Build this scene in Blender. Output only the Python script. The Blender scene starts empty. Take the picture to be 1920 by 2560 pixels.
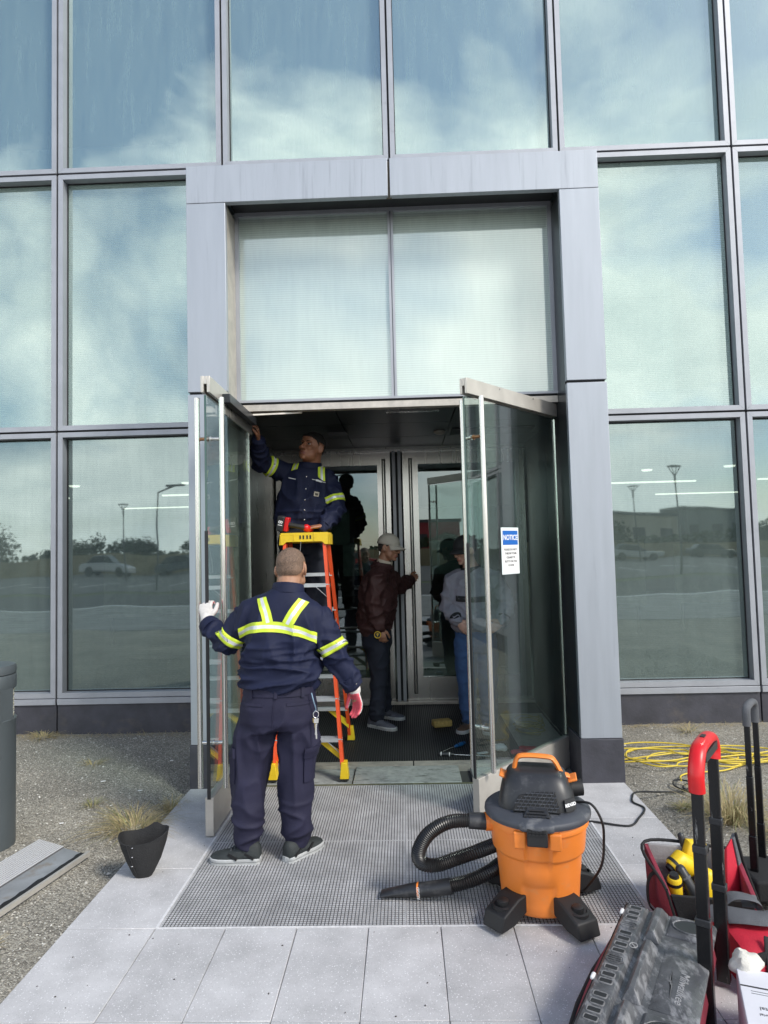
import bpy, bmesh, math, random
import numpy as np
from mathutils import Vector as V, Matrix, noise
from mathutils.bvhtree import BVHTree
random.seed(7); np.random.seed(7)
S = bpy.context.scene
COL = S.collection
R_ = math.radians

# ------------------------------------------------------------------ camera
cd = bpy.data.cameras.new("camera"); cam = bpy.data.objects.new("camera", cd); COL.objects.link(cam)
F = V((-0.02889011, 0.99809455, 0.05452191)); RT = V((0.99922798, 0.03028964, -0.02501967)); UP = V((0.02662344, -0.05375699, 0.99819907))
m = Matrix.Identity(4)
for i in range(3):
    m[i][0] = RT[i]; m[i][1] = UP[i]; m[i][2] = -F[i]
m[0][3], m[1][3], m[2][3] = -0.0330129, -6.21534048, 1.65
cam.matrix_world = m
cd.sensor_fit = 'VERTICAL'; cd.sensor_height = 24.0; cd.lens = 1666.84 / 2560 * 24.0
cd.clip_start = 0.05; cd.clip_end = 2000
S.camera = cam

# ------------------------------------------------------------------ sky, sun, exposure
SUN_EL, SUN_AZ = R_(43), R_(130)      # azimuth measured from +y clockwise: behind the camera, to the right
w = bpy.data.worlds.new("World"); S.world = w; w.use_nodes = True
nt = w.node_tree; nt.nodes.clear()
def N(nt, typ, **kw):
    n = nt.nodes.new(typ)
    for k, v in kw.items():
        if k in n.inputs: n.inputs[k].default_value = v
        else: setattr(n, k, v)
    return n
sky = N(nt, 'ShaderNodeTexSky', sky_type='NISHITA', sun_disc=False, sun_elevation=SUN_EL, sun_rotation=SUN_AZ, air_density=1.0, dust_density=0.7, ozone_density=1.2)
tc = N(nt, 'ShaderNodeTexCoord')
mp = N(nt, 'ShaderNodeMapping'); mp.inputs['Scale'].default_value = (1.0, 1.0, 1.7); mp.inputs['Location'].default_value = (15.5, 1.3, 6.2)
nz = N(nt, 'ShaderNodeTexNoise', Scale=2.2, Detail=10.0, Roughness=0.54, Distortion=0.25)
cr = N(nt, 'ShaderNodeValToRGB'); cr.color_ramp.elements[0].position = 0.46; cr.color_ramp.elements[1].position = 0.61
nz2 = N(nt, 'ShaderNodeTexNoise', Scale=5.0, Detail=6.0, Roughness=0.6)
cc = N(nt, 'ShaderNodeValToRGB'); cc.color_ramp.elements[0].color = (7.8, 8.2, 8.2, 1); cc.color_ramp.elements[1].color = (11.9, 11.8, 11.3, 1)
cc.color_ramp.elements[0].position = 0.3; cc.color_ramp.elements[1].position = 0.65
mx = N(nt, 'ShaderNodeMix', data_type='RGBA')
bg = N(nt, 'ShaderNodeBackground', Strength=0.1)
wo = N(nt, 'ShaderNodeOutputWorld')
L = nt.links.new
L(tc.outputs['Generated'], mp.inputs['Vector']); L(mp.outputs[0], nz.inputs['Vector']); L(mp.outputs[0], nz2.inputs['Vector'])
sz = N(nt, 'ShaderNodeSeparateXYZ'); L(tc.outputs['Generated'], sz.inputs[0])
bz = N(nt, 'ShaderNodeMath', operation='MULTIPLY_ADD', use_clamp=False); bz.inputs[1].default_value = -0.75; bz.inputs[2].default_value = 0.42; L(sz.outputs['Z'], bz.inputs[0])
bz2 = N(nt, 'ShaderNodeMath', operation='MINIMUM'); bz2.inputs[1].default_value = 0.06; L(bz.outputs[0], bz2.inputs[0])
bz3 = N(nt, 'ShaderNodeMath', operation='MAXIMUM'); bz3.inputs[1].default_value = -0.12; L(bz2.outputs[0], bz3.inputs[0])
ad_ = N(nt, 'ShaderNodeMath', operation='ADD'); L(nz.outputs['Fac'], ad_.inputs[0]); L(bz3.outputs[0], ad_.inputs[1])
L(ad_.outputs[0], cr.inputs[0]); L(nz2.outputs['Fac'], cc.inputs[0])
L(cr.outputs[0], mx.inputs['Factor']); L(sky.outputs[0], mx.inputs['A']); L(cc.outputs[0], mx.inputs['B'])
L(mx.outputs['Result'], bg.inputs['Color']); L(bg.outputs[0], wo.inputs['Surface'])
sl = bpy.data.lights.new("sun", 'SUN'); sl.energy = 1.5; sl.angle = R_(13); sl.color = (1.0, 0.95, 0.86)
sun = bpy.data.objects.new("sun", sl); COL.objects.link(sun)
sd = V((math.sin(SUN_AZ) * math.cos(SUN_EL), math.cos(SUN_AZ) * math.cos(SUN_EL), math.sin(SUN_EL)))
sun.rotation_euler = sd.to_track_quat('Z', 'Y').to_euler(); sun.location = (8, -12, 14)
S.view_settings.view_transform = 'Standard'; S.view_settings.look = 'None'; S.view_settings.gamma = 1.0
S.view_settings.exposure = 1.1; S.view_settings.use_curve_mapping = False
S.render.engine = 'CYCLES'
S.cycles.use_denoising = True; S.cycles.max_bounces = 10; S.cycles.transparent_max_bounces = 24
S.cycles.glossy_bounces = 6; S.cycles.diffuse_bounces = 4; S.cycles.caustics_reflective = False; S.cycles.caustics_refractive = False

# ------------------------------------------------------------------ materials
def mat(name, col, rough=0.6, metal=0.0, var=0.0, vscale=8.0, stretch=(1, 1, 1), bump=0.0, bscale=60.0, bstretch=(1, 1, 1), spec=0.5, dirt=None, rand=0.0, sheen=0.0, rvar=0.0, sss=0.0):
    """principled material: base colour with soft noise variation, optional fine bump, optional dirt patches"""
    M = bpy.data.materials.new(name); M.use_nodes = True
    t = M.node_tree; b = t.nodes['Principled BSDF']; l = t.links.new
    b.inputs['Roughness'].default_value = rough; b.inputs['Metallic'].default_value = metal
    b.inputs['Specular IOR Level'].default_value = spec
    if sheen: b.inputs['Sheen Weight'].default_value = sheen
    if sss:
        b.inputs['Subsurface Weight'].default_value = sss; b.inputs['Subsurface Radius'].default_value = (0.012, 0.005, 0.003); b.inputs['Subsurface Scale'].default_value = 0.5
    c4 = (*col, 1)
    b.inputs['Base Color'].default_value = c4
    tcn = N(t, 'ShaderNodeTexCoord')
    out = None
    if var or rand or rvar:
        mpn = N(t, 'ShaderNodeMapping'); mpn.inputs['Scale'].default_value = stretch
        l(tcn.outputs['Object'], mpn.inputs['Vector'])
        n = N(t, 'ShaderNodeTexNoise', Scale=vscale, Detail=7.0, Roughness=0.62)
        l(mpn.outputs[0], n.inputs['Vector'])
        r = N(t, 'ShaderNodeMapRange'); r.inputs['From Min'].default_value = 0.3; r.inputs['From Max'].default_value = 0.7
        r.inputs['To Min'].default_value = 1 - var; r.inputs['To Max'].default_value = 1 + var
        l(n.outputs['Fac'], r.inputs['Value'])
        h = N(t, 'ShaderNodeHueSaturation'); h.inputs['Color'].default_value = c4
        if rand:
            oi = N(t, 'ShaderNodeObjectInfo')
            r2 = N(t, 'ShaderNodeMapRange'); r2.inputs['To Min'].default_value = 1 - rand; r2.inputs['To Max'].default_value = 1 + rand
            l(oi.outputs['Random'], r2.inputs['Value'])
            mu = N(t, 'ShaderNodeMath', operation='MULTIPLY'); l(r.outputs[0], mu.inputs[0]); l(r2.outputs[0], mu.inputs[1])
            l(mu.outputs[0], h.inputs['Value'])
        else: l(r.outputs[0], h.inputs['Value'])
        out = h.outputs[0]
        if rvar:
            r3 = N(t, 'ShaderNodeMapRange'); r3.inputs['To Min'].default_value = max(rough - rvar, 0.03); r3.inputs['To Max'].default_value = rough + rvar
            l(n.outputs['Fac'], r3.inputs['Value']); l(r3.outputs[0], b.inputs['Roughness'])
    if dirt:   # (colour, scale, threshold, stretch, strength)
        dc, ds, dt, dst, dk = dirt
        mpn = N(t, 'ShaderNodeMapping'); mpn.inputs['Scale'].default_value = dst
        l(tcn.outputs['Object'], mpn.inputs['Vector'])
        n = N(t, 'ShaderNodeTexNoise', Scale=ds, Detail=8.0, Roughness=0.65); l(mpn.outputs[0], n.inputs['Vector'])
        r = N(t, 'ShaderNodeMapRange'); r.inputs['From Min'].default_value = dt; r.inputs['From Max'].default_value = dt + 0.12; r.inputs['To Max'].default_value = dk
        l(n.outputs['Fac'], r.inputs['Value'])
        mm = N(t, 'ShaderNodeMix', data_type='RGBA'); l(r.outputs[0], mm.inputs['Factor'])
        mm.inputs['B'].default_value = (*dc, 1)
        if out: l(out, mm.inputs['A'])
        else: mm.inputs['A'].default_value = c4
        out = mm.outputs['Result']
    if out: l(out, b.inputs['Base Color'])
    if bump:
        mpb = N(t, 'ShaderNodeMapping'); mpb.inputs['Scale'].default_value = bstretch
        l(tcn.outputs['Object'], mpb.inputs['Vector'])
        n = N(t, 'ShaderNodeTexNoise', Scale=bscale, Detail=6.0, Roughness=0.6); l(mpb.outputs[0], n.inputs['Vector'])
        bp = N(t, 'ShaderNodeBump', Strength=bump, Distance=0.01); l(n.outputs['Fac'], bp.inputs['Height'])
        l(bp.outputs[0], b.inputs['Normal'])
    return M

def emit(name, col, s):
    M = bpy.data.materials.new(name); M.use_nodes = True; t = M.node_tree
    b = t.nodes['Principled BSDF']; b.inputs['Emission Color'].default_value = (*col, 1); b.inputs['Emission Strength'].default_value = s
    b.inputs['Base Color'].default_value = (0.8, 0.8, 0.8, 1); return M

def glass(name, tint, refl, rough=0.02, frit=0.0, haze=0.05, amp=0.5, rcol=(1, 1, 1), hcol=(0.55, 0.6, 0.6), pitch=0.0175, streak=True):
    """sheet glass: tinted see-through + mirror reflection (fresnel) + dirt streaks and a pale haze that lightens the pane, optional printed frit lines"""
    M = bpy.data.materials.new(name); M.use_nodes = True; t = M.node_tree; t.nodes.clear(); l = t.links.new
    o = N(t, 'ShaderNodeOutputMaterial')
    tr = N(t, 'ShaderNodeBsdfTransparent'); tr.inputs['Color'].default_value = (*tint, 1)
    gl = N(t, 'ShaderNodeBsdfGlossy', Roughness=rough); gl.inputs['Color'].default_value = (*rcol, 1)
    fr = N(t, 'ShaderNodeLayerWeight', Blend=0.5)
    pw = N(t, 'ShaderNodeMath', operation='POWER'); pw.inputs[1].default_value = 5.0; l(fr.outputs['Facing'], pw.inputs[0])
    mr = N(t, 'ShaderNodeMapRange'); mr.inputs['To Min'].default_value = refl; mr.inputs['To Max'].default_value = 0.95
    l(pw.outputs[0], mr.inputs['Value'])
    wv = N(t, 'ShaderNodeTexNoise', Scale=1.1, Detail=1.0); tcw = N(t, 'ShaderNodeTexCoord'); l(tcw.outputs['Object'], wv.inputs['Vector'])
    bw = N(t, 'ShaderNodeBump', Strength=1.0, Distance=0.004 if refl > 0.2 else 0.0008); l(wv.outputs['Fac'], bw.inputs['Height']); l(bw.outputs[0], gl.inputs['Normal'])
    m1 = N(t, 'ShaderNodeMixShader'); l(mr.outputs[0], m1.inputs[0]); l(tr.outputs[0], m1.inputs[1]); l(gl.outputs[0], m1.inputs[2])
    df = N(t, 'ShaderNodeBsdfDiffuse'); df.inputs['Color'].default_value = (*hcol, 1)  # haze colour lightens the panes in place of brighter reflections
    tcn = N(t, 'ShaderNodeTexCoord')
    mpn = N(t, 'ShaderNodeMapping'); mpn.inputs['Scale'].default_value = (4, 4, 0.5)
    l(tcn.outputs['Object'], mpn.inputs['Vector'])
    n = N(t, 'ShaderNodeTexNoise', Scale=4.0, Detail=8.0, Roughness=0.7); l(mpn.outputs[0], n.inputs['Vector'])
    r = N(t, 'ShaderNodeMapRange'); r.inputs['From Min'].default_value = 0.3; r.inputs['From Max'].default_value = 0.75
    r.inputs['To Min'].default_value = haze * (1 - amp); r.inputs['To Max'].default_value = haze * (1 + amp)
    l(n.outputs['Fac'], r.inputs['Value'])
    fac = r.outputs[0]
    if frit:
        sp = N(t, 'ShaderNodeSeparateXYZ'); l(tcn.outputs['Object'], sp.inputs[0])
        a = N(t, 'ShaderNodeMath', operation='MULTIPLY'); a.inputs[1].default_value = 2 * math.pi / pitch; l(sp.outputs['Z'], a.inputs[0])
        s = N(t, 'ShaderNodeMath', operation='SINE'); l(a.outputs[0], s.inputs[0])
        q = N(t, 'ShaderNodeMapRange'); q.inputs['From Min'].default_value = -0.5; q.inputs['From Max'].default_value = 0.7; q.inputs['To Max'].default_value = frit
        l(s.outputs[0], q.inputs['Value'])
        ad = N(t, 'ShaderNodeMath', operation='ADD', use_clamp=True); l(fac, ad.inputs[0]); l(q.outputs[0], ad.inputs[1]); fac = ad.outputs[0]
    m2 = N(t, 'ShaderNodeMixShader'); l(fac, m2.inputs[0]); l(m1.outputs[0], m2.inputs[1]); l(df.outputs[0], m2.inputs[2])
    l(m2.outputs[0], o.inputs['Surface'])
    return M

M = {}
M['alu'] = mat('silver_blue_aluminium', (0.39, 0.42, 0.465), 0.42, 0.35, var=0.05, vscale=3, stretch=(6, 6, 0.5), rvar=0.08, dirt=((0.30, 0.32, 0.36), 5, 0.6, (5, 5, 0.35), 0.45))
M['lintel'] = mat('weathered_aluminium', (0.405, 0.435, 0.48), 0.42, 0.3, var=0.05, vscale=3, stretch=(6, 6, 0.5), rvar=0.08, dirt=((0.27, 0.29, 0.33), 6, 0.54, (4.5, 4.5, 0.22), 0.5))
M['frame'] = mat('grey_aluminium_frame', (0.38, 0.395, 0.43), 0.45, 0.3, var=0.08, vscale=5, dirt=((0.25, 0.25, 0.27), 7, 0.62, (1, 1, 1), 0.5))
M['gap'] = mat('black_gasket', (0.012, 0.012, 0.014), 0.7)
M['darkmetal'] = mat('dark_metal', (0.03, 0.034, 0.04), 0.32, 0.4, var=0.1, vscale=3)
M['black'] = mat('black_paint', (0.015, 0.016, 0.018), 0.5)
M['stone'] = mat('dark_slate_plinth', (0.050, 0.050, 0.062), 0.6, var=0.28, vscale=5, bump=0.25, bscale=40, dirt=((0.13, 0.11, 0.085), 3.5, 0.57, (1, 1, 1.5), 0.4), rand=0.1)
M['stainless'] = mat('brushed_stainless', (0.58, 0.565, 0.54), 0.27, 0.95, var=0.03, vscale=3, stretch=(4, 4, 0.2), rvar=0.02)
M['stainless_dull'] = mat('stained_stainless', (0.52, 0.48, 0.43), 0.45, 0.5, var=0.18, vscale=12, stretch=(1, 1, 1), rvar=0.15)
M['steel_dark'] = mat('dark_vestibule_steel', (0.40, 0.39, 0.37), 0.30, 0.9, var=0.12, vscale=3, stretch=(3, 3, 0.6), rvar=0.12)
M['rail'] = mat('satin_stainless_rail', (0.56, 0.53, 0.48), 0.35, 0.45, var=0.1, vscale=6, rvar=0.1)
M['tube'] = mat('polished_pull_bar', (0.74, 0.72, 0.68), 0.25, 0.85, var=0.04, vscale=4, stretch=(1, 1, 0.5), rvar=0.03)
M['ceil'] = mat('dark_ceiling', (0.018, 0.019, 0.021), 0.35, 0.3, var=0.1)
M['mat_black'] = mat('black_ribbed_mat', (0.012, 0.013, 0.015), 0.85, var=0.5, vscale=60, dirt=((0.10, 0.10, 0.09), 90, 0.70, (1, 1, 1), 0.5))
M['mortar'] = mat('exposed_mortar', (0.30, 0.31, 0.30), 0.85, var=0.25, vscale=14, bump=0.6, bscale=50, dirt=((0.05, 0.05, 0.045), 6, 0.56, (1, 2.5, 1), 0.9))
M['paver'] = mat('speckled_concrete_paver', (0.46, 0.455, 0.46), 0.75, var=0.17, vscale=4.5, bump=0.15, bscale=130, rand=0.06, dirt=((0.12, 0.115, 0.10), 26, 0.68, (1, 1, 1), 0.55))
M['joint'] = mat('joint_sand', (0.24, 0.235, 0.225), 0.95, var=0.3, vscale=30)
M['grate'] = mat('aluminium_grate_bars', (0.54, 0.54, 0.55), 0.5, 0.2, var=0.25, vscale=5, rvar=0.12)
M['grate_dark'] = mat('groove_shade_bar', (0.10, 0.10, 0.102), 0.6)
M['pit'] = mat('grate_pit', (0.05, 0.05, 0.05), 0.9)
M['caulk'] = mat('pale_edge_sealant', (0.62, 0.62, 0.63), 0.7, var=0.15, vscale=40)
M['pebble'] = mat('pebble', (0.34, 0.33, 0.30), 0.8, var=0.45, vscale=120)
M['asphalt'] = mat('asphalt', (0.06, 0.06, 0.062), 0.9, var=0.2, vscale=3)
M['grasslawn'] = mat('lawn', (0.07, 0.085, 0.03), 0.9, var=0.35, vscale=0.5)
M['dry'] = mat('dry_grass', (0.42, 0.34, 0.18), 0.8, var=0.35, vscale=30)
M['drygreen'] = mat('half_dry_grass', (0.24, 0.24, 0.10), 0.8, var=0.35, vscale=30)
M['glass_up'] = glass('upper_facade_glass', (0.34, 0.45, 0.44), 0.44, 0.012, 0.0, 0.28, 0.3, rcol=(0.82, 0.97, 0.94), hcol=(0.37, 0.53, 0.53))
M['glass_mid'] = glass('fritted_facade_glass', (0.55, 0.66, 0.62), 0.40, 0.015, 0.08, 0.27, 0.25, rcol=(0.84, 0.98, 0.94), hcol=(0.46, 0.60, 0.56))
M['glass_low'] = glass('fritted_lower_glass', (0.40, 0.50, 0.46), 0.31, 0.020, 0.07, 0.20, 0.3, rcol=(0.80, 0.97, 0.96), hcol=(0.28, 0.36, 0.34))
M['glass_tran'] = glass('dense_fritted_transom_glass', (0.40, 0.50, 0.46), 0.36, 0.05, 0.10, 0.42, 0.12, hcol=(0.74, 0.86, 0.80), rcol=(0.92, 1, 0.98))
M['glass_door'] = glass('clear_door_glass', (0.84, 0.92, 0.90), 0.08, 0.005, 0.0, 0.018, hcol=(0.40, 0.48, 0.47))
M['glass_in'] = glass('inner_door_glass', (0.40, 0.48, 0.45), 0.17, 0.004, 0.0, 0.01, rcol=(0.85, 0.97, 0.97))
M['edge'] = mat('green_glass_edge', (0.015, 0.07, 0.06), 0.1, spec=0.7)
M['room_white'] = mat('white_interior_wall', (0.74, 0.78, 0.76), 0.7)
M['room_grey'] = mat('grey_interior_wall', (0.16, 0.17, 0.17), 0.8, var=0.1, vscale=1)
M['room_dark'] = mat('dark_interior', (0.05, 0.052, 0.05), 0.8, var=0.2, vscale=1)
M['poster'] = mat('interior_exhibit_panel', (0.33, 0.29, 0.21), 0.7, var=0.6, vscale=3)
M['sheet'] = mat('green_grey_sheet', (0.13, 0.19, 0.175), 0.5, var=0.06)
M['lamp'] = emit('interior_lamp', (1.0, 0.93, 0.8), 1.1)
M['navy'] = mat('navy_work_cloth', (0.0075, 0.0110, 0.036), 0.7, var=0.2, vscale=5, bump=0.2, bscale=220, spec=0.3)
M['navy_tr'] = mat('faded_navy_trouser_cloth', (0.018, 0.0175, 0.040), 0.72, var=0.22, vscale=5, bump=0.2, bscale=220, spec=0.28)
M['hivis'] = mat('lime_reflective_trim', (0.58, 0.72, 0.045), 0.6, var=0.12, vscale=18)
M['silver'] = mat('silver_reflective_tape', (0.66, 0.67, 0.68), 0.35, 0.25, var=0.12, vscale=25)
M['skin_tan'] = mat('tan_skin', (0.36, 0.19, 0.115), 0.5, var=0.14, vscale=22, bump=0.06, bscale=200, sss=0.06)
M['skin_dark'] = mat('dark_brown_skin', (0.30, 0.130, 0.074), 0.42, var=0.16, vscale=22, bump=0.06, bscale=200, sss=0.04)
M['skin_olive'] = mat('olive_skin', (0.36, 0.18, 0.11), 0.48, var=0.16, vscale=24, bump=0.08, bscale=160, sss=0.06)
M['skin_pale'] = mat('pale_skin', (0.47, 0.27, 0.20), 0.5, var=0.14, vscale=24, bump=0.06, bscale=200, sss=0.06)
M['lip_dark'] = mat('brown_lips', (0.24, 0.09, 0.07), 0.4)
M['lip'] = mat('pink_lips', (0.32, 0.12, 0.09), 0.45)
M['stubble'] = mat('cropped_hair_scalp', (0.15, 0.095, 0.064), 0.6, var=0.55, vscale=140, bump=0.5, bscale=330, dirt=((0.24, 0.15, 0.10), 14, 0.5, (1, 1, 1), 0.5))
M['hair_black'] = mat('short_black_hair', (0.012, 0.010, 0.009), 0.75, var=0.3, vscale=150, bump=0.6, bscale=300)
M['hair_grey'] = mat('short_dark_hair', (0.05, 0.04, 0.035), 0.8, var=0.4, vscale=150, bump=0.5, bscale=300)
M['eyewhite'] = mat('eye_white', (0.42, 0.38, 0.34), 0.5, spec=0.2)
M['iris'] = mat('dark_iris', (0.02, 0.012, 0.008), 0.15)
M['brownjacket'] = mat('dark_maroon_jacket_cloth', (0.045, 0.015, 0.014), 0.7, var=0.15, vscale=8, bump=0.12, bscale=150)
M['cream'] = mat('cream_collar', (0.55, 0.48, 0.38), 0.8)
M['beigecap'] = mat('beige_cap_cloth', (0.50, 0.46, 0.39), 0.85, var=0.1, vscale=12, bump=0.2, bscale=300)
M['darkjean'] = mat('dark_navy_jeans', (0.011, 0.014, 0.026), 0.85, var=0.2, vscale=7, bump=0.2, bscale=200)
M['jean'] = mat('blue_jeans', (0.038, 0.085, 0.20), 0.85, var=0.25, vscale=7, bump=0.2, bscale=200)
M['sweat'] = mat('light_grey_pullover', (0.22, 0.215, 0.25), 0.9, var=0.1, vscale=9, bump=0.2, bscale=200)
M['blackcloth'] = mat('black_cloth', (0.012, 0.012, 0.013), 0.8, var=0.25, vscale=14, bump=0.3, bscale=120, dirt=((0.16, 0.15, 0.14), 28, 0.70, (1, 1, 1), 0.5))
M['shoe_dark'] = mat('charcoal_shoe', (0.022, 0.027, 0.028), 0.7, var=0.35, vscale=28, bump=0.3, bscale=120)
M['shoe_grey'] = mat('slate_sneaker_knit', (0.10, 0.105, 0.13), 0.8, var=0.15, vscale=20, bump=0.4, bscale=260)
M['sole'] = mat('pale_grey_sole', (0.42, 0.43, 0.43), 0.7, var=0.12, vscale=20)
M['shoe_brown'] = mat('brown_leather', (0.11, 0.065, 0.04), 0.6, var=0.2, vscale=20)
M['glove_white'] = mat('white_knit_glove', (0.66, 0.63, 0.60), 0.9, var=0.08, vscale=40, bump=0.5, bscale=350)
M['glove_pink'] = mat('pink_latex_palm', (0.72, 0.10, 0.13), 0.6, var=0.12, vscale=40, bump=0.4, bscale=200)
M['orange_fg'] = mat('orange_fibreglass_rail', (0.78, 0.085, 0.018), 0.4, var=0.06, vscale=5)
M['yellow'] = mat('yellow_plastic', (0.82, 0.56, 0.02), 0.45, var=0.08, vscale=9, dirt=((0.2, 0.14, 0.04), 22, 0.66, (1, 1, 1), 0.6))
M['step'] = mat('mill_aluminium_step', (0.66, 0.67, 0.69), 0.4, 0.7, var=0.1, vscale=9)
M['vac_orange'] = mat('orange_vacuum_drum', (0.80, 0.225, 0.035), 0.42, var=0.06, vscale=5, bump=0.05, bscale=350, dirt=((0.62, 0.27, 0.11), 9, 0.56, (1, 1, 1.4), 0.45))
M['vac_dark'] = mat('charcoal_vacuum_plastic', (0.022, 0.023, 0.026), 0.40, var=0.2, vscale=6, dirt=((0.15, 0.15, 0.15), 11, 0.55, (1, 1, 1), 0.30))
M['vac_lid'] = mat('slate_grey_lid', (0.050, 0.055, 0.068), 0.55, var=0.15, vscale=8, dirt=((0.27, 0.27, 0.27), 9, 0.53, (1, 1, 1), 0.40))
M['rubber'] = mat('black_rubber', (0.010, 0.010, 0.011), 0.6, dirt=((0.13, 0.13, 0.13), 30, 0.70, (1, 1, 1), 0.4))
M['hose'] = mat('black_hose_plastic', (0.014, 0.014, 0.015), 0.35, dirt=((0.2, 0.2, 0.2), 40, 0.71, (1, 1, 1), 0.4))
M['white'] = mat('white_print', (0.8, 0.8, 0.8), 0.6)
M['ink'] = mat('black_ink', (0.01, 0.01, 0.012), 0.6)
M['blue'] = mat('blue_print', (0.006, 0.12, 0.46), 0.5)
M['red'] = mat('red_plastic', (0.62, 0.012, 0.016), 0.35, var=0.06, vscale=10)
M['redcloth'] = mat('red_nylon_cloth', (0.50, 0.012, 0.035), 0.75, var=0.14, vscale=9, bump=0.3, bscale=160)
M['maroon'] = mat('dusty_dark_red_nylon', (0.22, 0.022, 0.042), 0.8, var=0.25, vscale=9, bump=0.3, bscale=160, dirt=((0.22, 0.16, 0.15), 14, 0.62, (1, 1, 1), 0.35))
M['greycloth'] = mat('grey_lining_cloth', (0.30, 0.29, 0.29), 0.85, var=0.15, vscale=10, bump=0.3, bscale=100)
M['greystrap'] = mat('grey_strap', (0.10, 0.105, 0.115), 0.8, var=0.15, vscale=12, bump=0.4, bscale=200)
M['molded'] = mat('scuffed_black_moulded_plastic', (0.075, 0.077, 0.083), 0.38, var=0.45, vscale=14, bump=0.12, bscale=180, rvar=0.15, dirt=((0.30, 0.30, 0.31), 20, 0.50, (1.6, 0.7, 1), 0.62))
M['pole'] = mat('scratched_black_pole', (0.010, 0.010, 0.011), 0.25, 0.2, dirt=((0.50, 0.50, 0.49), 16, 0.655, (2.5, 2.5, 0.6), 0.85))
M['ycord'] = mat('yellow_cord_jacket', (0.66, 0.50, 0.05), 0.45)
M['sponge'] = mat('yellow_brown_sponge', (0.40, 0.28, 0.09), 0.9, var=0.3, vscale=40, bump=0.8, bscale=120)
M['bollard'] = mat('grey_green_bollard_paint', (0.085, 0.10, 0.108), 0.45, 0.2, var=0.06, vscale=5)
M['lens'] = mat('louvred_lamp_lens', (0.62, 0.58, 0.46), 0.25, 0.4, var=0.2, vscale=20, stretch=(1, 1, 8))
M['carton'] = mat('white_carton', (0.66, 0.66, 0.70), 0.65, var=0.05, vscale=6)
M['cardpaper'] = mat('white_paper', (0.72, 0.72, 0.72), 0.7)
M['rag'] = mat('white_rag_cloth', (0.66, 0.64, 0.58), 0.9, var=0.15, vscale=25, bump=0.5, bscale=150)
M['bark'] = mat('bark', (0.07, 0.055, 0.04), 0.9, var=0.3, vscale=8)
M['leaf'] = mat('foliage', (0.045, 0.065, 0.025), 0.7, var=0.5, vscale=1.2)
M['farwall'] = mat('far_wall', (0.32, 0.29, 0.25), 0.85, var=0.1, vscale=0.5)
M['far_red'] = mat('far_red_wall', (0.30, 0.03, 0.04), 0.8)
M['lamp_post'] = mat('lamp_post_paint', (0.05, 0.055, 0.06), 0.5)
M['bluehandle'] = mat('blue_screwdriver_handle', (0.012, 0.09, 0.24), 0.35)
M['caramel'] = mat('bronze_standoff', (0.35, 0.18, 0.09), 0.35, 0.8)
M['brass'] = mat('brass_key', (0.5, 0.38, 0.15), 0.3, 1.0)

# gravel sheet: pebbly bump and colour
def gravel_mat():
    Mx = mat('gravel', (0.30, 0.29, 0.265), 0.9); t = Mx.node_tree; l = t.links.new; b = t.nodes['Principled BSDF']
    tcn = N(t, 'ShaderNodeTexCoord')
    vo = N(t, 'ShaderNodeTexVoronoi', Scale=135.0); l(tcn.outputs['Object'], vo.inputs['Vector'])
    n = N(t, 'ShaderNodeTexNoise', Scale=1.2, Detail=8.0, Roughness=0.6); l(tcn.outputs['Object'], n.inputs['Vector'])
    hs = N(t, 'ShaderNodeSeparateColor'); l(vo.outputs['Color'], hs.inputs[0])
    r = N(t, 'ShaderNodeValToRGB'); e = r.color_ramp.elements; e[0].color = (0.16, 0.15, 0.13, 1); e[1].color = (0.55, 0.525, 0.46, 1)
    e2 = r.color_ramp.elements.new(0.5); e2.color = (0.34, 0.32, 0.275, 1)
    l(hs.outputs[0], r.inputs[0])
    mm = N(t, 'ShaderNodeMix', data_type='RGBA', blend_type='MULTIPLY'); mm.inputs['Factor'].default_value = 0.8
    r2 = N(t, 'ShaderNodeValToRGB'); r2.color_ramp.elements[0].position = 0.3; r2.color_ramp.elements[1].position = 0.72
    r2.color_ramp.elements[0].color = (0.50, 0.50, 0.48, 1); r2.color_ramp.elements[1].color = (1.1, 1.08, 1.03, 1)
    l(n.outputs['Fac'], r2.inputs[0]); l(r.outputs[0], mm.inputs['A']); l(r2.outputs[0], mm.inputs['B'])
    l(mm.outputs['Result'], b.inputs['Base Color'])
    bp = N(t, 'ShaderNodeBump', Strength=0.9, Distance=0.008); bp.invert = True; l(vo.outputs['Distance'], bp.inputs['Height']); l(bp.outputs[0], b.inputs['Normal'])
    return Mx
M['gravel'] = gravel_mat()
def paver_speck():   # pale and dark aggregate flecks in the pavers
    Mx = M['paver']; t = Mx.node_tree; l = t.links.new; b = t.nodes['Principled BSDF']
    src = b.inputs['Base Color'].links[0].from_socket
    tcn = N(t, 'ShaderNodeTexCoord'); ge = N(t, 'ShaderNodeNewGeometry')
    prev = src
    for sc_, thr, colr, k in ((75.0, 0.17, (0.78, 0.78, 0.79, 1), 0.8), (150.0, 0.20, (0.70, 0.70, 0.71, 1), 0.6), (95.0, 0.13, (0.17, 0.17, 0.17, 1), 0.6)):
        vo = N(t, 'ShaderNodeTexVoronoi', Scale=sc_); l(ge.outputs['Position'], vo.inputs['Vector'])
        lt = N(t, 'ShaderNodeMath', operation='LESS_THAN'); lt.inputs[1].default_value = thr; l(vo.outputs['Distance'], lt.inputs[0])
        mu = N(t, 'ShaderNodeMath', operation='MULTIPLY'); mu.inputs[1].default_value = k; l(lt.outputs[0], mu.inputs[0])
        mm = N(t, 'ShaderNodeMix', data_type='RGBA'); mm.inputs['B'].default_value = colr
        l(mu.outputs[0], mm.inputs['Factor']); l(prev, mm.inputs['A']); prev = mm.outputs['Result']
    l(prev, b.inputs['Base Color'])
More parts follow.
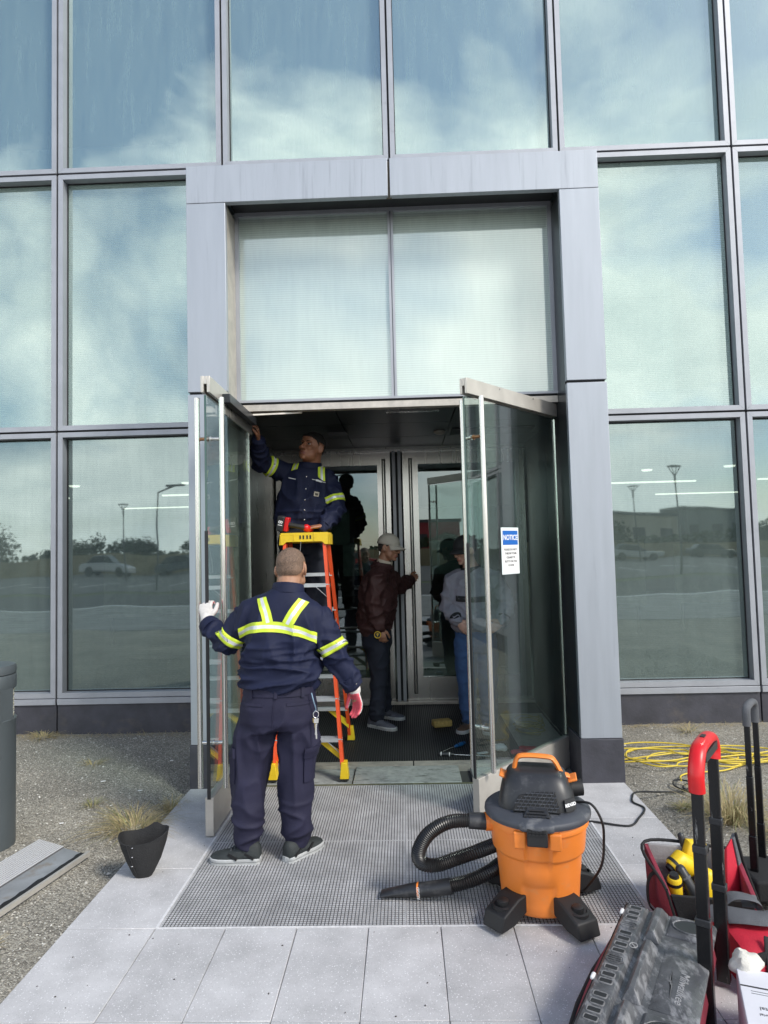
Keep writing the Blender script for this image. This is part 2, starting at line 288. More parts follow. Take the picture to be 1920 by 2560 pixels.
paver_speck()

# ------------------------------------------------------------------ object helpers
def origin(o):
    p = V((0, 0, 0))
    while o: p += o.location; o = o.parent
    return p
def lab(o, label, cat, group=None):
    o['label'] = label; o['category'] = cat
    if group: o['group'] = group
    return o
def thing(name, loc, label, cat, group=None):
    o = bpy.data.objects.new(name, None); COL.objects.link(o); o.location = V(loc); o.empty_display_size = 0.1
    return lab(o, label, cat, group)

class MB:
    def __init__(s): s.v = []; s.f = []; s.m = []
    def add(s, vs, fs, mi=0):
        b = len(s.v); s.v.extend([tuple(x) for x in vs]); s.f.extend([tuple(i + b for i in f) for f in fs]); s.m.extend([mi] * len(fs)); return s
    def box(s, x0, x1, y0, y1, z0, z1, mi=0):
        vs = [(x, y, z) for z in (z0, z1) for y in (y0, y1) for x in (x0, x1)]
        return s.add(vs, [(0, 2, 3, 1), (4, 5, 7, 6), (0, 1, 5, 4), (2, 6, 7, 3), (0, 4, 6, 2), (1, 3, 7, 5)], mi)
    def obox(s, c, ax, hx, ay, hy, az, hz, mi=0):
        c, ax, ay, az = V(c), V(ax).normalized(), V(ay).normalized(), V(az).normalized()
        if ax.cross(ay).dot(az) < 0: ax = -ax
        vs = [c + ax * hx * i + ay * hy * j + az * hz * k for k in (-1, 1) for j in (-1, 1) for i in (-1, 1)]
        return s.add(vs, [(0, 2, 3, 1), (4, 5, 7, 6), (0, 1, 5, 4), (2, 6, 7, 3), (0, 4, 6, 2), (1, 3, 7, 5)], mi)
    def bar(s, a, b, wv, hw, ht, mi=0):
        """box from a to b; wv = width direction, half width hw, half thickness ht"""
        a, b = V(a), V(b); d = (b - a); t = d.normalized().cross(V(wv)).normalized()
        return s.obox((a + b) / 2, d, d.length / 2, t.cross(d.normalized()), hw, t, ht, mi)
    def tube(s, pts, r, n=12, side=None, ry=None, mi=0, cap=True, closed=False):
        pts = [V(p) for p in pts]; k = len(pts)
        rs = [r] * k if isinstance(r, (int, float)) else list(r)
        rys = rs if ry is None else ([ry] * k if isinstance(ry, (int, float)) else list(ry))
        base = len(s.v); prev = None; rings = []
        for i, p in enumerate(pts):
            if closed: d = pts[(i + 1) % k] - pts[i - 1]
            else: d = pts[min(i + 1, k - 1)] - pts[max(i - 1, 0)]
            if d.length < 1e-9: d = V((0, 0, 1))
            d.normalize()
            if side is not None: a = V(side) - d * V(side).dot(d)
            elif prev is None:
                a = V((1, 0, 0)) if abs(d.x) < 0.8 else V((0, 1, 0)); a = a - d * a.dot(d)
            else: a = prev - d * prev.dot(d)
            a.normalize(); prev = a; b = d.cross(a)
            for j in range(n):
                th = 2 * math.pi * j / n
                s.v.append(tuple(p + a * rs[i] * math.cos(th) + b * rys[i] * math.sin(th)))
        for i in range(k if closed else k - 1):
            i2 = (i + 1) % k
            for j in range(n):
                j2 = (j + 1) % n
                s.f.append((base + i * n + j, base + i * n + j2, base + i2 * n + j2, base + i2 * n + j)); s.m.append(mi)
        if cap and not closed:
            s.f.append(tuple(base + j for j in reversed(range(n)))); s.m.append(mi)
            s.f.append(tuple(base + (k - 1) * n + j for j in range(n))); s.m.append(mi)
        return s
    def limb(s, pts, rs, n=14, side=None, ry=None, mi=0):
        """tube with rounded ends"""
        pts = [V(p) for p in pts]; rs = list(rs); ry = list(ry) if ry else list(rs)
        a = (pts[0] - pts[1]).normalized(); b = (pts[-1] - pts[-2]).normalized()
        P, A, B = [], [], []
        e0 = min(rs[0], ry[0]); e1 = min(rs[-1], ry[-1])
        for q in (1.0, 0.85, 0.5): P.append(pts[0] + a * e0 * q * 0.95); k = math.sqrt(max(1 - q * q, 0.004)); A.append(rs[0] * k); B.append(ry[0] * k)
        for p, x, y in zip(pts, rs, ry): P.append(p); A.append(x); B.append(y)
        for q in (0.5, 0.85, 1.0): P.append(pts[-1] + b * e1 * q * 0.95); k = math.sqrt(max(1 - q * q, 0.004)); A.append(rs[-1] * k); B.append(ry[-1] * k)
        return s.tube(P, A, n, side, B, mi)
    def lathe(s, prof, n=24, c=(0, 0, 0), mi=0, ax=None):
        c = V(c); base = len(s.v); k = len(prof)
        for (r, z) in prof:
            for j in range(n):
                th = 2 * math.pi * j / n; s.v.append((c.x + r * math.cos(th), c.y + r * math.sin(th), c.z + z))
        for i in range(k - 1):
            for j in range(n):
                j2 = (j + 1) % n
                s.f.append((base + i * n + j, base + i * n + j2, base + (i + 1) * n + j2, base + (i + 1) * n + j)); s.m.append(mi)
        s.f.append(tuple(base + j for j in reversed(range(n)))); s.m.append(mi)
        s.f.append(tuple(base + (k - 1) * n + j for j in range(n))); s.m.append(mi)
        return s
    def prism(s, poly, ext, mi=0):
        poly = [V(p) for p in poly]; e = V(ext); n = len(poly)
        nn = V((0, 0, 0))
        for i in range(n): nn += poly[i].cross(poly[(i + 1) % n])
        if nn.dot(e) > 0: poly = poly[::-1]
        return s.add(poly + [p + e for p in poly], [tuple(range(n)), tuple(range(2 * n - 1, n - 1, -1))] + [(i, i + n, (i + 1) % n + n, (i + 1) % n) for i in range(n)], mi)
    def ell(s, c, rx, ry, rz, ax=None, n=16, k=10, mi=0):
        """ellipsoid; ax = 3x3 matrix of axes columns"""
        c = V(c); base = len(s.v)
        for i in range(1, k):
            ph = math.pi * i / k
            for j in range(n):
                th = 2 * math.pi * j / n
                p = V((rx * math.sin(ph) * math.cos(th), ry * math.sin(ph) * math.sin(th), rz * math.cos(ph)))
                if ax: p = ax @ p
                s.v.append(tuple(c + p))
        t = V((0, 0, rz)); u = -t
        if ax: t = ax @ t; u = ax @ u
        s.v.append(tuple(c + t)); s.v.append(tuple(c + u)); T = len(s.v) - 2; Bm = T + 1
        for i in range(k - 2):
            for j in range(n):
                j2 = (j + 1) % n
                s.f.append((base + i * n + j, base + (i + 1) * n + j, base + (i + 1) * n + j2, base + i * n + j2)); s.m.append(mi)
        for j in range(n):
            j2 = (j + 1) % n
            s.f.append((T, base + j, base + j2)); s.m.append(mi)
            s.f.append((Bm, base + (k - 2) * n + j2, base + (k - 2) * n + j)); s.m.append(mi)
        return s
    def mesh(s, name, mats, off=V((0, 0, 0)), smooth=None):
        me = bpy.data.meshes.new(name)
        me.from_pydata([(x - off.x, y - off.y, z - off.z) for x, y, z in s.v], [], s.f)
        for mm in mats: me.materials.append(mm)
        if len(mats) > 1: me.polygons.foreach_set('material_index', s.m)
        if smooth is not None:
            me.polygons.foreach_set('use_smooth', [True] * len(me.polygons)); me.set_sharp_from_angle(angle=R_(smooth))
        me.update(); return me
    def build(s, name, mats, parent=None, loc=None, smooth=None, bevel=0.0, seg=2):
        if not isinstance(mats, (list, tuple)): mats = [mats]
        off = origin(parent) if parent else V(loc or (0, 0, 0))
        o = bpy.data.objects.new(name, s.mesh(name, mats, off, smooth)); COL.objects.link(o)
        if parent: o.parent = parent
        elif loc: o.location = V(loc)
        if bevel:
            b = o.modifiers.new('bevel', 'BEVEL'); b.width = bevel; b.segments = seg; b.limit_method = 'ANGLE'; b.angle_limit = R_(40)
            if smooth is None: o.data.polygons.foreach_set('use_smooth', [True] * len(o.data.polygons)); o.data.set_sharp_from_angle(angle=R_(50))
        return o

def catmull(pts, n=8):
    P = [V(p) for p in pts]; P = [P[0] * 2 - P[1]] + P + [P[-1] * 2 - P[-2]]; out = []
    for i in range(1, len(P) - 2):
        for k in range(n):
            t = k / n; a, b, c, d = P[i - 1], P[i], P[i + 1], P[i + 2]
            out.append(0.5 * ((2 * b) + (c - a) * t + (2 * a - 5 * b + 4 * c - d) * t * t + (3 * b - a - 3 * c + d) * t ** 3))
    out.append(P[-2]); return out

def text(s, size, mt, c, right, up, parent, name='lettering', align='CENTER', ext=0.0006, shear=0.0, bold=0.0):
    cu = bpy.data.curves.new(name, 'FONT'); cu.body = s; cu.size = size; cu.align_x = align; cu.align_y = 'CENTER'; cu.extrude = ext; cu.shear = shear; cu.offset = bold
    cu.resolution_u = 3
    t = bpy.data.objects.new(name, cu); COL.objects.link(t)
    dg = bpy.context.evaluated_depsgraph_get(); me = bpy.data.meshes.new_from_object(t.evaluated_get(dg))
    bpy.data.objects.remove(t)
    r, u = V(right).normalized(), V(up).normalized(); u = (u - r * u.dot(r)).normalized(); n = r.cross(u)
    mw = Matrix(((r.x, u.x, n.x, c[0]), (r.y, u.y, n.y, c[1]), (r.z, u.z, n.z, c[2]), (0, 0, 0, 1)))
    me.transform(Matrix.Translation(-origin(parent)) @ mw)
    me.materials.clear(); me.materials.append(mt)
    o = bpy.data.objects.new(name, me); COL.objects.link(o); o.parent = parent
    return o

def remesh(mb, voxel, smooth=6, fac=0.5):
    """one continuous surface grown round the overlapping volumes; returns (verts, faces)"""
    me = mb.mesh('tmp', []); o = bpy.data.objects.new('tmp', me); COL.objects.link(o)
    r = o.modifiers.new('r', 'REMESH'); r.mode = 'VOXEL'; r.voxel_size = voxel; r.adaptivity = 0
    if smooth:
        k = o.modifiers.new('s', 'SMOOTH'); k.factor = fac; k.iterations = smooth
    dg = bpy.context.evaluated_depsgraph_get(); ev = o.evaluated_get(dg); e = ev.to_mesh()
    n = len(e.vertices); co = np.empty(n * 3, np.float32); e.vertices.foreach_get('co', co)
    fs = [tuple(p.vertices) for p in e.polygons]
    no = np.empty(n * 3, np.float32); e.vertices.foreach_get('normal', no)
    ev.to_mesh_clear(); bpy.data.objects.remove(o); bpy.data.meshes.remove(me)
    return co.reshape(-1, 3).astype(float), fs, no.reshape(-1, 3).astype(float)

def mesh_obj(name, co, fs, mats, parent, mi=None, smooth=True):
    if not isinstance(mats, (list, tuple)): mats = [mats]
    off = origin(parent); me = bpy.data.meshes.new(name)
    me.from_pydata([tuple(c) for c in (co - np.array(off))], [], fs)
    for x in mats: me.materials.append(x)
    if mi is not None: me.polygons.foreach_set('material_index', [int(i) for i in mi])
    if smooth: me.polygons.foreach_set('use_smooth', [True] * len(me.polygons))
    me.update(); o = bpy.data.objects.new(name, me); COL.objects.link(o); o.parent = parent; return o

def folds(co, no, spec, seed=0):
    """push cloth vertices in and out along ridged noise; spec = [(scale xyz, amplitude, mask fn)]"""
    out = co.copy()
    for i in range(len(co)):
        p = co[i]; d = 0.0
        for sc_, amp, mk in spec:
            k = mk(p) if mk else 1.0
            if k <= 0: continue
            q = V((p[0] * sc_[0] + seed, p[1] * sc_[1] - seed, p[2] * sc_[2] + 2 * seed))
            v = noise.noise(q); d += 1.4 * amp * k * (max(0.0, 1 - abs(v) * 2.4) ** 1.8 - 0.3)
        out[i] = p + no[i] * d
    return out

def bvh_of(co, fs): return BVHTree.FromPolygons([V(c) for c in co], fs)

def patch(name, bvh, rows, D, off, mats, parent, mi_fn=None, far=0.6, thick=None):
    """lay a strip of cloth on a surface: rows = grid of points, cast along D, raised by off"""
    D = V(D).normalized(); mb = MB(); G = []
    for r in rows:
        g = []
        for p in r:
            p = V(p); h = bvh.ray_cast(p - D * far, D, far * 2)
            if h[0] is None: h = bvh.find_nearest(p)
            g.append((h[0], h[1]))
        G.append(g)
    nr, nc = len(G), len(G[0])
    top = [q[0] + q[1] * off for g in G for q in g]; bot = [q[0] - q[1] * 0.004 for g in G for q in g]
    mb.v = [tuple(x) for x in top + bot]; nb = nr * nc
    ref = -D
    def quad(a, b, c, d, mi):
        n_ = (V(mb.v[b]) - V(mb.v[a])).cross(V(mb.v[c]) - V(mb.v[a]))
        mb.f.append((a, b, c, d)); mb.m.append(mi)
    flip = None
    for i in range(nr - 1):
        for j in range(nc - 1):
            a, b, c, d = i * nc + j, i * nc + j + 1, (i + 1) * nc + j + 1, (i + 1) * nc + j
            if flip is None:
                n_ = (V(mb.v[b]) - V(mb.v[a])).cross(V(mb.v[c]) - V(mb.v[a])); flip = n_.dot(ref) < 0
            q = (a, d, c, b) if flip else (a, b, c, d)
            mb.f.append(q); mb.m.append(mi_fn(i, j) if mi_fn else 0)
    edge = [j for j in range(nc)] + [i * nc + nc - 1 for i in range(1, nr)] + [(nr - 1) * nc + j for j in range(nc - 2, -1, -1)] + [i * nc for i in range(nr - 2, 0, -1)]
    for i in range(len(edge)):
        a, b = edge[i], edge[(i + 1) % len(edge)]
        q = (a, b, b + nb, a + nb) if flip else (b, a, a + nb, b + nb)
        mb.f.append(q); mb.m.append(0)
    o = mb.build(name, mats, parent, smooth=60); return o

def strip_rows(path, wdir, hw, nw=6, n=18):
    """rows of points: across the width x along a polyline"""
    P = catmull(path, max(2, n // (len(path) - 1))); wd = V(wdir)
    return [[p + wd * hw * (2 * a / nw - 1) for p in P] for a in range(nw + 1)]
def tape_mi(i, j): return 1 if i in (2, 3) else 0

def ring_band(name, bvh, c, axis, rad, hw, off, mats, parent, a0=0, a1=360, nw=6, n=40):
    """reflective band round a sleeve"""
    ax = V(axis).normalized(); u = ax.orthogonal().normalized(); v = ax.cross(u); mb = MB(); full = (a1 - a0) >= 360
    cols = n if full else n + 1; rr = np.full((nw + 1, cols), np.nan); dirs = []
    for j in range(cols): th = R_(a0 + (a1 - a0) * j / n); dirs.append(u * math.cos(th) + v * math.sin(th))
    for i in range(nw + 1):
        for j in range(cols):
            d = dirs[j]; p = V(c) + ax * hw * (2 * i / nw - 1); h = bvh.ray_cast(p, d, rad * 1.7)
            if h[0] is not None: rr[i, j] = (h[0] - p).length
    md = np.nanmedian(rr); rr = np.where(np.isnan(rr) | (rr > md * 1.5) | (rr < md * 0.55), md, rr)
    for _ in range(3):
        sm_ = (np.roll(rr, 1, 1) + rr * 2 + np.roll(rr, -1, 1)) / 4; sm_[1:-1] = (sm_[:-2] + 2 * sm_[1:-1] + sm_[2:]) / 4; rr = np.maximum(rr * 0.35 + sm_ * 0.65, sm_)
    for i in range(nw + 1):
        for j in range(cols): mb.v.append(tuple(V(c) + ax * hw * (2 * i / nw - 1) + dirs[j] * (rr[i, j] + off + 0.003)))
    for i in range(nw):
        for j in range(n):
            j2 = (j + 1) % cols if full else j + 1
            mb.f.append((i * cols + j, i * cols + j2, (i + 1) * cols + j2, (i + 1) * cols + j)); mb.m.append(1 if i in (2, 3) else 0)
    o = mb.build(name, mats, parent, smooth=60)
    sm = o.modifiers.new('thick', 'SOLIDIFY'); sm.thickness = 0.004; sm.offset = -1
    return o

# ================================================================== the setting: ground, paving
def struct(name, mb, mats, **k):
    o = mb.build(name, mats, **k); o['kind'] = 'structure'; return o
PX0, PX1 = -1.577, 1.440            # paving edges
GX0, GX1, GYF, GYM, GYB, GXJ = -1.1635, 1.0234, -3.2038, -2.3515, -1.4656, -0.0687
b = MB()
b.add([(-400, -400, -0.16), (400, -400, -0.16), (400, 400, -0.16), (-400, 400, -0.16)], [(0, 1, 2, 3)])
struct('lawn_ground', b, M['grasslawn'])
# gravel bed: a gently uneven sheet
def gravel_bed():
    b = MB(); nx, ny = 150, 60; xs = np.linspace(-13, 13, nx); ys = np.linspace(-8.2, 0.05, ny)
    for y in ys:
        for x in xs:
            z = 0.012 * noise.noise(V((x * 0.9, y * 0.9, 0))) + 0.005 * noise.noise(V((x * 4, y * 4, 3)))
            ed = max(min(x - PX0, PX1 - x), 0)
            z = z - 0.006
            if PX0 - 0.12 < x < PX1 + 0.12: z = -0.05
            b.v.append((x, y, z))
    for j in range(ny - 1):
        for i in range(nx - 1):
            a = j * nx + i; b.f.append((a, a + 1, a + nx + 1, a + nx)); b.m.append(0)
    o = struct('gravel_ground', b, M['gravel'], smooth=80)
    return BVHTree.FromPolygons([V(v) for v in b.v], b.f)
GB = gravel_bed()
def gz(x, y):
    h = GB.ray_cast(V((x, y, 1)), V((0, 0, -1))); return h[0].z if h[0] else 0.0
# road and pavement behind the camera (mirrored in the glass)
b = MB(); b.box(-120, 120, -26, -15, -0.2, -0.15); struct('road', b, M['asphalt'])
b = MB(); b.box(-120, 120, -15, -8.2, -0.2, 0.0); struct('pavement', b, mat('far_concrete', (0.22, 0.22, 0.215), 0.85, var=0.35, vscale=1.5))
b = MB(); b.box(-120, 120, -60, -28, -0.2, -0.145); struct('car_park', b, mat('car_park_asphalt', (0.09, 0.09, 0.09), 0.9, var=0.15, vscale=0.6))

# paving: every paver a piece of its own
pb = MB(); pb.box(PX0 + 0.004, PX1 - 0.004, -8.2, -1.47, -0.09, -0.012)
paving = struct('paving', pb, M['joint'])
def paver(x0, x1, y0, y1):
    b = MB(); g = 0.0014; dz = random.uniform(-0.0012, 0.0012)
    b.box(x0 + g, x1 - g, y0 + g, y1 - g, -0.011, dz)
    o = b.build('paver', M['paver'], paving, bevel=0.002, seg=1)
wp = 0.3144; cols = [PX0, -1.1756] + [-1.1756 + wp * i for i in range(1, 8)] + [PX1]
cols = [c for i, c in enumerate(cols) if i == 0 or c - cols[i - 1] > 0.12]
yr = [GYF - 0.006, -3.7915, -4.379, -4.967, -5.555, -6.143, -6.731, -7.319, -7.907]
for a in range(len(yr) - 1):
    for i in range(len(cols) - 1): paver(cols[i], cols[i + 1], yr[a + 1], yr[a])
sy = [GYF - 0.006, -2.655, -2.08, -1.478]
for a in range(3):
    paver(PX0, GX0 - 0.012, sy[a], sy[a + 1]); paver(GX1 + 0.012, PX1, sy[a], sy[a + 1])
b = MB(); b.box(GX0 - 0.0125, GX0 - 0.001, GYF, -1.47, -0.03, 0.0035); b.box(GX1 + 0.001, GX1 + 0.0125, GYF, -1.47, -0.03, 0.0035); b.box(GX0 - 0.0125, GX1 + 0.0125, GYF - 0.006, GYF - 0.0005, -0.03, 0.003)
b.build('edge_seal', M['caulk'], paving)
b = MB(); b.box(GX0, GX1, GYF, -1.47, -0.06, -0.045)
b.build('grate_pit', M['pit'], paving)

# entrance grating: four lift-out panels of crossed bars
gnames = {(0, 0): 'left front panel of metal entrance grating under the worker, near the black pouch', (1, 0): 'right front panel of metal entrance grating under the orange vacuum',
          (0, 1): 'left rear panel of metal entrance grating at the open left door', (1, 1): 'right rear panel of metal entrance grating at the foot of the right glass door'}
for ix, (x0, x1) in enumerate(((GX0, GXJ), (GXJ, GX1))):
    for iy, (y0, y1) in enumerate(((GYF, GYM), (GYM, GYB))):
        g = thing('entrance_grate', ((x0 + x1) / 2, (y0 + y1) / 2, 0), gnames[(ix, iy)], 'grating', 'panels of the entrance grating')
        b = MB(); e = 0.0015
        b.box(x0 + e, x0 + 0.005, y0 + e, y1 - e, -0.026, 0.0005); b.box(x1 - 0.005, x1 - e, y0 + e, y1 - e, -0.026, 0.0005)
        b.box(x0 + 0.005, x1 - 0.005, y0 + e, y0 + 0.005, -0.026, 0.0005); b.box(x0 + 0.005, x1 - 0.005, y1 - 0.005, y1 - e, -0.026, 0.0005)
        b.build('edge_frame', M['grate'], g)
        b = MB(); n = round((x1 - x0) / 0.0163)
        for i in range(1, n):
            x = x0 + (x1 - x0) * i / n; b.box(x - 0.0019, x + 0.0019, y0 + 0.005, y1 - 0.005, -0.024, 0.0008)
        o = b.build('groove_shade_bars', M['grate_dark'], g); o['kind'] = 'stuff'  # dark bars painted in place of the shaded grooves
        b = MB(); n = round((y1 - y0) / 0.0163)
        for i in range(1, n):
            y = y0 + (y1 - y0) * i / n; b.box(x0 + 0.005, x1 - 0.005, y - 0.0042, y + 0.0042, -0.0028, 0.0)
        o = b.build('cross_bars', M['grate'], g); o['kind'] = 'stuff'

# loose stones on the gravel: real pebbles, one mass
def pebbles():
    n = 90000; xs = np.random.uniform(-4.6, 4.3, n); ys = -np.random.uniform(0.0, 1.0, n) ** 0.9 * 4.2
    keep = ((xs < PX0 - 0.01) | (xs > PX1 + 0.01)); xs, ys = xs[keep], ys[keep]; n = len(xs)
    base = np.array([(1, 0, 0), (0, 1, 0), (-1, 0, 0), (0, -1, 0), (0, 0, 1), (0, 0, -1)], float)
    tri = np.array([(0, 1, 4), (1, 2, 4), (2, 3, 4), (3, 0, 4), (1, 0, 5), (2, 1, 5), (3, 2, 5), (0, 3, 5)])
    sz = np.random.lognormal(math.log(0.0035), 0.38, n)
    ang = np.random.uniform(0, 6.28, n); st = np.random.uniform(0.7, 1.4, (n, 1, 3)) * np.array([1, 1, 0.62])
    vv = base[None] * st * sz[:, None, None]
    tl = np.random.uniform(-0.5, 0.5, n); c, s = np.cos(ang), np.sin(ang)
    X = vv[:, :, 0] * c[:, None] - vv[:, :, 1] * s[:, None]; Y = vv[:, :, 0] * s[:, None] + vv[:, :, 1] * c[:, None]; Z = vv[:, :, 2] + X * tl[:, None]
    zz = np.array([gz(x, y) for x, y in zip(xs, ys)])
    co = np.stack([X + xs[:, None], Y + ys[:, None], Z + zz[:, None] + 0.002], -1).reshape(-1, 3)
    fs = (tri[None] + (np.arange(n) * 6)[:, None, None]).reshape(-1, 3)
    me = bpy.data.meshes.new('loose_pebbles'); me.from_pydata(co.tolist(), [], fs.tolist())
    cols_ = [(0.37, 0.355, 0.31), (0.50, 0.48, 0.43), (0.22, 0.21, 0.185), (0.66, 0.65, 0.60), (0.38, 0.345, 0.285)]
    for i, cc_ in enumerate(cols_): me.materials.append(mat('pebble_tone', cc_, 0.8))
    mi = np.random.choice(5, n, p=[0.34, 0.26, 0.22, 0.05, 0.13]); me.polygons.foreach_set('material_index', np.repeat(mi, 8).astype(np.int32))
    o = bpy.data.objects.new('loose_pebbles', me); COL.objects.link(o); o['kind'] = 'stuff'; o['label'] = 'loose grey pebbles lying over the gravel beds'; o['category'] = 'gravel'
pebbles()

# ================================================================== the building
bld = thing('office_building', (0, 0, 0), 'glass fronted building with grey metal frames and an open projecting entrance portal', 'building')
X0, SP = -3.3171, 1.6201
ZR = [0.3191, 2.8393, 5.3716, 7.9040]
GL = [M['glass_low'], M['glass_mid'], M['glass_up']]
clear = bpy.data.materials.new('clear_back_face'); clear.use_nodes = True; clear.node_tree.nodes.clear()
_o = clear.node_tree.nodes.new('ShaderNodeOutputMaterial'); _t = clear.node_tree.nodes.new('ShaderNodeBsdfTransparent'); clear.node_tree.links.new(_t.outputs[0], _o.inputs[0])
def pane(name, x0, x1, z0, z1, y, mt, parent, th=0.012):
    b = MB(); b.box(x0, x1, y, y + th, z0, z1)
    b.m = [1, 1, 0, 1, 1, 1]           # outer face carries the coating
    if parent is not bld and name == 'glass_pane' and y > 0.05 and y < 0.2:
        ka, kb = random.uniform(-0.0018, 0.0018), random.uniform(-0.0016, 0.0016)
        b.v = [(vx, vy + ka * (vx - (x0 + x1) / 2) + kb * (vz - (z0 + z1) / 2), vz) for vx, vy, vz in b.v]
    return b.build(name, [mt, clear], parent)
def window(x0, x1, z0, z1, mt, fw=0.046, dp=0.115):
    b = MB(); g = 0.010; X_0, X_1, Z_0, Z_1 = x0 + g, x1 - g, z0 + g, z1 - g; e = 0.0008
    xi0, xi1, zi0, zi1 = X_0 + fw, X_1 - fw, Z_0 + fw, Z_1 - fw
    E_ = (0, dp, 0)
    b.prism([(X_0 + e, 0, Z_0), (X_1 - e, 0, Z_0), (xi1 - e, 0, zi0), (xi0 + e, 0, zi0)], E_)
    b.prism([(X_0 + e, 0, Z_1), (X_1 - e, 0, Z_1), (xi1 - e, 0, zi1), (xi0 + e, 0, zi1)], E_)
    b.prism([(X_0, 0, Z_0 + e), (X_0, 0, Z_1 - e), (xi0, 0, zi1 - e), (xi0, 0, zi0 + e)], E_)
    b.prism([(X_1, 0, Z_0 + e), (X_1, 0, Z_1 - e), (xi1, 0, zi1 - e), (xi1, 0, zi0 + e)], E_)
    o = b.build('window_frame', M['frame'], bld)
    gb = MB(); t = 0.008     # black glazing gasket round the pane
    gb.box(xi0, xi1, 0.086, 0.0955, zi0, zi0 + t); gb.box(xi0, xi1, 0.086, 0.0955, zi1 - t, zi1); gb.box(xi0, xi0 + t, 0.086, 0.0955, zi0 + t, zi1 - t); gb.box(xi1 - t, xi1, 0.086, 0.0955, zi0 + t, zi1 - t)
    gb.build('gasket', M['gap'], o)
    pane('glass_pane', xi0 - 0.004, xi1 + 0.004, zi0 - 0.004, zi1 + 0.004, 0.096 + random.uniform(-0.0006, 0.0006), mt, o)
    return o
KC = range(-3, 8)
for k in KC:
    x0, x1 = X0 + k * SP, X0 + (k + 1) * SP
    for r in range(3):
        if k in (1, 2) and r == 0: continue
        if k in (1, 2) and r == 1: window(x0, x1, 4.53, ZR[2], M['glass_mid']); continue
        window(x0, x1, ZR[r], ZR[r + 1], GL[r])
# dark recess behind the joints
b = MB()
for k in list(KC) + [8]:
    x = X0 + k * SP
    if k == 2: b.box(x - 0.03, x + 0.03, 0.03, 0.1, 4.53, ZR[3]); continue
    b.box(x - 0.03, x + 0.03, 0.03, 0.1, 0.27, ZR[3])
for r in range(4):
    segs = [(X0 - 3 * SP, X0 + SP - 0.03), (X0 + 3 * SP + 0.03, X0 + 8 * SP)] if r < 2 else [(X0 - 3 * SP, X0 + 8 * SP)]
    for (a, c) in segs: b.box(a, c, 0.032, 0.098, ZR[r] - 0.03, ZR[r] + 0.03)
b.build('joint_backing', M['gap'], bld)
# infill beside the portal + sill trims + plinth stones
b = MB(); b.box(X0 + SP + 0.03, -1.572, 0.0, 0.1, 0.27, 4.53); b.build('infill_panel', M['frame'], bld)
b = MB(); b.box(1.441, X0 + 3 * SP - 0.03, 0.0, 0.1, 0.27, 4.53); b.build('infill_panel', M['frame'], bld)
for k in KC:
    if k in (1, 2): continue
    x0, x1 = X0 + k * SP, X0 + (k + 1) * SP
    b = MB(); b.box(x0 + 0.01, x1 - 0.01, -0.006, 0.10, 0.268, 0.322); b.build('sill_trim', M['frame'], bld, bevel=0.002)
    b = MB(); b.box(x0 + 0.006, x1 - 0.006, 0.012, 0.12, -0.12, 0.2655); b.build('plinth_stone', M['stone'], bld, bevel=0.004)
b = MB(); b.box(X0 - 3 * SP, -1.58, 0.05, 0.13, -0.12, 0.266); b.box(1.45, X0 + 8 * SP, 0.05, 0.13, -0.12, 0.266); b.build('plinth_joint', mat('pale_mortar', (0.15, 0.145, 0.14), 0.9), bld)
# parapet above and side returns so the block stays solid from the side
b = MB(); b.box(X0 - 3 * SP, X0 + 8 * SP, -0.02, 0.3, ZR[3] + 0.012, ZR[3] + 0.5); b.build('parapet', M['alu'], bld)
b = MB(); b.box(X0 - 3 * SP, X0 + 8 * SP, 0.3, 17, ZR[3] + 0.1, ZR[3] + 0.3); b.build('roof', M['room_grey'], bld)
b = MB(); b.box(X0 - 3 * SP - 0.2, X0 - 3 * SP, 0, 17, -0.1, ZR[3]); b.build('side_wall', M['room_grey'], bld)
b = MB(); b.box(X0 + 8 * SP, X0 + 8 * SP + 0.2, 0, 17, -0.1, ZR[3]); b.build('side_wall', M['room_grey'], bld)
# interior seen through the glass
XA, XB = X0 - 3 * SP, X0 + 8 * SP
b = MB(); b.box(XA, XB, 0.14, 17, -0.1, -0.004); b.build('interior_floor', M['room_grey'], bld)
b = MB(); b.box(XA, XB, 16.8, 17, 0, ZR[3]); b.build('back_wall', M['room_dark'], bld)
b = MB(); b.box(XA, XB, 1.9, 16.8, 3.02, 3.1); b.build('interior_ceiling', M['room_grey'], bld)
def wall_panels(xs, z0, z1, y, mt):
    for i in range(len(xs) - 1):
        b = MB(); b.box(xs[i] + 0.004, xs[i + 1] - 0.004, y, y + 0.05, z0, z1); b.build('wall_panel', mt, bld)
for (xa, xb) in ((-3.15, -1.45), (1.32, 3.3)):
    xm = xa + (xb - xa) * 0.43
    wall_panels([xa, xm, xb], 3.12, 4.62, 1.86, M['room_white']); wall_panels([xa, xm, xb], 4.63, 5.15, 1.86, M['room_white'])
b = MB()
for (xa, xb) in ((XA, -3.16), (3.31, XB)): b.box(xa, xb, 3.4, 3.45, 3.1, 7.8)
b.build('upper_wall', M['room_white'], bld)
b = MB(); b.box(XA, XB, 3.6, 3.7, 5.2, 7.8); b.build('upper_wall', M['room_grey'], bld)
